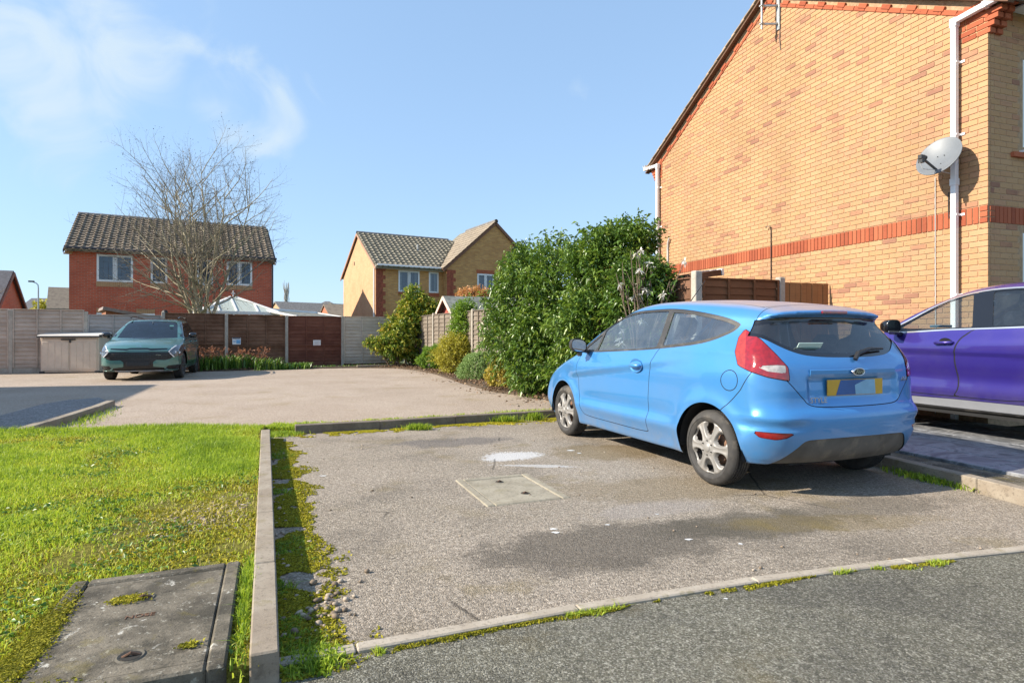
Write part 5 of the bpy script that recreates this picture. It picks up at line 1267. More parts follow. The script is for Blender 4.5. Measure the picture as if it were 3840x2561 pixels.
def wheel(parent, loc, rad, width, style, out=1, steer=0.0, mat=None, name="wheel"):
    """axis along local y, outer face toward +y*out"""
    w = empty(name, loc, steer, parent)
    if out < 0: w.rotation_euler = (0, 0, steer + math.pi)
    R, hw, rr = rad, width / 2, rad * (0.735 if style == 'trim' else 0.72)
    Mx = Matrix.Rotation(-math.pi / 2, 4, 'X')   # z -> y
    prof = [(rr - 0.012, hw - 0.018), (rr + 0.004, hw - 0.004), (rr + 0.02, hw), (R - 0.055, hw + 0.004), (R - 0.03, hw - 0.004), (R - 0.012, hw - 0.016), (R - 0.003, hw - 0.034)]
    t = MB(); t.lathe(prof, 64, Mx); t.lathe([(R - 0.003, -hw + 0.034), (R - 0.012, -hw + 0.016), (R - 0.05, -hw), (rr, -hw + 0.01), (0.05, -hw + 0.02)], 48, Mx)
    tyre = t.build("tyre", M_rubber, w, smooth=True); shade_auto(tyre, 50)
    # tread: rows of blocks split by grooves
    tb = MB(); nblk = 72; rows = 5; uw = 2 * hw - 0.066; g = 0.010
    tb.lathe([(R - 0.011, -hw + 0.03), (R - 0.011, hw - 0.03)], 72, Mx)
    for r_ in range(rows):
        y0 = -uw / 2 + uw / rows * r_ + g / 2; y1 = y0 + uw / rows - g
        for k in range(nblk):
            a0 = 2 * math.pi * (k + 0.08 + 0.5 * (r_ % 2)) / nblk; a1 = 2 * math.pi * (k + 0.90 + 0.5 * (r_ % 2)) / nblk; sk = 0.25 * 2 * math.pi / nblk * (1 if r_ % 2 else -1)
            V = [(rq * math.cos(a + (sk if yy == y1 else 0)), yy, rq * math.sin(a + (sk if yy == y1 else 0))) for rq in (R - 0.011, R) for (a, yy) in ((a0, y0), (a1, y0), (a1, y1), (a0, y1))]
            tb.add(V, [(4, 5, 6, 7), (0, 1, 5, 4), (1, 2, 6, 5), (2, 3, 7, 6), (3, 0, 4, 7)])
    tr = tb.build("tread", M_tread, w, recalc=False); fix_normals(tr.data); tr['kind'] = 'stuff'
    MB().lathe([(0.0, hw - 0.085), (rr * 0.60, hw - 0.08), (rr * 0.64, hw - 0.10), (rr * 0.64, -hw + 0.03)], 32, Mx).build("brake_drum", M_drum if style == 'trim' else M_alloy, w, smooth=False)
    MB().lathe([(rr - 0.012, hw - 0.018), (rr - 0.02, hw - 0.05), (rr - 0.035, -hw + 0.03), (rr * 0.6, -hw + 0.03)], 40, Mx).build("rim", M_trim, w, smooth=True)
    # trim disc with windows
    ns = 6 if style == 'trim' else 5; nr, na = 26, ns * 28; V = []; ok = np.zeros((nr, na), bool); rs = np.linspace(0.0, rr + 0.002, nr + 1)
    def hole(r, a):
        q = (a % (2 * math.pi / ns)) - math.pi / ns; x = r * math.cos(q); y = r * math.sin(q)
        if style == 'trim':
            xc, rx = rr * 0.68, rr * 0.215; ry = rr * (0.15 + 0.10 * (x - rr * 0.44) / (rr * 0.45))
            return ((x - xc) / rx) ** 2 * 1.0 + (abs(y) / max(1e-3, ry)) ** 2.6 - 1
        xc, rx = rr * 0.60, rr * 0.30; ry = rr * (0.06 + 0.26 * (x - rr * 0.3) / (rr * 0.6)); return ((x - xc) / rx) ** 4 + (abs(y) / max(1e-3, ry)) ** 3 - 1
    for i in range(nr + 1):
        for k in range(na):
            a = 2 * math.pi * k / na; r = rs[i]; f = r / rr
            z = hw - 0.012 + 0.016 * (1 - f * f) - (0.012 if f > 0.97 else 0)
            if f < 0.2: z += 0.010 * (1 - (f / 0.2) ** 4)
            hh_ = hole(r, a)
            if 0.23 < f < 0.95 and hh_ < 1.2: z -= 0.030 * (1 - max(0.0, hh_) / 1.2) ** 1.5
            if style == 'trim' and 0.3 < f < 0.93:   # fluted spoke
                q = (a % (2 * math.pi / ns)); q = min(q, 2 * math.pi / ns - q); z -= 0.006 * max(0, 1 - (q * r / 0.02) ** 2)
            V.append((r * math.cos(a), z, r * math.sin(a)))
    Fc = []
    for i in range(nr):
        for k in range(na):
            rm = (rs[i] + rs[i + 1]) / 2; am = 2 * math.pi * (k + 0.5) / na
            if hole(rm, am) > 0 or rm < rr * 0.3: k2 = (k + 1) % na; Fc.append((i * na + k, (i + 1) * na + k, (i + 1) * na + k2, i * na + k2))
    cap = np_mesh("wheel_trim" if style == 'trim' else "alloy_rim", V, Fc, mat or (M_hub if style == 'trim' else M_alloy), w, smooth=True)
    MB().lathe([(0.0, hw + 0.018), (0.026, hw + 0.017), (0.032, hw + 0.012)], 20, Mx).build("centre_cap", mat or (M_hub if style == 'trim' else M_alloy), w, smooth=True)
    if style == 'trim': 
        q = MB()
        for k in range(6): a = 2 * math.pi * (k + .5) / 6; q.tube([(0.055 * math.cos(a), hw + 0.004, 0.055 * math.sin(a)), (0.055 * math.cos(a), hw + 0.016, 0.055 * math.sin(a))], 0.004, 6)
        q.build("trim_hole", M_gap, w)
    return w
def ring_on(F, pts, name, mat, parent, r=0.003, n=6):
    return MB().tube(pts, r, n).build(name, mat, parent)
def rounded_seat(parent, x, y, z, w=0.50, head=True, mat=None, lean_=0.28):
    s = MB(); s.box((x + 0.22, y, z + 0.08), (0.52, w, 0.16), ch=0.05)
    R = Matrix.Rotation(-lean_, 3, 'Y'); s.box((x - 0.10, y, z + 0.40), (0.15, w, 0.62), ch=0.06, rot=R)
    o = s.build("seat", mat or M_seat, parent); shade_auto(o, 60)
    if head:
        h = MB(); h.box((x - 0.235, y, z + 0.82), (0.10, 0.26, 0.19), ch=0.045, rot=R); h.tube([(x - 0.20, y - 0.06, z + 0.66), (x - 0.23, y - 0.06, z + 0.76)], 0.007, 6); h.tube([(x - 0.20, y + 0.06, z + 0.66), (x - 0.23, y + 0.06, z + 0.76)], 0.007, 6)
        shade_auto(h.build("headrest", mat or M_seat, parent), 60)
def text_on(parent, body, size, loc, rot, mat, name, ext=0.002, shear=0.0):
    cu = bpy.data.curves.new(name, 'FONT'); cu.body = body; cu.size = size; cu.extrude = ext; cu.align_x = 'CENTER'; cu.align_y = 'CENTER'; cu.shear = shear; cu.materials.append(mat)
    return font_mesh(name, cu, parent, loc, rot)

# ============================ the light blue hatchback
FX, FY, FTH = 2.297, 4.977, math.atan2(math.cos(-0.3757), math.sin(-0.3757))
fiesta = empty("blue_hatchback", (FX, FY, 0.004), FTH, None, "light blue three door hatchback parked with its rear to the road", "car")
PROF = catmull([(-0.47, 0.225), (-0.585, 0.26), (-0.645, 0.36), (-0.668, 0.50), (-0.665, 0.60), (-0.632, 0.665), (-0.622, 0.80), (-0.610, 0.92), (-0.575, 0.995), (-0.50, 1.10), (-0.415, 1.235), (-0.385, 1.298), (-0.43, 1.325), (-0.432, 1.348), (-0.36, 1.376), (-0.20, 1.412), (0.15, 1.452), (0.50, 1.480), (0.85, 1.492), (1.15, 1.484), (1.42, 1.44), (1.72, 1.315), (2.05, 1.135), (2.28, 1.005), (2.42, 0.962), (2.70, 0.895), (2.95, 0.815), (3.12, 0.715), (3.22, 0.60), (3.275, 0.47), (3.26, 0.33), (3.15, 0.215), (2.8, 0.18), (1.25, 0.17), (0.2, 0.18)], 6)
PF = Field2(PROF, -1.0, 3.7, -0.1, 1.8)
def fz_crease(x): return 0.757 + (0.914 - 0.757) * (2.097 - x) / (2.097 - 0.79)
def F_fiesta(x, y, z):
    ay = np.abs(y)
    wr = sstep(x, 0.9, -0.5); wf = sstep(x, 1.6, 3.1)
    bow_r = (0.13 + 0.10 * sstep(z, 0.55, 0.25)) * ay ** 2.2 + 0.15 * sstep(ay, 0.55, 0.9) ** 2
    bow_f = 0.34 * ay ** 2.2
    xx = x - wr * bow_r + wf * bow_f
    zz = z + 0.030 * (ay / 0.6) ** 2 * sstep(z, 0.95, 1.35) + 0.05 * (ay / 0.7) ** 2 * wf * sstep(z, 0.5, 0.9)
    fp = PF(xx, zz)
    # half width
    Wd = 0.848 - 0.055 * sstep(x, 2.0, 3.2) - 0.05 * sstep(x, 0.3, -0.75)
    lowc = -0.050 * sstep(z, 0.42, 0.17) + 0.012 * np.exp(-((z - 0.40) / 0.05) ** 2) * sstep(x, 0.15, 0.6) * sstep(x, 2.25, 1.9) - 0.014 * np.exp(-((z - 0.50) / 0.06) ** 2) * sstep(x, 0.25, 0.7) * sstep(x, 2.2, 1.8)
    zc = fz_crease(x); fade = sstep(x, 0.05, 0.9) * sstep(x, 2.5, 2.15)
    cre = fade * (0.028 * sstep(z, zc - 0.065, zc + 0.012) * sstep(z, zc + 0.30, zc + 0.02))
    belt = 0.985 + 0.05 * sstep(x, 1.8, 0.2)
    sh = -0.055 * sstep(z, 0.80, belt + 0.03) ** 1.3
    gh = -(0.395 + 0.06 * sstep(x, 0.4, -0.4)) * np.maximum(0, z - belt) ** 1.05
    gh = gh - 0.055 * sstep(z, belt - 0.02, belt + 0.2) * sstep(x, 0.4, -0.45)
    dr = np.hypot(x, z - 0.29); df = np.hypot(x - 2.489, z - 0.29)
    fl = 0.022 * np.exp(-((dr - 0.36) / 0.075) ** 2) + 0.022 * np.exp(-((df - 0.36) / 0.075) ** 2)
    fs = y * 0 + ay - (Wd + lowc + cre + sh + gh + fl)
    # rear bumper shelf and tailgate shoulder
    k = 0.055 + 0.06 * sstep(z, 1.15, 1.4) + 0.03 * sstep(x, 2.4, 3.2)
    f = smax(fp, fs * 0.94, k)
    rear = sstep(x, -0.2, -0.5)
    f = f - rear * 0.010 * np.exp(-((z - 0.575) / 0.03) ** 2) * sstep(ay, 0.40, 0.62)
    f = f + rear * 0.014 * np.exp(-(((z - 0.52) / 0.035) ** 2)) * sstep(ay, 0.40, 0.6)
    f = f + rear * 0.022 * sdf_box(y, z, 0, 0.775, 0.44, 0.085, 0.03) # number plate recess
    return f
def sdf_box(y, z, cy, cz, hy, hz, soft):
    return (1 - sstep(np.abs(y - cy), hy - soft, hy + soft)) * (1 - sstep(np.abs(z - cz), hz - soft, hz + soft))
B = car_shell(F_fiesta, (-0.80, -0.98, 0.10), (3.45, 0.98, 1.56), 0.021)
M_fpaint = paint("light_blue_paint", (0.05, 0.25, 0.58), topdust=0.75, flake=0.3, rough=0.33)
def arches(B, xs, r, zc=0.29, cut=0.19):
    _, B = B.split(np.where(np.abs(B.y()) > 0.45, np.minimum.reduce([np.hypot(B.x() - x, B.z() - zc) - r for x in xs]), FAR))
    _, B = B.split(B.z() - cut); return B
full = B
B = arches(B, (0.0, 2.489), 0.352)
# glasshouse
WOUT = [(2.06, 0.992), (1.86, 1.165), (1.62, 1.322), (1.33, 1.393), (0.95, 1.405), (0.64, 1.398), (0.33, 1.365), (0.03, 1.312), (-0.13, 1.262), (-0.155, 1.235), (-0.08, 1.172), (0.15, 1.098), (0.60, 1.050), (1.2, 1.012)]
WOUTS = catmull(WOUT, 4)
rel = lambda S_, c: np.where(c, 0, 1)
def side_d(S_, poly, cond=None):
    d = sdf_poly(S_.x(), S_.z(), poly); return np.where((np.abs(S_.y()) > 0.33) & (S_.x() < 2.2), d, FAR)
win, B = B.split(side_d(B, WOUTS))
d = side_d(win, WOUTS) + 0.020; ql = sdf_poly(win.x(), win.z(), WOUTS)
lin = lambda S_, xa, za, xb, zb: ((S_.x() - xa) * (zb - za) - (S_.z() - za) * (xb - xa)) / math.hypot(xb - xa, zb - za)
gF, fr1 = win.split(np.maximum.reduce([d, 0.735 - win.x(), lin(win, 1.80, 0.95, 1.72, 1.35)]))
d = side_d(fr1, WOUTS) + 0.030; gQ, fr1 = fr1.split(np.maximum(d, fr1.x() - 0.655))
d = side_d(fr1, WOUTS) + 0.026; gT, fr1 = fr1.split(np.maximum(d, -lin(fr1, 1.835, 0.95, 1.755, 1.35)))
fr1.build("window_frame", M_trim, fiesta, -0.004)
for g_, nm in ((gF, "door_window"), (gQ, "quarter_window"), (gT, "quarter_light")): 
    for sg in (1, -1):
        a, _ = g_.split(-sg * g_.y()); a.build(nm, M_cglass, fiesta, -0.010)
# rear glass
RG = catmull([(0, 1.0), (0.28, 1.006), (0.46, 1.030), (0.60, 1.095), (0.705, 1.185), (0.66, 1.262), (0.50, 1.292), (0.25, 1.300), (0, 1.302), (-0.25, 1.300), (-0.50, 1.292), (-0.66, 1.262), (-0.705, 1.185), (-0.60, 1.095), (-0.46, 1.030), (-0.28, 1.006)], 5)
def rear_d(S_, poly, xm=-0.26, zm=0.0): d = sdf_poly(S_.y(), S_.z(), poly); return np.where((S_.x() < xm) & (S_.z() > zm), d, FAR)
rg_, B = B.split(rear_d(B, RG)); rgl, rgf = rg_.split(rear_d(rg_, RG) + 0.035)
rgf.build("rear_window_frit", M_gloss, fiesta, -0.006); rgl.build("rear_window", M_cglassd, fiesta, -0.006)
# windscreen
WS = [(-0.66, 1.01), (0, 0.985), (0.66, 1.01), (0.57, 1.33), (0.50, 1.385), (0, 1.405), (-0.50, 1.385), (-0.57, 1.33)]
ws, B = B.split(np.where((B.x() > 1.25) & (B.x() < 2.5), sdf_poly(B.y(), B.z(), WS), FAR)); ws.build("windscreen", M_cglass, fiesta, -0.004)
# tail lamps: outline drawn in the diagonal direction
TL = [(0.315, 1.215), (0.362, 1.150), (0.385, 1.04), (0.362, 0.940), (0.275, 0.900), (0.15, 0.862), (0.008, 0.836), (0.022, 0.94), (0.10, 1.03), (0.20, 1.135)]
TLs = np.array(TL)
def lamp_d(S_, poly, sg): return np.where((S_.x() < 0.25) & (sg * S_.y() > 0.3), sdf_poly((S_.x() + sg * S_.y()) / math.sqrt(2), S_.z(), poly), FAR)
for sg in (1, -1):
    tl, B = B.split(lamp_d(B, TLs, sg))
    core, edge = tl.split(lamp_d(tl, TLs, sg) + 0.006)
    edge.build("lamp_seal", M_gap, fiesta, -0.002)
    clr, core = core.split(lamp_d(core, [(0.235, 0.945), (0.10, 0.953), (0.042, 0.950), (0.036, 0.893), (0.16, 0.908)], sg))
    org, core = core.split(np.where(core.x() < 0.3, 0.305 - (core.x() + sg * core.y()) / math.sqrt(2), FAR))
    L_ = core.build("tail_light", M_redlens, fiesta, 0.004); clr.build("reversing_lens", M_clear, L_, 0.002); org.build("side_lens", M_orlens, L_, 0.004)
# reflectors and lower valance
for sg in (1, -1):
    rf_, B = B.split(lamp_d(B, [(0.268, 0.486), (-0.03, 0.478), (0.03, 0.442), (0.10, 0.428), (0.21, 0.440)], sg)); rf_.build("reflector", M_redlens, fiesta, -0.006)
VAL = catmull([(0.0, 0.432), (0.38, 0.428), (0.49, 0.418), (0.54, 0.375), (0.645, 0.262), (0.70, 0.20), (0.5, 0.10), (0, 0.1), (-0.5, 0.10), (-0.70, 0.20), (-0.645, 0.262), (-0.54, 0.375), (-0.49, 0.418), (-0.38, 0.428)], 4)
M_valance = plain("grey_valance", (0.095, 0.088, 0.078), 0.75, dirt=((0.24, 0.20, 0.15), 7, 0.6), var=0.2)
va, B = B.split(rear_d(B, VAL, -0.30)); va.build("valance", M_valance, fiesta, -0.007)
gaps = []
def cutgap(S_, dfun, w=0.0032):
    a, r = S_.split(dfun(S_) + w); g, r = r.split(dfun(r) - w); gaps.append(g); return a, r
# tailgate
TG = catmull([(0, 0.648), (0.32, 0.652), (0.44, 0.668), (0.495, 0.715), (0.575, 0.80), (0.67, 0.90), (0.80, 1.06), (0.80, 1.3), (0, 1.5), (-0.80, 1.3), (-0.80, 1.06), (-0.67, 0.90), (-0.575, 0.80), (-0.495, 0.715), (-0.44, 0.668), (-0.32, 0.652)], 4)
def tg_d(S_): 
    a = np.where(S_.z() > 1.02, S_.x() + 0.262 + 0.03 * np.abs(S_.y()), sdf_poly(S_.y(), S_.z(), TG)); return np.where(S_.x() < np.where(S_.z() > 1.02, -0.1, -0.36), a, FAR)
spl, B = B.split(np.where((B.x() < -0.27) & (B.z() > 1.25), np.maximum(1.311 - B.z(), B.x() + 0.30), FAR))
tgp, B = cutgap(B, tg_d)
tg_o = tgp.build("tailgate", M_fpaint, fiesta); spl.build("spoiler", M_fpaint, tg_o)
# bumper
def bp_d(S_): 
    pts = [(-0.9, 0.905), (-0.425, 0.905), (-0.335, 0.765), (-0.215, 0.645), (-0.10, 0.55), (0.1, 0.30), (0.1, -0.1), (-0.9, -0.1)]
    return np.where(S_.x() < 0.3, sdf_poly(S_.x(), S_.z(), pts), FAR)
bmp, B = cutgap(B, bp_d); bmp.build("rear_bumper", M_fpaint, fiesta)
# doors
DOOR = catmull([(0.655, 1.12), (0.70, 1.0), (0.745, 0.90), (0.768, 0.75), (0.79, 0.50), (0.815, 0.335), (0.86, 0.292), (1.4, 0.292), (1.93, 0.30), (2.04, 0.345), (2.085, 0.50), (2.115, 0.75), (2.10, 0.90), (2.05, 1.02), (1.7, 1.2), (1.0, 1.2)], 4)
for sg in (1, -1):
    df = lambda S_: np.where((sg * S_.y() > 0.4), sdf_poly(S_.x(), S_.z(), DOOR), FAR)
    dp_, B = cutgap(B, df); door = dp_.build("door", M_fpaint, fiesta)
    hp = np.array([0.955, 0.9]); hy = 0.0
    # find the skin under the handle
    i = np.argmin(np.hypot(dp_.x() - 0.955, dp_.z() - 0.885)); sk = dp_.V[i]
    hb = MB(); hb.lathe([(0.0, 0.0), (0.6, 0.0), (0.85, 0.004), (1.0, 0.010)], 28, Matrix.Translation((0.955, sk[1] - sg * 0.008, 0.885)) @ Matrix.Rotation(-sg * math.pi / 2, 4, 'X') @ Matrix.Diagonal((0.10, 0.062, 1, 1)))
    hb.build("handle_cup", M_fpaint, door, True)
    hs = MB(); V_ = []; n_ = 14
    for k in range(n_ + 1):
        t_ = k / n_; x_ = 0.875 + 0.165 * t_; b_ = math.sin(math.pi * t_); rr_ = 0.010 + 0.014 * b_ ** 0.6; V_.append((x_, sk[1] + sg * (0.006 + 0.026 * b_ ** 0.5), 0.885))
    hs.tube(V_, [0.008 + 0.014 * math.sin(math.pi * k / n_) ** 0.6 for k in range(n_ + 1)], 10); hs.build("handle", M_fpaint, door, True)
# fuel flap
ff = lambda S_: np.where(S_.y() > 0.4, (np.sqrt(((S_.x() + 0.225) / 0.082) ** 2 + ((S_.z() - 0.828) / 0.076) ** 2) - 1) * 0.078, FAR)
fl_, B = cutgap(B, ff); fl_.build("fuel_flap", M_fpaint, fiesta)
# roof panel line, bonnet, headlamps, grille, front bumper
HL_ = [(1.70, 0.80), (1.52, 0.90), (1.36, 0.955), (1.40, 0.86), (1.56, 0.74), (1.72, 0.70)]
for sg in (1, -1):
    h_, B = B.split(np.where((B.x() > 2.2) & (sg * B.y() > 0.2), sdf_poly((B.x() - sg * B.y()) / math.sqrt(2), B.z(), HL_), FAR)); h_.build("headlight", M_head, fiesta, 0.003)
gr, B = B.split(np.where(B.x() > 2.9, sdf_poly(B.y(), B.z(), [(-0.45, 0.30), (0.45, 0.30), (0.52, 0.46), (-0.52, 0.46)]), FAR)); gr.build("grille", M_arch, fiesta, -0.02)
bn = lambda S_: np.where((S_.x() > 2.0) & (S_.z() > 0.55), np.maximum(np.abs(S_.y()) - 0.66 + 0.05 * (S_.x() - 2.2), np.maximum(2.30 - S_.x() - 0.1 * S_.y() ** 2, S_.x() - 3.12)), FAR)
bo, B = cutgap(B, bn); bo.build("bonnet", M_fpaint, fiesta)
rp_ = lambda S_: np.where(S_.z() > 1.3, np.maximum(np.abs(S_.y()) - 0.50, np.maximum(-0.25 - S_.x(), S_.x() - 1.5)), FAR)
ro, B = cutgap(B, rp_, 0.0026); ro.build("roof", M_fpaint, fiesta)
B.build("body", M_fpaint, fiesta)
for i, g_ in enumerate(gaps):
    pass
GV = np.concatenate([g.V for g in gaps]); GN = np.concatenate([g.N for g in gaps]); o_ = 0; GT = []
for g in gaps: GT.append(g.T + o_); o_ += len(g.V)
Surf(GV, GN, np.concatenate(GT)).build("panel_gap", M_gap, fiesta, -0.002)
# inner shell
inn = Surf(full.V - full.N * 0.035, -full.N, full.T[:, ::-1]); keep = lambda S_, d: S_.split(d)[1]
inn = keep(inn, side_d(inn, WOUTS) + 0.02); inn = keep(inn, rear_d(inn, RG, -0.2) + 0.02); inn = keep(inn, np.where((inn.x() > 1.2) & (inn.x() < 2.5), sdf_poly(inn.y(), inn.z(), WS), FAR)); inn = keep(inn, inn.z() - 0.25)
inn = keep(inn, np.where(np.abs(inn.y()) > 0.3, np.minimum(np.hypot(inn.x(), inn.z() - .29), np.hypot(inn.x() - 2.489, inn.z() - .29)) - 0.40, FAR))
inn.build("cabin_lining", M_cabin, fiesta)
def liner(parent, x, r, zc, y0, y1):
    for sg in (1, -1):
        m = MB()
        Mx = Matrix.Translation((x, 0, zc)) @ Matrix.Rotation(math.pi / 2, 4, 'X')
        n = 28; V = [(x + r * math.cos(a), sg * yy, zc + r * math.sin(a)) for yy in (y1, y0) for a in np.linspace(-0.12, math.pi + 0.12, n)]
        V += [(x, sg * y0, zc)]
        m.add(V, [(i, i + 1, n + i + 1, n + i) for i in range(n - 1)] + [(2 * n, n + i, n + i + 1) for i in range(n - 1)]); m.build("wheel_arch", M_arch, parent, recalc=False)
def under(parent, x0, x1, w, z, gapsx):
    m = MB(); xs = [x0]
    m.box(((x0 + x1) / 2, 0, z), (x1 - x0, 1.05, 0.04)); m.box(((gapsx[0] + 0.42 + gapsx[1] - 0.42) / 2, 0, z), (gapsx[1] - gapsx[0] - 0.84, w, 0.03))
    for x in gapsx: m.tube([(x, -w / 2 + 0.1, 0.29), (x, w / 2 - 0.1, 0.29)], 0.05, 8)
    m.tube([(x0 + 0.1, -0.35, z - 0.02), (x0 + 0.5, -0.35, z - 0.03), (x1 - 1.2, -0.1, z - 0.03)], 0.03, 8)
    return m.build("underbody", M_arch, parent)
for x in (0, 2.489): liner(fiesta, x, 0.358, 0.29, 0.56, 0.822)
under(fiesta, -0.50, 3.0, 1.56, 0.245, (0, 2.489))
for x in (0, 2.489):
    for sg in (1, -1): wheel(fiesta, (x, sg * 0.737, 0.290), 0.290, 0.185, 'trim', sg, 0.0)
# interior
for y in (0.36, -0.36): rounded_seat(fiesta, 1.12, y, 0.42); 
rb = MB(); rb.box((0.32, 0, 0.50), (0.5, 1.2, 0.16), ch=0.05); rb.box((0.06, 0, 0.78), (0.14, 1.2, 0.50), ch=0.05, rot=Matrix.Rotation(-0.3, 3, 'Y')); shade_auto(rb.build("rear_seat", M_seat, fiesta), 60)
for y in (0.38, -0.38): shade_auto(MB().box((-0.03, y, 1.10), (0.10, 0.28, 0.14), ch=0.045).build("headrest", M_seat, fiesta), 60)
MB().box((-0.22, 0, 0.97), (0.40, 1.1, 0.03), ch=0.01).build("parcel_shelf", M_cabin, fiesta)
MB().box((1.98, 0, 0.90), (0.42, 1.30, 0.24), ch=0.08).build("dashboard", plain("dusty_dash", (0.10, 0.11, 0.12), 0.8), fiesta)
sw = MB(); sw.lathe([(0.185, 0), (0.185 + 0.015 * 0.7, 0.011), (0.2, 0.0), (0.185 + 0.0105, -0.011), (0.185, 0)], 28, Matrix.Translation((1.70, -0.36, 0.98)) @ Matrix.Rotation(math.radians(65), 4, 'Y')); sw.build("steering_wheel", M_cabin, fiesta)
for sg in (1, -1):
    MB().bar((0.70, sg * 0.70, 1.05), (0.66, sg * 0.60, 1.38), 0.07, 0.03).build("pillar_trim", M_pillar, fiesta); MB().bar((-0.10, sg * 0.62, 1.08), (-0.20, sg * 0.54, 1.26), 0.07, 0.03).build("pillar_trim", M_pillar, fiesta)
# mirrors
for sg in (1, -1):
    mb = MB(); Vv = []; n = 20
    for (dx, s, dy) in ((0.10, 0.35, 0.01), (0.085, 0.72, 0.005), (0.04, 0.96, 0.0), (0.0, 1.0, 0.0), (-0.012, 0.97, 0.0)):
        for k in range(n):
            a = 2 * math.pi * k / n; cx_ = math.copysign(abs(math.cos(a)) ** 0.75, math.cos(a)); cz_ = math.copysign(abs(math.sin(a)) ** 0.75, math.sin(a)); Vv.append((1.90 + dx, sg * (0.955 + dy + 0.095 * s * cx_), 1.055 + 0.073 * s * cz_ + 0.012 * s * cx_))
    mb.add(Vv, [(j * n + k, j * n + (k + 1) % n, (j + 1) * n + (k + 1) % n, (j + 1) * n + k) for j in range(4) for k in range(n)] + [tuple(range(n))]); mr = mb.build("mirror", M_trim, fiesta, True)
    mf = MB(); mf.add([(1.893, sg * (0.955 + 0.083 * math.copysign(abs(math.cos(a)) ** 0.75, math.cos(a))), 1.055 + 0.062 * math.copysign(abs(math.sin(a)) ** 0.75, math.sin(a)) + 0.010 * math.cos(a)) for a in np.linspace(0, 2 * math.pi, 24, endpoint=False)], [tuple(range(24))])
    g_ = mf.build("mirror_glass", M_mirror, mr, recalc=False)
    if g_.data.polygons[0].normal.x > 0: g_.data.flip_normals()
    cvp = MB(); cvp.box((1.985, sg * 0.955, 1.06), (0.03, 0.12, 0.09), ch=0.012); cvp.build("mirror_cap", M_trim, mr)
    MB().bar((1.97, sg * 0.80, 0.985), (1.93, sg * 0.92, 1.01), 0.07, 0.035, 0.01).bar((1.93, sg * 0.93, 1.02), (1.93, sg * 0.93, 0.94), 0.05, 0.05, 0.012).build("mirror_arm", M_trim, mr)
# tailgate furniture
def skin(S_, y, z):   # x of the rear skin at (y,z)
    i = np.argmin(np.hypot(S_.y() - y, S_.z() - z)); return S_.V[i, 0]
xr = skin(tgp, 0.0, 0.77)
RY = (math.pi / 2, 0, -math.pi / 2)
pl = MB().box((xr - 0.010, 0, 0.785), (0.010, 0.56, 0.116), ch=0.003).build("number_plate", M_plate, fiesta)
MB().add([(xr - 0.0165, 0.20, 0.731), (xr - 0.0165, 0.155, 0.839), (xr - 0.0165, -0.175, 0.839), (xr - 0.0165, -0.20, 0.731)], [(0, 1, 2, 3)]).build("blue_mask", M_mask, pl, recalc=False)  # flat blue areas added for the masked, reflecting middle of the plate
MB().add([(xr - 0.0180, 0.005, 0.731), (xr - 0.0180, 0.015, 0.80), (xr - 0.0180, -0.10, 0.838), (xr - 0.0180, -0.19, 0.838), (xr - 0.0180, -0.20, 0.731)], [(0, 1, 2, 3, 4)]).build("pale_mask", M_maskp, pl, recalc=False)
xb = skin(tgp, 0.0, 0.895); hb_ = MB()
n = 17; ys = np.linspace(-0.43, 0.43, n); Vv = []
for y in ys:
    xs_ = skin(tgp, y, 0.895); Vv += [(xs_ - 0.004, y, 0.918), (xs_ - 0.009, y, 0.912), (xs_ - 0.009, y, 0.885), (xs_ - 0.002, y, 0.868)]
hb_.add(Vv, [(4 * i + k, 4 * i + 4 + k, 4 * i + 5 + k, 4 * i + 1 + k) for i in range(n - 1) for k in range(3)] + [(0, 1, 2, 3), (4 * n - 1, 4 * n - 2, 4 * n - 3, 4 * n - 4)])
hb_.build("tailgate_handle_bar", M_fpaint, tg_o)
bd = MB(); Mb = Matrix.Translation((xb - 0.021, 0.0, 0.897)) @ Matrix.Rotation(-math.pi / 2, 4, 'Y') @ Matrix.Diagonal((0.030, 0.062, 1, 1)); bd.lathe([(0, 0.010), (0.80, 0.009)], 28, Mb); b1_ = bd.build("badge", plain("badge_blue", (0.012, 0.016, 0.03), 0.25, coat=0.5), tg_o, recalc=False)
bd = MB(); bd.lathe([(0.80, 0.010), (0.86, 0.012), (0.97, 0.010), (1.0, 0.002)], 28, Mb); bd.build("badge_rim", M_chrome, tg_o, True)
text_on(tg_o, "Ford", 0.040, (xb - 0.0325, 0, 0.896), RY, M_chrome, "badge_script", 0.001, 0.35)
text_on(tg_o, "STYLE", 0.054, (skin(tgp, 0.36, 0.70) - 0.020, 0.37, 0.700), (math.pi / 2, 0, -math.pi / 2 - 0.12), M_chrome, "trim_letters", 0.002)
text_on(tg_o, "ASA", 0.05, (skin(tgp, -0.53, 0.83) - 0.014, -0.53, 0.83), (math.pi / 2, 0, -math.pi / 2 + 0.2), M_chrome, "model_letters", 0.002, 0.2)
# high brake lamp
xs_ = skin(spl, 0, 1.336); MB().box((xs_ - 0.002, 0, 1.337), (0.02, 0.26, 0.022), ch=0.005).build("high_brake_light", M_redlens, tg_o)
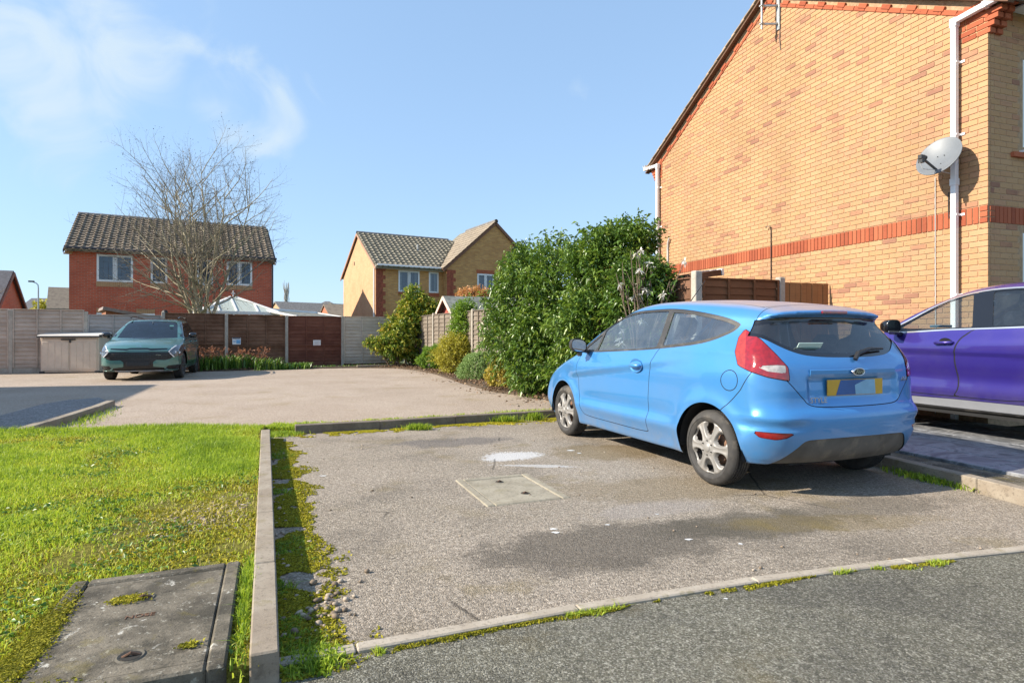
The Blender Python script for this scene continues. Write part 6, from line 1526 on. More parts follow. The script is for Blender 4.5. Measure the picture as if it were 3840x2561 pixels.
# wiper, sticker
xw0 = skin(rgl, -0.05, 1.02) - 0.02; wp = MB(); wp.tube([(skin(tgp, -0.02, 0.985) - 0.02, -0.02, 0.985), (xw0 - 0.02, -0.06, 1.03), (skin(rgl, -0.22, 1.06) - 0.03, -0.22, 1.06), (skin(rgl, -0.40, 1.06) - 0.02, -0.40, 1.06)], [0.016, 0.018, 0.013, 0.008], 8); wp.build("rear_wiper", M_black, tg_o)
xk = skin(rgl, 0.33, 1.085)
stk = MB().box((xk - 0.004, 0.33, 1.085), (0.004, 0.21, 0.055), rot=(Matrix.Rotation(-0.10, 3, 'Z') @ Matrix.Rotation(math.radians(-34), 3, 'Y'))).build("dealer_sticker", plain("mint_sticker", (0.50, 0.66, 0.62), 0.5, var=0.03), tg_o)
M_inkg = plain("sticker_ink", (0.10, 0.22, 0.20), 0.6)
st_rot = (Matrix.Rotation(-0.10, 3, 'Z') @ Matrix.Rotation(math.radians(-34), 3, 'Y') @ Euler((math.pi / 2, 0, -math.pi / 2)).to_matrix()).to_euler()
text_on(tg_o, "RINGWAYS", 0.026, (xk - 0.006 + 0.007, 0.33, 1.092), st_rot, M_inkg, "sticker_text", 0.0015); text_on(tg_o, "www.ringways.co.uk", 0.014, (xk - 0.014, 0.33, 1.069), st_rot, M_inkg, "sticker_text", 0.0015)
MB().tube([(1.35, 0.0, 1.44), (1.02, 0.02, 1.70)], [0.006, 0.003], 6).box((1.36, 0, 1.445), (0.07, 0.05, 0.03), ch=0.01).build("aerial", M_black, fiesta)
# ============================ the other two cars share a plainer shell
def suv_field(PF, p):
    hw, wb, R, zc = p['hw'], p['wb'], p['R'], p['zc']
    def F(x, y, z):
        ay = np.abs(y); wr = sstep(x, 0.9, -0.6); wf = sstep(x, 1.6, wb + 0.8)
        xx = x - wr * (0.16 * ay ** 2.2 + 0.14 * sstep(ay, 0.55, 0.95) ** 2) + wf * (p['bf'] * ay ** 2.2 + p.get('bf2', 0.1) * sstep(ay, 0.6, 0.95) ** 2)
        zz = z + 0.03 * (ay / 0.6) ** 2 * sstep(z, 1.1, 1.5) + 0.06 * (ay / 0.8) ** 2 * wf * sstep(z, 0.6, 1.0)
        fp = PF(xx, zz)
        belt = p['belt'] + p['rise'] * sstep(x, 1.9, -0.2)
        Wd = hw - 0.05 * sstep(x, wb - 0.5, wb + 0.85) - 0.04 * sstep(x, 0.2, -0.9)
        prof = -0.06 * sstep(z, 0.45, 0.2) - 0.02 * np.exp(-((z - 0.58) / 0.10) ** 2) * sstep(x, 0.35, 0.8) * sstep(x, wb - 0.3, wb - 0.75) - 0.06 * sstep(z, belt - 0.18, belt + 0.05) ** 1.2
        cl = p['crease'] + 0.02 * (x - 1.2); prof = prof + 0.014 * sstep(z, cl - 0.05, cl) * sstep(z, cl + 0.22, cl + 0.01)
        gh = -(0.40 + 0.08 * sstep(x, 0.6, -0.4)) * np.maximum(0, z - belt) ** 1.05 - 0.05 * sstep(z, belt, belt + 0.2) * sstep(x, 0.4, -0.5)
        dr = np.hypot(x, z - zc); df = np.hypot(x - wb, z - zc)
        fl = p['flare'] * (np.exp(-((dr - R - 0.09) / 0.10) ** 2) + np.exp(-((df - R - 0.09) / 0.10) ** 2)) * (1 - sstep(z, 0.75, 1.02)) + p.get('haunch', 0) * np.exp(-((x - 0.0) / 0.45) ** 2) * np.exp(-((z - 0.95) / 0.10) ** 2)
        fs = ay - (Wd + prof + gh + fl)
        return smax(fp, fs * 0.94, 0.06 + 0.06 * sstep(z, 1.25, 1.55))
    return F
def suv(root, p, prof, pmat, feats):
    PFm = Field2(catmull(prof, 6), -1.3, 4.0, -0.1, 1.95); F = suv_field(PFm, p)
    B = car_shell(F, (-1.08, -1.06, 0.12), (p['wb'] + 1.05, 1.06, 1.76), 0.028); full = B; gaps = []
    B = arches(B, (0.0, p['wb']), p['R'] + 0.062, p['zc'], 0.21)
    wo = catmull(p['win'], 4); xmax = p['wb'] - 0.1
    sd = lambda S_, off=0.0: np.where((np.abs(S_.y()) > 0.33) & (S_.x() < xmax), sdf_poly(S_.x(), S_.z(), wo) + off, FAR)
    w, B = B.split(sd(B)); br, w = w.split(-sd(w, 0.016))
    br.build("window_surround", p['surround'], root, 0.002)
    rest = w; xs = p['pillars']
    for (a, b, nm, m) in p['panes']:
        k = lambda S_: np.maximum.reduce([sd(S_, 0.03), a[0] + a[1] * (S_.z() - 1.2) - S_.x(), S_.x() - b[0] - b[1] * (S_.z() - 1.2)]); g_, rest = rest.split(k(rest)); g_.build(nm, m, root, -0.006)
    rest.build("pillar_cover", M_gloss, root, -0.002)
    ws, B = B.split(np.where((B.x() > p['wsx'][0]) & (B.x() < p['wsx'][1]), sdf_poly(B.y(), B.z(), p['ws']), FAR)); ws.build("windscreen", p['wsmat'], root, -0.003)
    rw, B = B.split(np.where((B.x() < -0.2) & (np.abs(B.y()) < 0.8), sdf_poly(B.y(), B.z(), p['rw']), FAR)); rw.build("rear_window", M_cglassd, root, -0.005)
    for nm, m, dfn, off in feats:
        g_, B = B.split(dfn(B)); g_.build(nm, m, root, off)
    for nm, poly in p['doors']:
        pl_ = catmull(poly, 4)
        for sg in (1, -1):
            df = lambda S_: np.where(sg * S_.y() > 0.4, sdf_poly(S_.x(), S_.z(), pl_), FAR)
            a, B = B.split(df(B) + 0.004); g_, B = B.split(df(B) - 0.004); gaps.append(g_)
            dm = a.build(nm, pmat, root)
            if dm is None: continue
            hx = min(q[0] for q in poly) + 0.30; hz = p['hz']
            if nm == 'front_door' or p.get('rear_handle', True):
                i = np.argmin(np.hypot(a.x() - hx, a.z() - hz)); sk = a.V[i]
                h = MB(); h.tube([(hx - 0.10, sk[1] - sg * 0.002, hz), (hx - 0.08, sk[1] + sg * 0.03, hz), (hx + 0.08, sk[1] + sg * 0.033, hz - 0.004), (hx + 0.11, sk[1] - sg * 0.002, hz - 0.008)], [0.012, 0.018, 0.018, 0.010], 8); h.build("handle", pmat, dm, True)
                MB().lathe([(0, 0), (0.7, 0.0), (1, 0.006)], 20, Matrix.Translation((hx - 0.01, sk[1] - sg * 0.003, hz + 0.005)) @ Matrix.Rotation(-sg * math.pi / 2, 4, 'X') @ Matrix.Diagonal((0.07, 0.045, 1, 1))).build("handle_cup", M_gap, dm, True, False)
    B.build("body", pmat, root)
    o_ = 0; GT = []
    for g in gaps: GT.append(g.T + o_); o_ += len(g.V)
    Surf(np.concatenate([g.V for g in gaps]), np.concatenate([g.N for g in gaps]), np.concatenate(GT)).build("panel_gap", M_gap, root, -0.003)
    inn = Surf(full.V - full.N * 0.04, -full.N, full.T[:, ::-1])
    inn = keep(inn, sd(inn, 0.02)); inn = keep(inn, np.where((inn.x() > p['wsx'][0]) & (inn.x() < p['wsx'][1]), sdf_poly(inn.y(), inn.z(), p['ws']), FAR)); inn = keep(inn, np.where((inn.x() < -0.2), sdf_poly(inn.y(), inn.z(), p['rw']), FAR)); inn = keep(inn, inn.z() - 0.3)
    inn = keep(inn, np.where(np.abs(inn.y()) > 0.3, np.minimum(np.hypot(inn.x(), inn.z() - p['zc']), np.hypot(inn.x() - p['wb'], inn.z() - p['zc'])) - p['R'] - 0.12, FAR)); inn.build("cabin_lining", M_cabin, root)
    for x in (0, p['wb']): liner(root, x, p['R'] + 0.07, p['zc'], p['hw'] - 0.30, p['hw'] - 0.035)
    under(root, -0.7, p['wb'] + 0.6, p['hw'] * 2 - 0.12, p.get('uz', 0.27), (0, p['wb']))
    for x in (0, p['wb']):
        for sg in (1, -1): wheel(root, (x, sg * (p['hw'] - 0.125), p['zc']), p['zc'], 0.225, 'alloy', sg, p.get('steer', 0) if x else 0.0)
    for y in (0.38, -0.38): rounded_seat(root, 1.25, y, 0.58)
    for y in (0.40, -0.40): rounded_seat(root, 0.42, y, 0.58)
    MB().box((p['wb'] - 0.52, 0, 1.0), (0.45, 1.4, 0.22), ch=0.07).build("dashboard", M_cabin, root)
    sw = MB(); sw.lathe([(0.17, 0), (0.182, 0.012), (0.195, 0), (0.182, -0.012), (0.17, 0)], 24, Matrix.Translation((p['wb'] - 0.85, -0.38, 1.05)) @ Matrix.Rotation(math.radians(65), 4, 'Y')); sw.build("steering_wheel", M_cabin, root)
    MB().box((p['wsx'][0] + 0.22, 0.0, p['rvm']), (0.03, 0.22, 0.065), ch=0.012).tube([(p['wsx'][0] + 0.24, 0, p['rvm'] + 0.02), (p['wsx'][0] + 0.28, 0, p['rvm'] + 0.09)], 0.01, 6).build("inner_mirror", plain("mirror_back", (0.25, 0.3, 0.33), 0.3), root)
    for sg in (1, -1):
        mb = MB(); n = 20; Vv = []; mx, mz = p['mir']
        for (dx, s) in ((0.13, 0.30), (0.115, 0.66), (0.06, 0.95), (0.0, 1.0), (-0.012, 0.93)):
            for k in range(n):
                a = 2 * math.pi * k / n; cx_ = math.copysign(abs(math.cos(a)) ** 0.7, math.cos(a)); cz_ = math.copysign(abs(math.sin(a)) ** 0.7, math.sin(a)); Vv.append((mx + dx, sg * (p['hw'] + 0.125 + 0.105 * s * cx_), mz + 0.082 * s * cz_))
        mb.add(Vv, [(j * n + k, j * n + (k + 1) % n, (j + 1) * n + (k + 1) % n, (j + 1) * n + k) for j in range(4) for k in range(n)] + [tuple(range(n)), tuple(range(4 * n, 5 * n))])
        mr = mb.build("mirror", M_gloss, root, True); mr.data.set_sharp_from_angle(angle=0.9)
        MB().bar((mx + 0.06, sg * (p['hw'] - 0.12), mz - 0.10), (mx + 0.05, sg * (p['hw'] + 0.09), mz - 0.07), 0.09, 0.04, 0.01).build("mirror_arm", M_gloss, mr)
        MB().box((mx - 0.008, sg * (p['hw'] + 0.125), mz), (0.004, 0.17, 0.125), ch=0.0).build("mirror_glass", M_mirror, mr)
    return F, B
M_ppaint = paint("purple_paint", (0.040, 0.026, 0.235), flake=0.45, rough=0.3, zdust=(0.2, 0.6), amt=0.3)
M_silver = plain("silver_trim", (0.34, 0.35, 0.37), 0.35, 0.3, var=0.05); M_silverw = plain("window_chrome", (0.72, 0.73, 0.74), 0.25, 0.8, var=0.03)
M_clearglass = glass("clear_side_glass", (0.88, 0.93, 0.90), 1.0, 0.0, 1.6)
px_th = math.atan2(0.951, -0.309)
purple = empty("purple_crossover", (5.985, 5.30, 0.135), px_th, None, "glossy purple crossover with silver sill strip beside the gable house", "car")
PP = dict(uz=0.205, hw=0.895, wb=2.636, R=0.335, zc=0.335, bf=0.22, belt=1.075, rise=0.05, crease=0.86, flare=0.035, haunch=0.05, hz=0.955, rear_handle=False, mir=(2.02, 1.135), surround=M_silverw, wsmat=M_cglass, rvm=1.40,
    win=[(2.22, 1.065), (1.98, 1.235), (1.62, 1.425), (1.28, 1.505), (0.85, 1.515), (0.35, 1.475), (-0.12, 1.36), (-0.20, 1.29), (0.05, 1.20), (0.4, 1.125), (0.9, 1.10), (1.5, 1.085)], pillars=(),
    panes=[((1.30, 0.22), (9, 0), "front_window", M_clearglass), ((0.36, -0.2), (1.10, 0.22), "rear_door_window", M_cglassd)],
    wsx=(1.45, 2.75), ws=[(-0.66, 1.12), (0, 1.09), (0.66, 1.12), (0.57, 1.45), (0.5, 1.50), (0, 1.52), (-0.5, 1.50), (-0.57, 1.45)], rw=[(-0.55, 1.12), (0.55, 1.12), (0.50, 1.40), (-0.50, 1.40)],
    doors=[("front_door", [(1.22, 1.14), (1.30, 1.06), (1.375, 0.98), (1.42, 0.80), (1.385, 0.50), (1.43, 0.40), (1.5, 0.385), (2.2, 0.40), (2.30, 0.50), (2.34, 0.8), (2.30, 1.06), (2.1, 1.3), (1.5, 1.3)]),
           ("rear_door", [(1.212, 1.14), (1.292, 1.057), (1.367, 0.976), (1.412, 0.80), (1.377, 0.50), (1.42, 0.40), (1.37, 0.385), (0.75, 0.40), (0.58, 0.52), (0.47, 0.72), (0.36, 0.85), (0.28, 1.05), (0.4, 1.3), (1.0, 1.3)])])
PPROF = [(-0.72, 0.26), (-0.80, 0.42), (-0.815, 0.65), (-0.80, 0.90), (-0.74, 1.05), (-0.58, 1.28), (-0.45, 1.44), (-0.36, 1.52), (0.0, 1.565), (0.5, 1.59), (0.95, 1.595), (1.3, 1.575), (1.62, 1.495), (2.0, 1.31), (2.35, 1.11), (2.5, 1.05), (2.85, 1.01), (3.15, 0.94), (3.33, 0.82), (3.42, 0.66), (3.44, 0.50), (3.40, 0.32), (3.3, 0.23), (1.3, 0.22)]
sil = lambda S_: np.where((np.abs(S_.y()) > 0.5), sdf_poly(S_.x(), S_.z(), [(2.28, 0.34), (2.25, 0.265), (0.38, 0.265), (0.42, 0.30), (0.55, 0.34), (0.75, 0.355), (1.4, 0.355)]), FAR)
hl = lambda S_: np.where((S_.x() > 2.6) & (np.abs(S_.y()) > 0.45), sdf_poly(np.abs(S_.y()), S_.z(), [(0.50, 0.88), (0.86, 0.90), (0.86, 0.80), (0.55, 0.80)]), FAR)
tlp = lambda S_: np.where((S_.x() < -0.3) & (np.abs(S_.y()) > 0.45), sdf_poly(np.abs(S_.y()), S_.z(), [(0.45, 0.92), (0.95, 1.02), (0.95, 0.88), (0.5, 0.86)]), FAR)
grl = lambda S_: np.where(S_.x() > 2.9, sdf_poly(S_.y(), S_.z(), [(-0.45, 0.45), (0.45, 0.45), (0.5, 0.80), (-0.5, 0.80)]), FAR)
Fp, Bp = suv(purple, PP, PPROF, M_ppaint, [("sill_cladding", M_trim, lambda S_: np.where(np.abs(S_.y()) > 0.5, np.maximum.reduce([S_.z() - 0.262, 0.3 - S_.x(), S_.x() - 2.35]), FAR), 0.0), ("sill_strip", M_silver, sil, 0.006), ("headlight", M_head, hl, 0.002), ("tail_light", M_redlens, tlp, 0.003), ("grille", M_gloss, grl, -0.01)])
MB().box((2.0, 0.30, 1.14), (0.16, 0.16, 0.03), ch=0.006).build("tablet", plain("dash_screen", (0.10, 0.16, 0.22), 0.2), purple)

# green suv by the fence
ks = G(255, 871); kFR = Vector((ks[0], ks[1], 0)); kh = Vector((0.355, -0.935, 0)).normalized(); kl = Vector((-kh.y, kh.x, 0))
kth = math.atan2(kh.y, kh.x)
kc = kFR + kl * 0.80 - kh * 2.68
M_gpaint = paint("sage_green_paint", (0.07, 0.20, 0.19), flake=0.35, rough=0.3, amt=0.25)
green = empty("green_suv", (kc.x, kc.y, 0.0), kth, None, "dark sage green suv parked nose out against the back fence", "car")
M_kscreen = glass("blue_screen_glass", (0.10, 0.17, 0.28), 0.9, 0.0, 1.9); M_headd = lens("dark_headlamp", (0.10, 0.11, 0.125))
KP = dict(hw=0.925, wb=2.68, R=0.355, zc=0.35, bf=0.20, bf2=0.16, belt=1.10, rise=0.06, crease=0.90, flare=0.02, hz=1.0, mir=(2.05, 1.175), surround=M_gloss, wsmat=M_kscreen, rvm=1.47, steer=0.0,
    win=[(2.30, 1.10), (2.02, 1.29), (1.68, 1.475), (1.3, 1.55), (0.85, 1.565), (0.2, 1.53), (-0.35, 1.44), (-0.45, 1.36), (-0.2, 1.24), (0.3, 1.16), (1.0, 1.12)], pillars=(),
    panes=[((1.27, 0.1), (9, 0), "front_window", M_cglass), ((0.36, -0.15), (1.15, 0.1), "rear_door_window", M_cglassd), ((-9, 0), (0.28, -0.15), "rear_quarter_window", M_cglassd)],
    wsx=(1.45, 2.85), ws=[(-0.72, 1.10), (0, 1.07), (0.72, 1.10), (0.62, 1.49), (0.55, 1.56), (0, 1.585), (-0.55, 1.56), (-0.62, 1.49)], rw=[(-0.55, 1.12), (0.55, 1.12), (0.50, 1.42), (-0.50, 1.42)],
    doors=[("front_door", [(1.22, 1.14), (1.28, 0.9), (1.26, 0.5), (1.30, 0.40), (2.2, 0.40), (2.34, 0.55), (2.38, 0.9), (2.30, 1.08), (2.0, 1.4), (1.3, 1.4)]), ("rear_door", [(1.20, 1.14), (1.26, 0.9), (1.24, 0.5), (1.2, 0.40), (0.7, 0.42), (0.50, 0.6), (0.40, 0.75), (0.25, 1.0), (0.4, 1.4), (1.1, 1.4)])])
KPROF = [(-0.72, 0.27), (-0.88, 0.42), (-0.92, 0.62), (-0.88, 0.90), (-0.80, 1.08), (-0.62, 1.35), (-0.50, 1.53), (-0.42, 1.60), (0.0, 1.645), (0.5, 1.665), (0.95, 1.665), (1.3, 1.645), (1.62, 1.56), (2.0, 1.37), (2.38, 1.16), (2.55, 1.09), (2.9, 1.04), (3.25, 0.965), (3.45, 0.885), (3.545, 0.80), (3.585, 0.68), (3.59, 0.52), (3.57, 0.38), (3.50, 0.27), (3.3, 0.235), (1.3, 0.23)]
M_kgr = plain("dark_grille", (0.018, 0.018, 0.019), 0.45, var=0.3, scale=25, bump=0.6, bscale=40)
fr_ = lambda poly, sym=True: (lambda S_: np.where(S_.x() > 2.55, sdf_poly(np.abs(S_.y()) if sym else S_.y(), S_.z(), poly), FAR))
GR = [(-0.1, 0.74), (0.30, 0.74), (0.70, 0.735), (0.80, 0.66), (0.72, 0.56), (0.60, 0.525), (0.40, 0.535), (0.33, 0.48), (0.33, 0.36), (0.58, 0.33), (0.62, 0.27), (-0.1, 0.27)]
HLk = [(0.665, 0.745), (0.80, 0.905), (0.98, 0.90), (0.98, 0.66), (0.80, 0.60)]
LI = [(0.58, 0.30), (0.66, 0.385), (0.93, 0.40), (0.93, 0.30), (0.80, 0.275)]
ST = [(-0.1, 0.845), (0.20, 0.845), (0.26, 0.825), (0.64, 0.835), (0.64, 0.80), (0.24, 0.775), (0.18, 0.80), (-0.1, 0.80)]
SK = [(-0.1, 0.275), (0.56, 0.275), (0.50, 0.20), (-0.1, 0.20)]
Fk, Bk = suv(green, KP, KPROF, M_gpaint, [("headlight", M_headd, fr_(HLk), 0.004), ("grille", M_kgr, fr_(GR), -0.012), ("lower_intake", M_kgr, fr_(LI), -0.015), ("bonnet_strip", M_gloss, fr_(ST), -0.006), ("skid_plate", M_silver, fr_(SK), 0.006),
    ("bonnet", M_gpaint, lambda S_: np.where((S_.x() > 2.4) & (S_.z() > 0.86), np.maximum(np.abs(S_.y()) - 0.72, np.maximum(2.5 - S_.x(), 0.90 - S_.z())), FAR), 0.002),
    ("roof_panel", M_gloss, lambda S_: np.where(S_.z() > 1.35, np.maximum(1.60 - S_.z() - 0.0, 0.0 * S_.z() - 0.02 + np.where(S_.x() < 1.5, 0, 0.2)), FAR), 0.001)])
def kskin(y, z):
    x = 3.7
    while x > 2.0 and Fk(np.array([x]), np.array([y]), np.array([z]))[0] > 0: x -= 0.01
    return x
M_drl = plain("white_light_guide", (0.80, 0.80, 0.82), 0.25)
for sg in (1, -1):
    q = [(0.80, 0.895), (0.74, 0.83), (0.675, 0.745), (0.72, 0.68), (0.79, 0.605)]; MB().tube([(kskin(sg * y, z) + 0.012, sg * y, z) for y, z in q], 0.013, 8).build("light_guide", M_drl, green)
    for (y, z) in ((0.80, 0.74), (0.88, 0.72)): MB().lathe([(0.0, 0.0), (0.028, 0.004), (0.034, 0.0)], 14, Matrix.Translation((kskin(sg * y, z) + 0.006, sg * y, z)) @ Matrix.Rotation(math.pi / 2, 4, 'Y')).build("projector", M_chrome, green)
    q = [(0.57, 0.315), (0.66, 0.275), (0.86, 0.275), (0.925, 0.33), (0.90, 0.39)]; MB().tube([(kskin(sg * y, z) + 0.004, sg * y, z) for y, z in q], 0.012, 8).build("fog_surround", M_gpaint, green)
    MB().tube([(1.5, sg * 0.585, 1.665), (1.2, sg * 0.60, 1.71), (0.0, sg * 0.60, 1.695), (-0.4, sg * 0.56, 1.64)], 0.017, 8).build("roof_rail", M_gloss, green)
MB().tube([(kskin(y, z) + 0.008, y, z) for y, z in ((-0.64, 0.765), (-0.28, 0.76), (-0.20, 0.785), (0.20, 0.785), (0.28, 0.76), (0.64, 0.765))], 0.016, 8).build("grille_bar", M_gpaint, green)
gs = MB()
for zz in np.arange(0.60, 0.72, 0.04):
    for yy in np.arange(-0.66, 0.67, 0.06): gs.box((kskin(yy, zz) - 0.004, yy, zz), (0.012, 0.045, 0.012))
gs.build("grille_mesh", M_gloss, green)
text_on(green, "KIA", 0.075, (kskin(0, 0.875) + 0.004, 0, 0.880), (math.radians(65), 0, math.pi / 2), M_chrome, "badge_letters", 0.003)
text_on(green, "GT-Line", 0.035, (kskin(0.45, 0.655) + 0.010, 0.45, 0.66), (math.pi / 2, 0, math.pi / 2), M_chrome, "trim_letters", 0.002)
MB().box((kskin(0, 0.42) + 0.008, 0, 0.44), (0.012, 0.52, 0.112), ch=0.003).build("number_plate", M_kgr, green)
MB().box((1.92, 0.50, 1.44), (0.01, 0.10, 0.03)).build("screen_sticker", plain("permit_green", (0.35, 0.75, 0.6), 0.5), green)
# ------------------------------------------------------------------ vegetation
def leaves_from(Pn, D, size, rng, droop=0.2, wid=0.42, fold=0.25):
    """one folded diamond leaf per row: base points Pn, directions D"""
    n = len(Pn); D = D / (np.linalg.norm(D, axis=1, keepdims=True) + 1e-9)
    up = np.array([0, 0, 1.0]) + rng.normal(0, 0.45, (n, 3)); s = np.cross(D, up); s /= np.linalg.norm(s, axis=1, keepdims=True) + 1e-9; nrm = np.cross(s, D)
    L = (size * rng.uniform(0.65, 1.25, n))[:, None]; mid = Pn + D * L * 0.45
    tip = Pn + D * L - np.array([0, 0, 1.0]) * L * droop; V = np.stack([Pn, mid + s * L * wid * 0.5 + nrm * L * fold * 0.4, tip, mid - s * L * wid * 0.5 + nrm * L * fold * 0.4], 1).reshape(-1, 3)
    b = np.arange(n)[:, None] * 4; F = np.concatenate([b + np.array([[0, 1, 2]]), b + np.array([[0, 2, 3]])], 0); return V, F
def shrub(name, label, cat, blobs, nspray, per, size, mat, rng, loc, tones=(0, 1), stem=None, droop=0.25, wid=0.42, group=None, spray_len=0.22, upbias=0.35, outer=0.55, part="foliage", stem_mat=None, lump=0.22):
    """blobs: (cx,cy,cz,rx,ry,rz,weight)"""
    root = empty(name, loc, 0, None, label, cat, group); Ps = []; Ds = []; Ts = []; W_ = np.array([b[6] for b in blobs], float); W_ /= W_.sum(); bl_ = np.array([b[:6] for b in blobs]); ks = rng.choice(len(blobs), nspray, p=W_)
    d = rng.normal(0, 1, (nspray, 3)); d[:, 2] = d[:, 2] * 0.9 + 0.15; d /= np.linalg.norm(d, axis=1, keepdims=True)
    r = rng.uniform(outer, 1.0, nspray) ** 0.6; r *= 1 + lump * np.sin(d[:, 0] * 5 + ks) * np.cos(d[:, 2] * 6 + ks * 2) + rng.normal(0, 0.05, nspray)
    c = bl_[ks, :3] + d * bl_[ks, 3:6] * r[:, None]; keep_ = c[:, 2] > 0.02; c, d, ks = c[keep_], d[keep_], ks[keep_]; n = len(c)
    ax = d * np.array([1, 1, 0.8]) + np.array([0, 0, upbias]) + rng.normal(0, 0.35, (n, 3)); ax /= np.linalg.norm(ax, axis=1, keepdims=True); tone_s = rng.uniform(0, 1, n)
    for j in range(per):
        t = (j + rng.uniform(0, 1, n)) / per; p = c + ax * (t * spray_len)[:, None]; dd = ax * 0.55 + rng.normal(0, 0.62, (n, 3)); Ps.append(p); Ds.append(dd); Ts.append(np.clip(tone_s * 0.5 + t * 0.28 + rng.uniform(0, 0.25, n), 0, 1))
    Pn = np.concatenate(Ps); D = np.concatenate(Ds); tn = tones[0] + (tones[1] - tones[0]) * np.concatenate(Ts); V, F = leaves_from(Pn, D, size, rng, droop, wid)
    o = np_mesh(part, V, F, mat, root, attrs={'tone': np.repeat(tn, 4)}); o['kind'] = 'stuff'
    if stem:
        mb = MB(); 
        for k in range(stem[0]):
            b = blobs[k % len(blobs)]; q = Vector((b[0], b[1], b[2])) + Vector(rng.normal(0, 0.4, 3)) * min(b[3:6]); base = Vector((b[0] * 0.35 + rng.normal(0, 0.06), b[1] * 0.35 + rng.normal(0, 0.06), 0)); m = base.lerp(q, 0.5) + Vector(rng.normal(0, 0.05, 3)); mb.tube([base, m, q], [stem[1], stem[1] * 0.75, stem[1] * 0.3], 6)
            for _ in range(5):
                q2 = q + Vector(rng.normal(0, 1, 3)) * max(b[3:6]) * 0.4; mb.tube([m.lerp(q, rng.uniform(.2, .9)), q2], [stem[1] * 0.4, stem[1] * 0.12], 5)
        mb.build("stem", stem_mat or M_bark, root)
    return root
rng = np.random.RandomState(11)
M_bark = plain("shrub_bark", (0.16, 0.11, 0.07), 0.9, var=0.3, scale=20)
LM_laurel = leaf_mat("laurel_leaf", [(0.0, (0.045, 0.10, 0.022)), (0.4, (0.10, 0.19, 0.03)), (0.75, (0.20, 0.31, 0.045)), (1.0, (0.36, 0.42, 0.08))], 0.36, 0.28, 0.7)
LM_pieris = leaf_mat("pieris_leaf", [(0.0, (0.04, 0.09, 0.018)), (0.35, (0.10, 0.19, 0.025)), (0.62, (0.30, 0.36, 0.04)), (0.85, (0.60, 0.50, 0.08)), (1.0, (0.60, 0.22, 0.06))], 0.4, 0.25)
LM_spirea = leaf_mat("spirea_leaf", [(0.0, (0.18, 0.12, 0.035)), (0.45, (0.42, 0.40, 0.05)), (1.0, (0.62, 0.54, 0.08))], 0.5, 0.3)
LM_hebe = leaf_mat("hebe_leaf", [(0.0, (0.15, 0.26, 0.08)), (0.5, (0.30, 0.44, 0.15)), (1.0, (0.44, 0.56, 0.22))], 0.45, 0.2)
LM_gold = leaf_mat("golden_leaf", [(0.0, (0.32, 0.28, 0.05)), (0.6, (0.55, 0.45, 0.09)), (1.0, (0.68, 0.55, 0.16))], 0.5, 0.3)
LM_lime = leaf_mat("lime_leaf", [(0.0, (0.08, 0.18, 0.02)), (0.5, (0.18, 0.32, 0.03)), (1.0, (0.36, 0.48, 0.07))], 0.45, 0.35)
LM_orange = leaf_mat("orange_leaf", [(0.0, (0.30, 0.26, 0.07)), (0.5, (0.62, 0.32, 0.13)), (1.0, (0.75, 0.46, 0.24))], 0.45, 0.3)
LM_magn = leaf_mat("magnolia_petal", [(0.0, (0.70, 0.66, 0.64)), (1.0, (0.85, 0.84, 0.84))], 0.5, 0.3)
LM_conif = leaf_mat("conifer_leaf", [(0.0, (0.012, 0.035, 0.018)), (1.0, (0.04, 0.085, 0.04))], 0.5, 0.1)
LM_green = leaf_mat("bed_leaf", [(0.0, (0.04, 0.11, 0.02)), (0.6, (0.12, 0.24, 0.03)), (1.0, (0.26, 0.36, 0.06))], 0.4, 0.3)
LM_rust = leaf_mat("rusty_flower", [(0.0, (0.30, 0.11, 0.06)), (1.0, (0.55, 0.26, 0.15))], 0.6, 0.2)
def V3(u, v, Y): return Vector(P(u, v, Y))
# big laurel: one shrub of several lobes
bc = Vector((1.05, 12.7, 0.0))
def lobe(u, v, Y, ru, rv, ry, w):
    c = V3(u, v, Y) - bc; k = Y / 1377.5 * 0.86; return (c.x, c.y, c.z, ru * k, ry * 0.86, rv * k, w)
shrub("laurel_shrub", "large glossy dark green laurel shrub behind the blue hatchback", "shrub", [
    lobe(1203, 705, 12.9, 90, 118, 0.9, 2.2), lobe(1168, 775, 12.6, 62, 75, 0.7, 1.3), lobe(1300, 660, 12.2, 105, 115, 0.9, 2.6), lobe(1270, 790, 11.9, 105, 110, 0.75, 2.6), lobe(1390, 640, 11.0, 95, 115, 0.7, 2.3), lobe(1425, 575, 10.9, 66, 58, 0.6, 1.1), lobe(1370, 760, 10.6, 105, 110, 0.6, 2.0),
    lobe(1200, 615, 13.2, 40, 52, 0.6, 0.6), lobe(1250, 870, 11.5, 72, 55, 0.5, 1.5), lobe(1455, 690, 10.1, 62, 90, 0.45, 1.2), lobe(1270, 575, 12.6, 24, 34, 0.3, 0.15), lobe(1470, 545, 10.9, 32, 34, 0.4, 0.25), lobe(1225, 810, 11.8, 75, 85, 0.6, 1.4), lobe(1320, 850, 10.8, 60, 60, 0.5, 0.9)],
    7200, 9, 0.10, LM_laurel, rng, bc, stem=(13, 0.035), droop=0.35, wid=0.36, spray_len=0.26, outer=0.35)
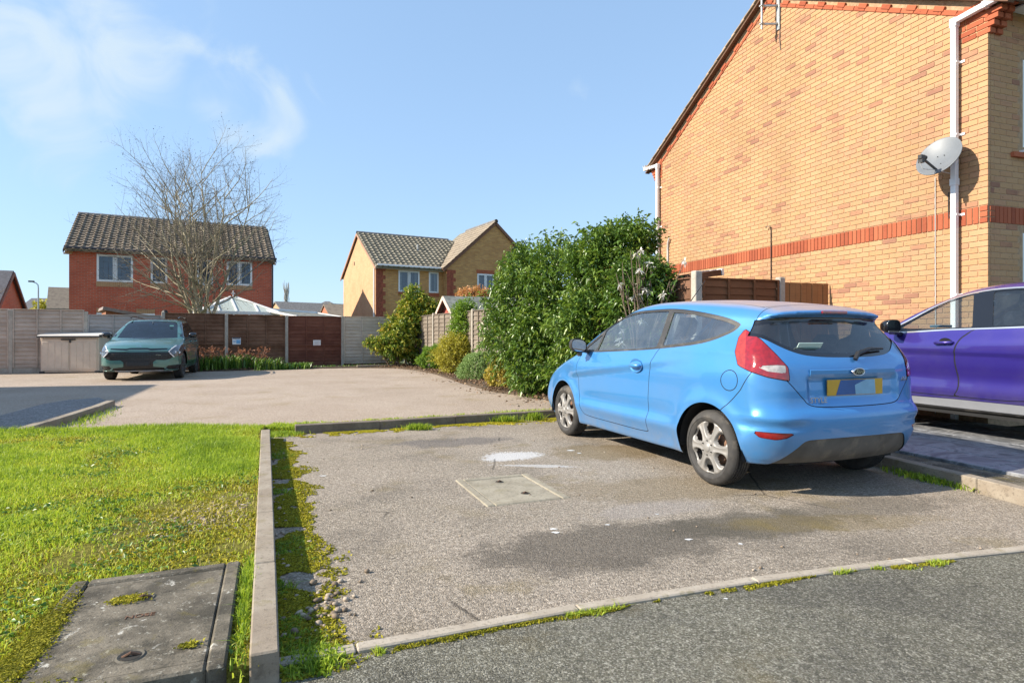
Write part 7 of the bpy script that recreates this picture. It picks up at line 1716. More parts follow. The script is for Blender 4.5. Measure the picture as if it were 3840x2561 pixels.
# magnolia in flower beside it
mc = Vector((*P(1468, 700, 9.35)[:2], 0)); mg = empty("magnolia", mc, 0, None, "small magnolia with white star flowers between the laurel and the dark fence", "tree")
mb = MB(); fl = []
for k in range(13):
    a = rng.uniform(0, 6.28); top = Vector((rng.normal(0, 0.19), rng.normal(-0.05, 0.12), rng.uniform(1.35, 2.5))); m = Vector((top.x * 0.35, top.y * 0.35, top.z * 0.55)); mb.tube([(0, 0, 0), m, top], [0.022, 0.013, 0.005], 5)
    for _ in range(4):
        q = m.lerp(top, rng.uniform(0.3, 1)) + Vector(rng.normal(0, 0.10, 3)); mb.tube([m.lerp(top, 0.5), q], [0.006, 0.003], 4); fl.append(q)
    fl.append(top)
mb.build("branch", plain("magnolia_bark", (0.17, 0.125, 0.085), 0.85), mg)
fl = np.array([f for f in fl if rng.rand() < 0.26]); Pn = np.repeat(fl, 14, 0); V, F = leaves_from(Pn, rng.normal(0, 1, (len(Pn), 3)) - np.array([0.3, 0.5, 0]), 0.085, rng, 0.25, 0.34, 0.1); np_mesh("blossom", V, F, LM_magn, mg, attrs={'tone': np.repeat(rng.rand(len(Pn)), 4)})['kind'] = 'stuff'
c0_ = Vector((*P(1520, 700, 9.55)[:2], 0)); shrub("dark_shrub", "dark leafy shrub between the magnolia and the concrete fence post", "shrub", [(0, 0.1, 1.2, 0.34, 0.3, 0.8, 1), (-0.15, 0.1, 1.95, 0.26, 0.25, 0.34, 0.5), (-0.42, 0.25, 1.7, 0.25, 0.2, 0.6, 0.8)], 1100, 8, 0.09, LM_laurel, rng, c0_, tones=(0, 0.6), stem=(4, 0.02))
# pieris / photinia by the back corner
pc = Vector((*G(966, 838), 0)) - Vector((0.1, 1.2, 0))
shrub("photinia_shrub", "tall variegated shrub with yellow and red tips in the back corner", "shrub", [(0.05, 0, 1.1, 0.85, 0.6, 0.95, 2.5), (0.15, 0, 2.0, 0.62, 0.5, 0.55, 1.3), (0.0, 0, 2.55, 0.28, 0.3, 0.35, 0.35), (0.75, 0, 1.9, 0.45, 0.4, 0.45, 0.7), (-0.5, -0.1, 1.3, 0.5, 0.45, 0.5, 0.8)], 2300, 9, 0.12, LM_pieris, rng, pc, stem=(6, 0.03), spray_len=0.25)
pc2 = Vector((*G(905, 842), 0)) + Vector((0.1, -0.6, 0)); shrub("low_evergreen", "low dark evergreen with golden tips in front of the pale fence panel", "shrub", [(0, 0, 0.75, 0.6, 0.4, 0.38, 1.4), (0.35, 0, 1.25, 0.30, 0.3, 0.42, 0.7), (-0.55, 0, 0.85, 0.35, 0.3, 0.2, 0.4)], 800, 9, 0.11, LM_pieris, rng, pc2, tones=(0, 0.95), stem=(4, 0.03))
# spirea, hebe domes, golden shrub, climber, orange photinia
def dome(name, label, u, v, rx, h, mat, n, per, size, lobes=1, zc=0.5, **k):
    c = Vector((*G(u, v), 0)); bl = [(0, 0, h * zc, rx, rx * 0.8, h * (1 - zc), 1.0)] + [(rx * 0.5 * math.cos(i * 2.2), rx * 0.4 * math.sin(i * 2.2), h * (zc + 0.05), rx * 0.6, rx * 0.55, h * (1 - zc) * 0.9, 0.6) for i in range(lobes)]
    return shrub(name, label, "shrub", bl, n, per, size, mat, rng, c, **k)
dome("spirea_shrub", "loose yellow green spirea with bronze lower twigs in the side bed", 1058, 860, 0.72, 1.12, LM_spirea, 3600, 8, 0.055, 3, 0.5, stem=(8, 0.010), spray_len=0.20, outer=0.45)
dome("hebe_dome", "pale grey green clipped dome of hebe at the edge of the court", 1103, 874, 0.54, 0.70, LM_hebe, 5200, 9, 0.030, 2, 0.30, spray_len=0.06, outer=0.9, lump=0.05)
dome("box_dome", "small bright green rounded shrub behind the bronze spirea", 998, 850, 0.50, 0.80, LM_lime, 2600, 9, 0.045, 2, 0.40, spray_len=0.09, outer=0.75)
dome("golden_shrub", "low golden yellow shrub spilling between the hebe dome and the laurel", 1156, 893, 0.33, 0.60, LM_gold, 620, 8, 0.055, 2, 0.45, stem=(3, 0.01), spray_len=0.14)
dome("golden_shrub", "small golden tuft low against the foot of the laurel", 1188, 892, 0.22, 0.32, LM_gold, 220, 8, 0.05, 1, 0.45, spray_len=0.10)
cl_ = Vector((*P(1068, 770, 18.0)[:2], 0)); shrub("climber", "bright green climber covering the trellis fence panel", "climber", [(0, 0, 1.35, 0.30, 0.3, 0.75, 1.5), (0.2, 0.1, 0.9, 0.35, 0.3, 0.5, 0.8), (-0.12, 0, 1.85, 0.15, 0.2, 0.25, 0.25)], 1300, 9, 0.075, LM_lime, rng, cl_, stem=(5, 0.02))
oc = Vector((*P(1085, 690, 22.5)[:2], 0)); shrub("orange_shrub", "orange leaved shrub showing above the shed roof", "shrub", [(0, 0, 2.35, 0.55, 0.4, 0.42, 1), (0.35, 0, 2.5, 0.35, 0.3, 0.3, 0.5), (-0.1, 0, 2.55, 0.4, 0.3, 0.3, 0.6)], 900, 9, 0.10, LM_orange, rng, oc, stem=(4, 0.025))
kc_ = Vector((*P(1195, 600, 24)[:2], 0)); shrub("conifer", "dark conifer tip rising behind the laurel shrub", "tree", [(0, 0, 3.0, 0.55, 0.55, 1.2, 2), (0, 0, 4.2, 0.28, 0.28, 0.6, 0.8), (0.1, 0, 1.5, 0.8, 0.8, 1.2, 2)], 900, 9, 0.10, LM_conif, rng, kc_, stem=(3, 0.05), upbias=0.7)
# foot of the back fence: flowers and strappy leaves
def strappy(name, label, u0, u1, v, n, hgt, mat, seed, wid=0.03, kind_=None, lean_=0.5, yoff=0.12):
    r = np.random.RandomState(seed); a = Vector((*G(u0, v), 0)); b = Vector((*G(u1, v - (u1 - u0) * 0.03), 0)); root = empty(name, a, 0, None, label, "plant"); t = r.rand(n)
    L_ = np.array(b - a); Pn = t[:, None] * L_[None, :] + np.stack([r.normal(0, 0.05, n), yoff + r.uniform(-0.25, 0.35, n), np.zeros(n)], 1); h = hgt * r.uniform(0.5, 1.2, n); th = r.uniform(0, 6.28, n); ln = r.uniform(0.15, lean_, n) * h; d = np.stack([np.cos(th) * ln, np.sin(th) * ln, h], 1); s = np.stack([-np.sin(th), np.cos(th), 0 * th], 1) * wid * r.uniform(0.6, 1.3, n)[:, None]
    mid = Pn + d * np.array([0.35, 0.35, 0.62]); tip = Pn + d * np.array([1.1, 1.1, 0.85]); V = np.stack([Pn - s * .4, Pn + s * .4, mid + s * .5, mid - s * .5, tip], 1).reshape(-1, 3); q = np.arange(n)[:, None] * 5; F = np.concatenate([q + np.array([[0, 1, 2]]), q + np.array([[0, 2, 3]]), q + np.array([[3, 2, 4]])])
    o = np_mesh("foliage", V, F, mat, root, attrs={'tone': np.repeat(r.rand(n), 5)}); o['kind'] = 'stuff'; return root
strappy("strap_leaf_plant", "clump of bright strap leaved plants by the rear of the green suv", 462, 575, 852.5, 520, 0.55, LM_green, 1, 0.045)
strappy("strap_leaf_plant", "smaller strap leaved clump under the blue notice", 588, 640, 850.5, 260, 0.45, LM_green, 2, 0.035)
strappy("ground_cover", "row of low dark green leaves along the foot of the red brown panel", 640, 705, 849, 420, 0.25, LM_green, 3, 0.04); strappy("ground_cover", "sparse low leaves at the foot of the pale grey panel", 720, 900, 845.5, 240, 0.12, LM_green, 4, 0.03)
for i, (u, w) in enumerate(((468, 0.35), (497, 0.45), (560, 0.35), (600, 0.25))):
    c = Vector((*G(u, 851.5 - (u - 468) * 0.02), 0)); shrub("rusty_sedum", ["rusty flower heads beside the suv rear wheel", "rusty flower heads before the concrete post", "rusty flower heads left of the blue notice foot", "last thin rusty flower heads to the right"][i], "plant", [(0, 0.12, 0.50, w, 0.15, 0.28, 1)], 46, 8, 0.055, LM_rust, rng, c, stem=(9, 0.006), spray_len=0.08, outer=0.2)

# ------------------------------------------------------------------ bare tree, poplar, twigs at the left edge
def tree_mat():
    t = NT("pale_bark"); p = t.pos(); n = t.noise(p, 7, 6, 0.65); n2 = t.noise(p, 1.4, 4, 0.6)
    c = t.ramp(n, [(0.3, (0.24, 0.20, 0.125)), (0.6, (0.42, 0.365, 0.25)), (0.8, (0.55, 0.49, 0.37))]); c = t.mix(t.math('MULTIPLY', t.mrange(n2, 0.5, 0.65), 0.5), c, (0.16, 0.17, 0.06)); t.base(c); t.set(Roughness=0.85); return t.m
M_pale = tree_mat()
M_twig = plain("backlit_twig", (0.15, 0.125, 0.09), 0.85, var=0.3)  # twigs darker than limbs: backlit look against sky put into colour
def bare_tree(name, label, base, H, spread, nstem, seed, r0=0.13, parts=True, twig=1.0, levels=4):
    r = random.Random(seed); root = empty(name, base, 0, None, label, "tree"); big = MB(); mid = MB(); tw = MB(); buds = []
    def grow(p, d, L, rad, lev, bend):
        pts = [Vector(p)]; rr = [rad]; n = 6 if lev < 2 else 4; d = Vector(d).normalized(); end = rad * (0.10 if lev == 0 else 0.22)
        for i in range(n):
            d = (d + Vector((r.gauss(0, 0.10), r.gauss(0, 0.10), bend + r.gauss(0, 0.05)))).normalized(); pts.append(pts[-1] + d * (L / n)); rr.append(rad + (end - rad) * (i + 1) / n)
        (big if lev == 0 else mid if lev == 1 else tw).tube(pts, rr, 8 if lev == 0 else 6 if lev == 1 else 4, cap=False)
        if lev >= 2 and r.random() < 0.9: buds.append(pts[-1])
        if lev >= levels - 1 or rad < 0.003: return
        nb = [13, 8, 5, 3][min(lev, 3)]
        for k in range(nb):
            t = 0.14 + 0.82 * (k + r.random() * 0.8) / nb; i = min(n - 1, int(t * n)); f = t * n - i; q = pts[i].lerp(pts[i + 1], f); dd = (pts[i + 1] - pts[i]).normalized(); az = r.uniform(0, 6.28); perp = dd.cross(Vector((math.cos(az), math.sin(az), 0.2))).normalized()
            nd = dd * r.uniform(0.45, 0.85) + perp * r.uniform(0.55, 0.95); nd.z += 0.1 if t > .3 else -0.12
            grow(q, nd, L * r.uniform(0.32, 0.56) * (1.15 - 0.45 * t), rad * (1 - 0.55 * t) * r.uniform(0.42, 0.58), lev + 1, 0.07 if lev < 2 else 0.05)
    tr = MB(); tr.tube([(0, 0, -0.2), (0, 0, 0.7), (0.02, 0, 1.2)], [r0 * 1.8, r0 * 1.55, r0 * 1.5], 12); tr.build("trunk", M_pale, root, True)
    for k in range(nstem):
        a = 2 * math.pi * (k + 0.3 * r.random()) / nstem; t = spread * (0.45 + 0.75 * r.random()) * (0.25 if k == 0 else 1); grow((0.06 * math.cos(a), 0.06 * math.sin(a), 1.05), (math.cos(a) * t, math.sin(a) * t * 0.8, 1.0), (H - 1.0) * r.uniform(0.78, 1.0) * (1.06 if k == 0 else 1), r0 * r.uniform(0.75, 1.0), 0, 0.07)
    big.build("limb", M_pale, root, True, False); mid.build("branch", M_pale, root, True, False); t_ = tw.build("twig", M_twig, root, False, False); t_['kind'] = 'stuff'
    if buds:
        b_ = np.array([list(q) for q in buds]); rg = np.random.RandomState(seed); b_ = b_[rg.rand(len(b_)) < 0.5]; Pn = b_; V, F = leaves_from(Pn, rg.normal(0, 1, (len(Pn), 3)), 0.045, rg, 0, 0.8); o = np_mesh("bud", V, F, plain("dark_bud", (0.07, 0.05, 0.035), 0.8), root); o['kind'] = 'stuff'
    return root
tb = P(458, 720, 23.6); bare_tree("bare_tree", "leafless pale barked tree with many upright limbs behind the dark fence", (tb[0], tb[1], 0), 8.0, 0.36, 8, 23, 0.088)
tb = P(657, 700, 95); pr = empty("poplar", (tb[0], tb[1], 0), 0, None, "thin bare poplar far away right of the conservatory", "tree"); mb = MB(); r_ = random.Random(4); top = CAM_H + (770 - 666) * 95 / 1377.5
mb.tube([(0, 0, 0), (0, 0, top)], [0.25, 0.04], 6).build("trunk", M_pale, pr); mb = MB()
for k in range(110):
    z = top * r_.uniform(0.3, 0.96); a = r_.uniform(0, 6.28); L_ = 0.55 + 0.5 * r_.random(); mb.tube([(0, 0, z), (math.cos(a) * L_ * 0.4, math.sin(a) * L_ * 0.4, z + L_), (math.cos(a) * L_ * 0.5, math.sin(a) * L_ * 0.5, z + 2 * L_)], [0.05, 0.035, 0.02], 4, cap=False)
mb.build("crown", plain("grey_twigs", (0.34, 0.33, 0.30), 0.9), pr, recalc=False)
for i, (u, v, Y, rx, rz) in enumerate(((645, 712, 90, 1.6, 1.6), (700, 712, 110, 6, 1.8), (770, 706, 120, 5, 2.2), (20, 715, 80, 3, 2.4), (98, 715, 70, 1.5, 2.0))):
    c = Vector((*P(u, v, Y)[:2], 0)); shrub("far_tree", ["small dark tree beside the bare poplar", "hazy low trees behind the pink gable", "distant trees left of the buff house", "tree behind the orange gable", "bush beside the street lamp"][i], "tree", [(0, 0, 3.2, rx, 1.2, rz, 1), (rx * 0.4, 0, 3.0, rx * 0.7, 1, rz * 0.8, 0.6)], 160, 7, 0.55, LM_conif if i != 4 else LM_spirea, rng, c, stem=(2, 0.08))
tb = P(-95, 690, 26); bare_tree("bare_tree", "bare tree whose twig tips reach in over the left edge", (tb[0], tb[1], 0), 4.2, 0.5, 5, 5, 0.06, levels=4)

# ------------------------------------------------------------------ lawn grass, moss, weeds, pebbles, litter
LM_grass = leaf_mat("grass_blade", [(0.0, (0.11, 0.20, 0.018)), (0.35, (0.27, 0.385, 0.04)), (0.7, (0.46, 0.57, 0.055)), (0.92, (0.62, 0.62, 0.11)), (1.0, (0.64, 0.55, 0.27))], 0.5, 0.42, 0.3)
LM_moss = leaf_mat("moss", [(0.0, (0.14, 0.14, 0.016)), (0.5, (0.36, 0.33, 0.028)), (1.0, (0.58, 0.48, 0.05))], 0.8, 0.2, 0.15)
def blades(name, Pn, h, mat, parent=None, r=None, wid=0.004, lean_=0.6, tones=None, seg2=True):
    n = len(Pn); r = r or rng; h = np.asarray(h) * r.uniform(0.6, 1.3, n); th = r.uniform(0, 6.283, n); ln = np.abs(r.normal(0, lean_, n)) * h; dx, dy = np.cos(th) * ln, np.sin(th) * ln; ph = r.uniform(0, 6.283, n); w = wid * r.uniform(0.6, 1.4, n); s = np.stack([np.cos(ph) * w, np.sin(ph) * w, 0 * w], 1)
    mid = Pn + np.stack([dx * 0.35, dy * 0.35, h * 0.62], 1); tip = Pn + np.stack([dx, dy, h * (1 - 0.25 * np.minimum(1, ln / (h + 1e-6)))], 1); V = np.stack([Pn - s, Pn + s, mid + s * 0.75, mid - s * 0.75, tip], 1).reshape(-1, 3); q = np.arange(n)[:, None] * 5; F = np.concatenate([q + np.array([[0, 1, 2]]), q + np.array([[0, 2, 3]]), q + np.array([[3, 2, 4]])]); tn = r.rand(n) if tones is None else tones
    o = np_mesh(name, V, F, mat, parent, attrs={'tone': np.repeat(tn, 5)}); o['kind'] = 'stuff'; return o
def in_poly(Q, poly): return sdf_poly(Q[:, 0], Q[:, 1], poly) < 0
LP = [(-2.83, 6.70), (-2.97, 7.20), (-4.0, 7.12), (-4.8, 7.0), (-5.8, 6.70), (-9.0, 5.8), (-6.5, 1.2), (-3.2, 1.25), (-0.87, 2.05)]
slab_c = Vector((-1.414, 2.274)); sa_ = math.atan2(0.37, 0.925)
def off_slab(Q, m=0.0):
    x = (Q[:, 0] - slab_c.x) * math.cos(sa_) + (Q[:, 1] - slab_c.y) * math.sin(sa_); y = -(Q[:, 0] - slab_c.x) * math.sin(sa_) + (Q[:, 1] - slab_c.y) * math.cos(sa_); return (x > 0.33 + m) | (x < -0.285 - m) | (np.abs(y) > 0.475 + m)
def vis(Q): return np.abs(Q[:, 0] / np.maximum(Q[:, 1], 0.1)) < 0.95
def nz_field(Q, s, o=0.0): return np.array([mnoise.noise(Vector((q[0] * s, q[1] * s, o))) for q in Q])
N_ = 520000; Q = np.stack([rng.uniform(-6.8, -0.8, N_), rng.uniform(1.6, 7.25, N_)], 1)
Q = Q[in_poly(Q, LP) & off_slab(Q) & vis(Q)]
keepp = rng.rand(len(Q)) < np.clip(1.0 - 0.10 * (Q[:, 1] - 2.5), 0.45, 1.0); Q = Q[keepp]
lush = nz_field(Q, 0.9, 2.0) + 0.45 * nz_field(Q, 2.6, 7.0) + 0.28 * (Q[:, 1] - 5.0) / 2.0 - 0.10 * (Q[:, 0] + 2.2); bare = np.hypot((Q[:, 0] + 1.85) / 0.42, (Q[:, 1] - 3.60) / 0.42)
lush = np.where(bare < 1.2, lush - (1.2 - bare) * 1.6, lush)
pr_ = np.clip(0.58 + lush * 1.1, 0.10, 1.0); k_ = rng.rand(len(Q)) < pr_; Q, lush, bare = Q[k_], lush[k_], bare[k_]
hh_ = np.clip(0.026 + 0.055 * np.clip(lush + 0.15, 0, 1.2), 0.012, 0.10); dk = nz_field(Q, 3.4, 13.0); tn = np.clip(rng.rand(len(Q)) * 0.55 + 0.40 - 0.30 * lush - 0.30 * np.clip(dk, 0, 1), 0, 1)
lawn_o = tag(blades("lawn_grass", np.concatenate([Q, np.full((len(Q), 1), 0.072)], 1), hh_, LM_grass, wid=0.0028, lean_=0.85, tones=tn), "uneven sunlit lawn grass left of the kerb", "grass", None, 'stuff')
N_ = 230000; Q = np.stack([rng.uniform(-5.5, -0.8, N_), rng.uniform(1.6, 7.2, N_)], 1); Q = Q[in_poly(Q, LP) & off_slab(Q, -0.015) & vis(Q)]; ms = nz_field(Q, 1.6, 11.0) + 0.5 * nz_field(Q, 5.0, 3.0); Q = Q[(ms > -0.25) & (rng.rand(len(Q)) < 0.85)]
tag(blades("lawn_moss", np.concatenate([Q, np.full((len(Q), 1), 0.071)], 1), np.full(len(Q), 0.016), LM_moss, wid=0.004, lean_=1.0), "yellow green moss growing through the lawn", "moss", None, 'stuff')
# broad weed rosettes in the lawn
N_ = 3800; Q = np.stack([rng.uniform(-5.5, -0.9, N_), rng.uniform(1.8, 7.0, N_)], 1); Q = Q[in_poly(Q, LP) & off_slab(Q) & vis(Q)]; Q = Q[nz_field(Q, 1.3, 21.0) > 0.12]; Pn = np.repeat(np.concatenate([Q, np.full((len(Q), 1), 0.085)], 1), 6, 0) + rng.normal(0, 0.02, (len(Q) * 6, 3)) * np.array([1, 1, 0.3]); d = rng.normal(0, 1, Pn.shape); d[:, 2] = np.abs(d[:, 2]) * 0.35 + 0.1; V, F = leaves_from(Pn, d, 0.030, rng, 0.1, 0.5)
tag(np_mesh("lawn_weeds", V, F, LM_green, attrs={'tone': np.repeat(0.25 + rng.rand(len(Pn)) * 0.7, 4)}), "broad leaved weeds scattered in the lawn", "weeds", None, 'stuff')
def strip_pts(path, n, w, z, thr=0.55):
    Pp = np.array(path, float); seg = np.linalg.norm(np.diff(Pp, axis=0), axis=1); c = np.concatenate([[0], np.cumsum(seg)]); s = rng.uniform(0, c[-1], n); i = np.clip(np.searchsorted(c, s) - 1, 0, len(seg) - 1); t = (s - c[i]) / seg[i]; p = Pp[i] + (Pp[i + 1] - Pp[i]) * t[:, None]; d = (Pp[i + 1] - Pp[i]) / seg[i][:, None]; nn = np.stack([-d[:, 1], d[:, 0]], 1); off = -np.log(1 - 0.98 * rng.rand(n)) * w * 0.36; q = np.concatenate([p + nn * off[:, None], np.full((n, 1), z)], 1); k = nz_field(q[:, :2], 2.7, z * 100 + w) + 0.7 * nz_field(q[:, :2], 9.0, w * 50) > off / w * 1.1 - thr; return q[k], s[k]
KR = [(-0.765, 2.0), (-2.70, 6.73)]     # inside foot of the lawn kerb
Pm, s_ = strip_pts([KR[1], KR[0]], 60000, 0.26, 0.004, 1.15); k_ = nz_field(Pm[:, :2], 2.4, 5.0) + 0.5 * nz_field(Pm[:, :2], 8, 1.0) > -0.18; Pm = Pm[k_]
tag(blades("kerb_moss", Pm, np.full(len(Pm), 0.010), LM_moss, wid=0.006, lean_=1.2, tones=rng.rand(len(Pm)) * 0.75), "mossy strip along the foot of the lawn kerb", "moss", None, 'stuff')
Pg, s_ = strip_pts([KR[1], KR[0]], 9000, 0.22, 0.004, 0.75); k_ = nz_field(Pg[:, :2], 3.0, 9.0) > 0.06; Pg = Pg[k_]
tag(blades("kerb_grass", Pg, np.full(len(Pg), 0.020), LM_grass, wid=0.003, lean_=1.3, tones=rng.rand(len(Pg)) * 0.5), "grass tufts in the gutter of the lawn kerb", "grass", None, 'stuff')
BK = [(-2.56, 7.02), (-1.65, 7.385), (-0.716, 7.84), (0.268, 8.265), (0.9, 8.60)]
Pm, _ = strip_pts(BK[::-1], 24000, 0.30, 0.004, 0.95); k_ = nz_field(Pm[:, :2], 2.8, 15.0) + 0.4 * nz_field(Pm[:, :2], 9, 4.0) > -0.2; Pm = Pm[k_]
tag(blades("kerb_moss", Pm, np.full(len(Pm), 0.012), LM_moss, wid=0.007, lean_=1.2, tones=0.3 + rng.rand(len(Pm)) * 0.7), "golden moss along the foot of the back kerb", "moss", None, 'stuff')
BT = [(-3.05, 7.22), (-2.55, 7.17), (-1.69, 7.53), (-0.77, 7.98), (0.22, 8.41), (1.2, 8.90)]
Pg, _ = strip_pts(BT, 20000, 0.42, 0.03, 1.1); tag(blades("verge_grass", Pg, np.full(len(Pg), 0.05), LM_grass, wid=0.005, lean_=0.8, tones=0.25 + rng.rand(len(Pg)) * 0.6), "narrow grass strip behind the back kerb", "grass", None, 'stuff')
Pm, _ = strip_pts(BT, 16000, 0.5, 0.02, 1.1); tag(blades("verge_moss", Pm, np.full(len(Pm), 0.02), LM_moss, wid=0.007, lean_=0.9, tones=0.3 + rng.rand(len(Pm)) * 0.7), "yellow moss behind the back kerb", "moss", None, 'stuff')
ED = [(-0.80, 2.07), (-0.044, 2.385), (0.786, 2.665), (1.542, 2.92), (2.731, 3.185), (3.6, 3.42)]
Pm, s_ = strip_pts(ED[::-1], 9000, 0.04, 0.008); k_ = nz_field(Pm[:, :2], 2.2, 31.0) + 0.5 * nz_field(Pm[:, :2], 11, 3.0) > 0.05; tag(blades("edging_moss", Pm[k_], np.full(k_.sum(), 0.010), LM_moss, wid=0.0035, lean_=0.9, tones=rng.rand(k_.sum()) * 0.55), "dark moss line under the edging stones", "moss", None, 'stuff')
Pg, s_ = strip_pts(ED[::-1], 7000, 0.06, 0.008); k_ = nz_field(Pg[:, :2], 2.6, 41.0) + 0.6 * nz_field(Pg[:, :2], 9, 2.0) > 0.32; tag(blades("edging_grass", Pg[k_], np.full(k_.sum(), 0.022), LM_grass, wid=0.002, lean_=1.2, tones=0.3 + rng.rand(k_.sum()) * 0.6), "small grass tufts along the road side of the edging", "grass", None, 'stuff')
for i, (c, n, w, h) in enumerate((((3.36, 4.78), 900, (0.10, 0.34), 0.05), ((-0.70, 2.14), 900, (0.10, 0.10), 0.028), ((-5.78, 8.2), 420, (0.2, 1.3), 0.06), ((-1.15, 7.40), 420, (0.16, 0.06), 0.08), ((-0.10, 8.05), 220, (0.25, 0.06), 0.10), ((0.30, 8.22), 360, (0.10, 0.06), 0.11), ((-1.07, 2.40), 700, (0.025, 0.40), 0.04), ((-1.17, 2.68), 500, (0.03, 0.22), 0.05), ((-2.70, 7.0), 1500, (0.22, 0.16), 0.045))):
    ang = math.atan2(E2.y, E2.x) - math.pi / 2; q = np.stack([rng.normal(0, w[0] * .5, n), rng.normal(0, w[1] * .5, n)], 1); R2 = np.array([[math.cos(ang), -math.sin(ang)], [math.sin(ang), math.cos(ang)]]) if i not in (3, 4, 5) else np.eye(2); q = q @ R2.T + np.array(c); z0 = 0.006 if i not in (6, 7) else 0.072
    tag(blades("weed_tuft", np.concatenate([q, np.full((n, 1), z0)], 1), np.full(n, h), LM_grass, wid=0.004 if i < 6 else 0.003, lean_=0.8, tones=rng.rand(n) * 0.8), ["shaded grass along the slab path kerb", "grass at the near end of the lawn kerb", "weeds along the short sunlit kerb", "green weed tuft at the middle of the back kerb", "thin seeding weed before the back kerb", "leafy weed near the hatchback front wheel", "grass between the chamber slab and kerb", "mossy grass in the slab joint", "grass filling the corner where the two kerbs meet"][i], "weeds", None, 'stuff')
# moss cushions on the chamber slab
for i, (x, y, rx, ry, n) in enumerate(((-0.07, 0.20, 0.06, 0.035, 700), (-0.30, -0.10, 0.05, 0.40, 5200), (-0.26, -0.46, 0.14, 0.06, 2200), (0.20, -0.30, 0.03, 0.02, 200), (0.40, 0.0, 0.03, 0.3, 900))):
    q = np.stack([rng.normal(0, rx * .5, n), rng.normal(0, ry * .5, n)], 1); R2 = np.array([[math.cos(sa_), -math.sin(sa_)], [math.sin(sa_), math.cos(sa_)]]); q = (q + np.array([x, y])) @ R2.T + np.array([-1.414, 2.274])
    tag(blades("moss_cushion", np.concatenate([q, np.full((n, 1), 0.098 if abs(x) < .36 else 0.085)], 1), np.full(n, 0.006), LM_moss, wid=0.005, lean_=1.3, tones=rng.rand(n) * (0.5 if i else 0.9)), ["moss round the rear lifting eye of the slab", "orange moss along the left edge of the slab", "orange moss on the near left corner of the slab", "moss beside the front lifting eye", "moss along the right side of the slab"][i], "moss", None, 'stuff')
# pebbles
def pebbles(name, label, Pn, size, mat):
    n = len(Pn); th = (1 + 5 ** 0.5) / 2; I = np.array([(-1, th, 0), (1, th, 0), (-1, -th, 0), (1, -th, 0), (0, -1, th), (0, 1, th), (0, -1, -th), (0, 1, -th), (th, 0, -1), (th, 0, 1), (-th, 0, -1), (-th, 0, 1)]) / 1.9
    Fi = np.array([(0, 11, 5), (0, 5, 1), (0, 1, 7), (0, 7, 10), (0, 10, 11), (1, 5, 9), (5, 11, 4), (11, 10, 2), (10, 7, 6), (7, 1, 8), (3, 9, 4), (3, 4, 2), (3, 2, 6), (3, 6, 8), (3, 8, 9), (4, 9, 5), (2, 4, 11), (6, 2, 10), (8, 6, 7), (9, 8, 1)])
    s = size * rng.uniform(0.45, 1.35, n); a = rng.uniform(0, 6.28, n); sc = np.stack([s * rng.uniform(0.8, 1.4, n), s * rng.uniform(0.7, 1.0, n), s * rng.uniform(0.45, 0.75, n)], 1); V = I[None] * sc[:, None, :] + rng.normal(0, 0.06, (n, 12, 3)) * s[:, None, None]; c, s2 = np.cos(a)[:, None], np.sin(a)[:, None]; X = V[..., 0] * c - V[..., 1] * s2; Y = V[..., 0] * s2 + V[..., 1] * c; V = np.stack([X, Y, V[..., 2]], 2) + Pn[:, None, :] + np.array([0, 0, 1]) * (sc[:, 2] * 0.55)[:, None, None]
    F = (Fi[None] + (np.arange(n) * 12)[:, None, None]).reshape(-1, 3); o = np_mesh(name, V.reshape(-1, 3), F, mat, smooth=True, attrs={'tone': np.repeat(rng.rand(n), 12)}); return tag(o, label, "pebbles", None, 'stuff')
M_peb = leaf_mat("pebble", [(0.0, (0.12, 0.09, 0.06)), (0.5, (0.25, 0.19, 0.135)), (1.0, (0.42, 0.35, 0.27))], 0.7, 0.0, 0.3)
n = 560; q = np.stack([rng.normal(0, 0.13, n), rng.normal(0, 0.20, n)], 1); pebbles("lawn_pebbles", "patch of bare pebbles in the middle of the lawn", np.concatenate([q + np.array([-1.85, 3.60]), np.full((n, 1), 0.068)], 1), 0.0115, M_peb)
Pp, s_ = strip_pts([KR[1], KR[0]], 150, 0.26, 0.004); pebbles("kerb_pebbles", "loose pebbles along the foot of the lawn kerb", Pp, 0.011, M_peb)
n = 60; q = np.stack([rng.normal(0, 0.06, n), rng.normal(0, 0.16, n)], 1) + np.array([-0.80, 2.55]); pebbles("kerb_pebbles", "cluster of rounded pebbles near the end of the lawn kerb", np.concatenate([q, np.full((n, 1), 0.006)], 1), 0.014, M_peb)
n = 90; q = np.stack([rng.uniform(-2.3, 3.0, n), rng.uniform(2.6, 7.2, n)], 1); bp_ = [(-0.6, 2.3), (2.7, 3.3), (3.3, 4.2), (2.9, 6), (0, 8), (-2.4, 6.8)]; q = q[in_poly(q, bp_)]; pebbles("grit", "loose stones scattered on the parking bay", np.concatenate([q, np.full((len(q), 1), 0.005)], 1), 0.0085, M_peb)
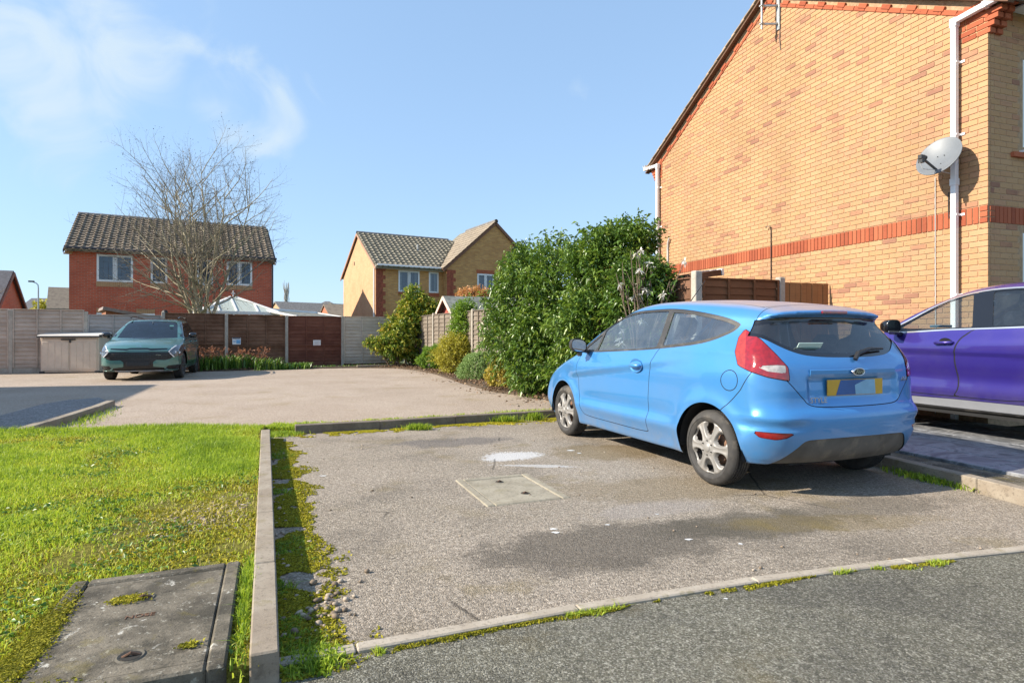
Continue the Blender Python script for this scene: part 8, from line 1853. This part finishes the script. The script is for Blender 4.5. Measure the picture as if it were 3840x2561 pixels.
# litter of dry leaves on the beds and edges
LM_dry = leaf_mat("dry_leaf", [(0.0, (0.10, 0.055, 0.03)), (0.5, (0.20, 0.12, 0.07)), (1.0, (0.34, 0.24, 0.15))], 0.8, 0.1, 0.2)
def litter(label, Q, z): 
    n = len(Q); d = rng.normal(0, 1, (n, 3)); d[:, 2] *= 0.25; V, F = leaves_from(np.concatenate([Q, z + rng.uniform(0, 0.02, (n, 1))], 1), d, 0.06, rng, 0, 0.6); tag(np_mesh("leaf_litter", V, F, LM_dry, attrs={'tone': np.repeat(rng.rand(n), 4)}), label, "leaf litter", None, 'stuff')
BP = [(-4.3, 21.4), (-3.3, 20.2), (-2.33, 18.1), (-1.2, 14.5), (-0.35, 12.3), (0.55, 11.15), (0.8, 10.2), (1.9, 9.45), (2.75, 9.2), (2.6, 10.0), (-4.3, 23.6)]
Q = np.stack([rng.uniform(-4.4, 2.8, 26000), rng.uniform(9, 23.6, 26000)], 1); Q = Q[in_poly(Q, BP)]; Q2 = np.array(BP)[rng.randint(0, 7, 900)] + rng.normal(0, 0.3, (900, 2)); litter("dry brown leaves covering the side bed and its edge", np.concatenate([Q[:9000], Q2]), 0.055)
a, b = np.array(G(440, 853)), np.array(G(700, 847)); t = rng.rand(1500)[:, None]; litter("dry leaves along the foot of the back fence", a + (b - a) * t + rng.normal(0, 0.13, (1500, 2)) + np.array([0.0, 0.2]), 0.045)
# small pale droppings and paint flecks on the bay
M_fleck = plain("white_fleck", (0.62, 0.62, 0.60), 0.8); mb = MB()
for (u, v, r_) in ((742, 1092, .035), (1270, 1214, .03), (1276, 1222, .03), (1310, 1034, .05), (1580, 1238, .03), (1666, 1376, .012), (1508, 1180, .015), (1330, 1040, .03), (1700, 1248, .02), (1395, 1204, .02)):
    x, y = G(u, v, 0.006); k = random.randint(7, 10); mb.add([(x + r_ * random.uniform(0.5, 1) * math.cos(2 * math.pi * i / k), y + r_ * random.uniform(0.3, 0.7) * math.sin(2 * math.pi * i / k), 0.0068 if v < 1300 else 0.011) for i in range(k)], [tuple(range(k))])
tag(mb.build("white_flecks", M_fleck, recalc=False), "small white flecks and droppings on the asphalt", "stain", None, 'stuff')
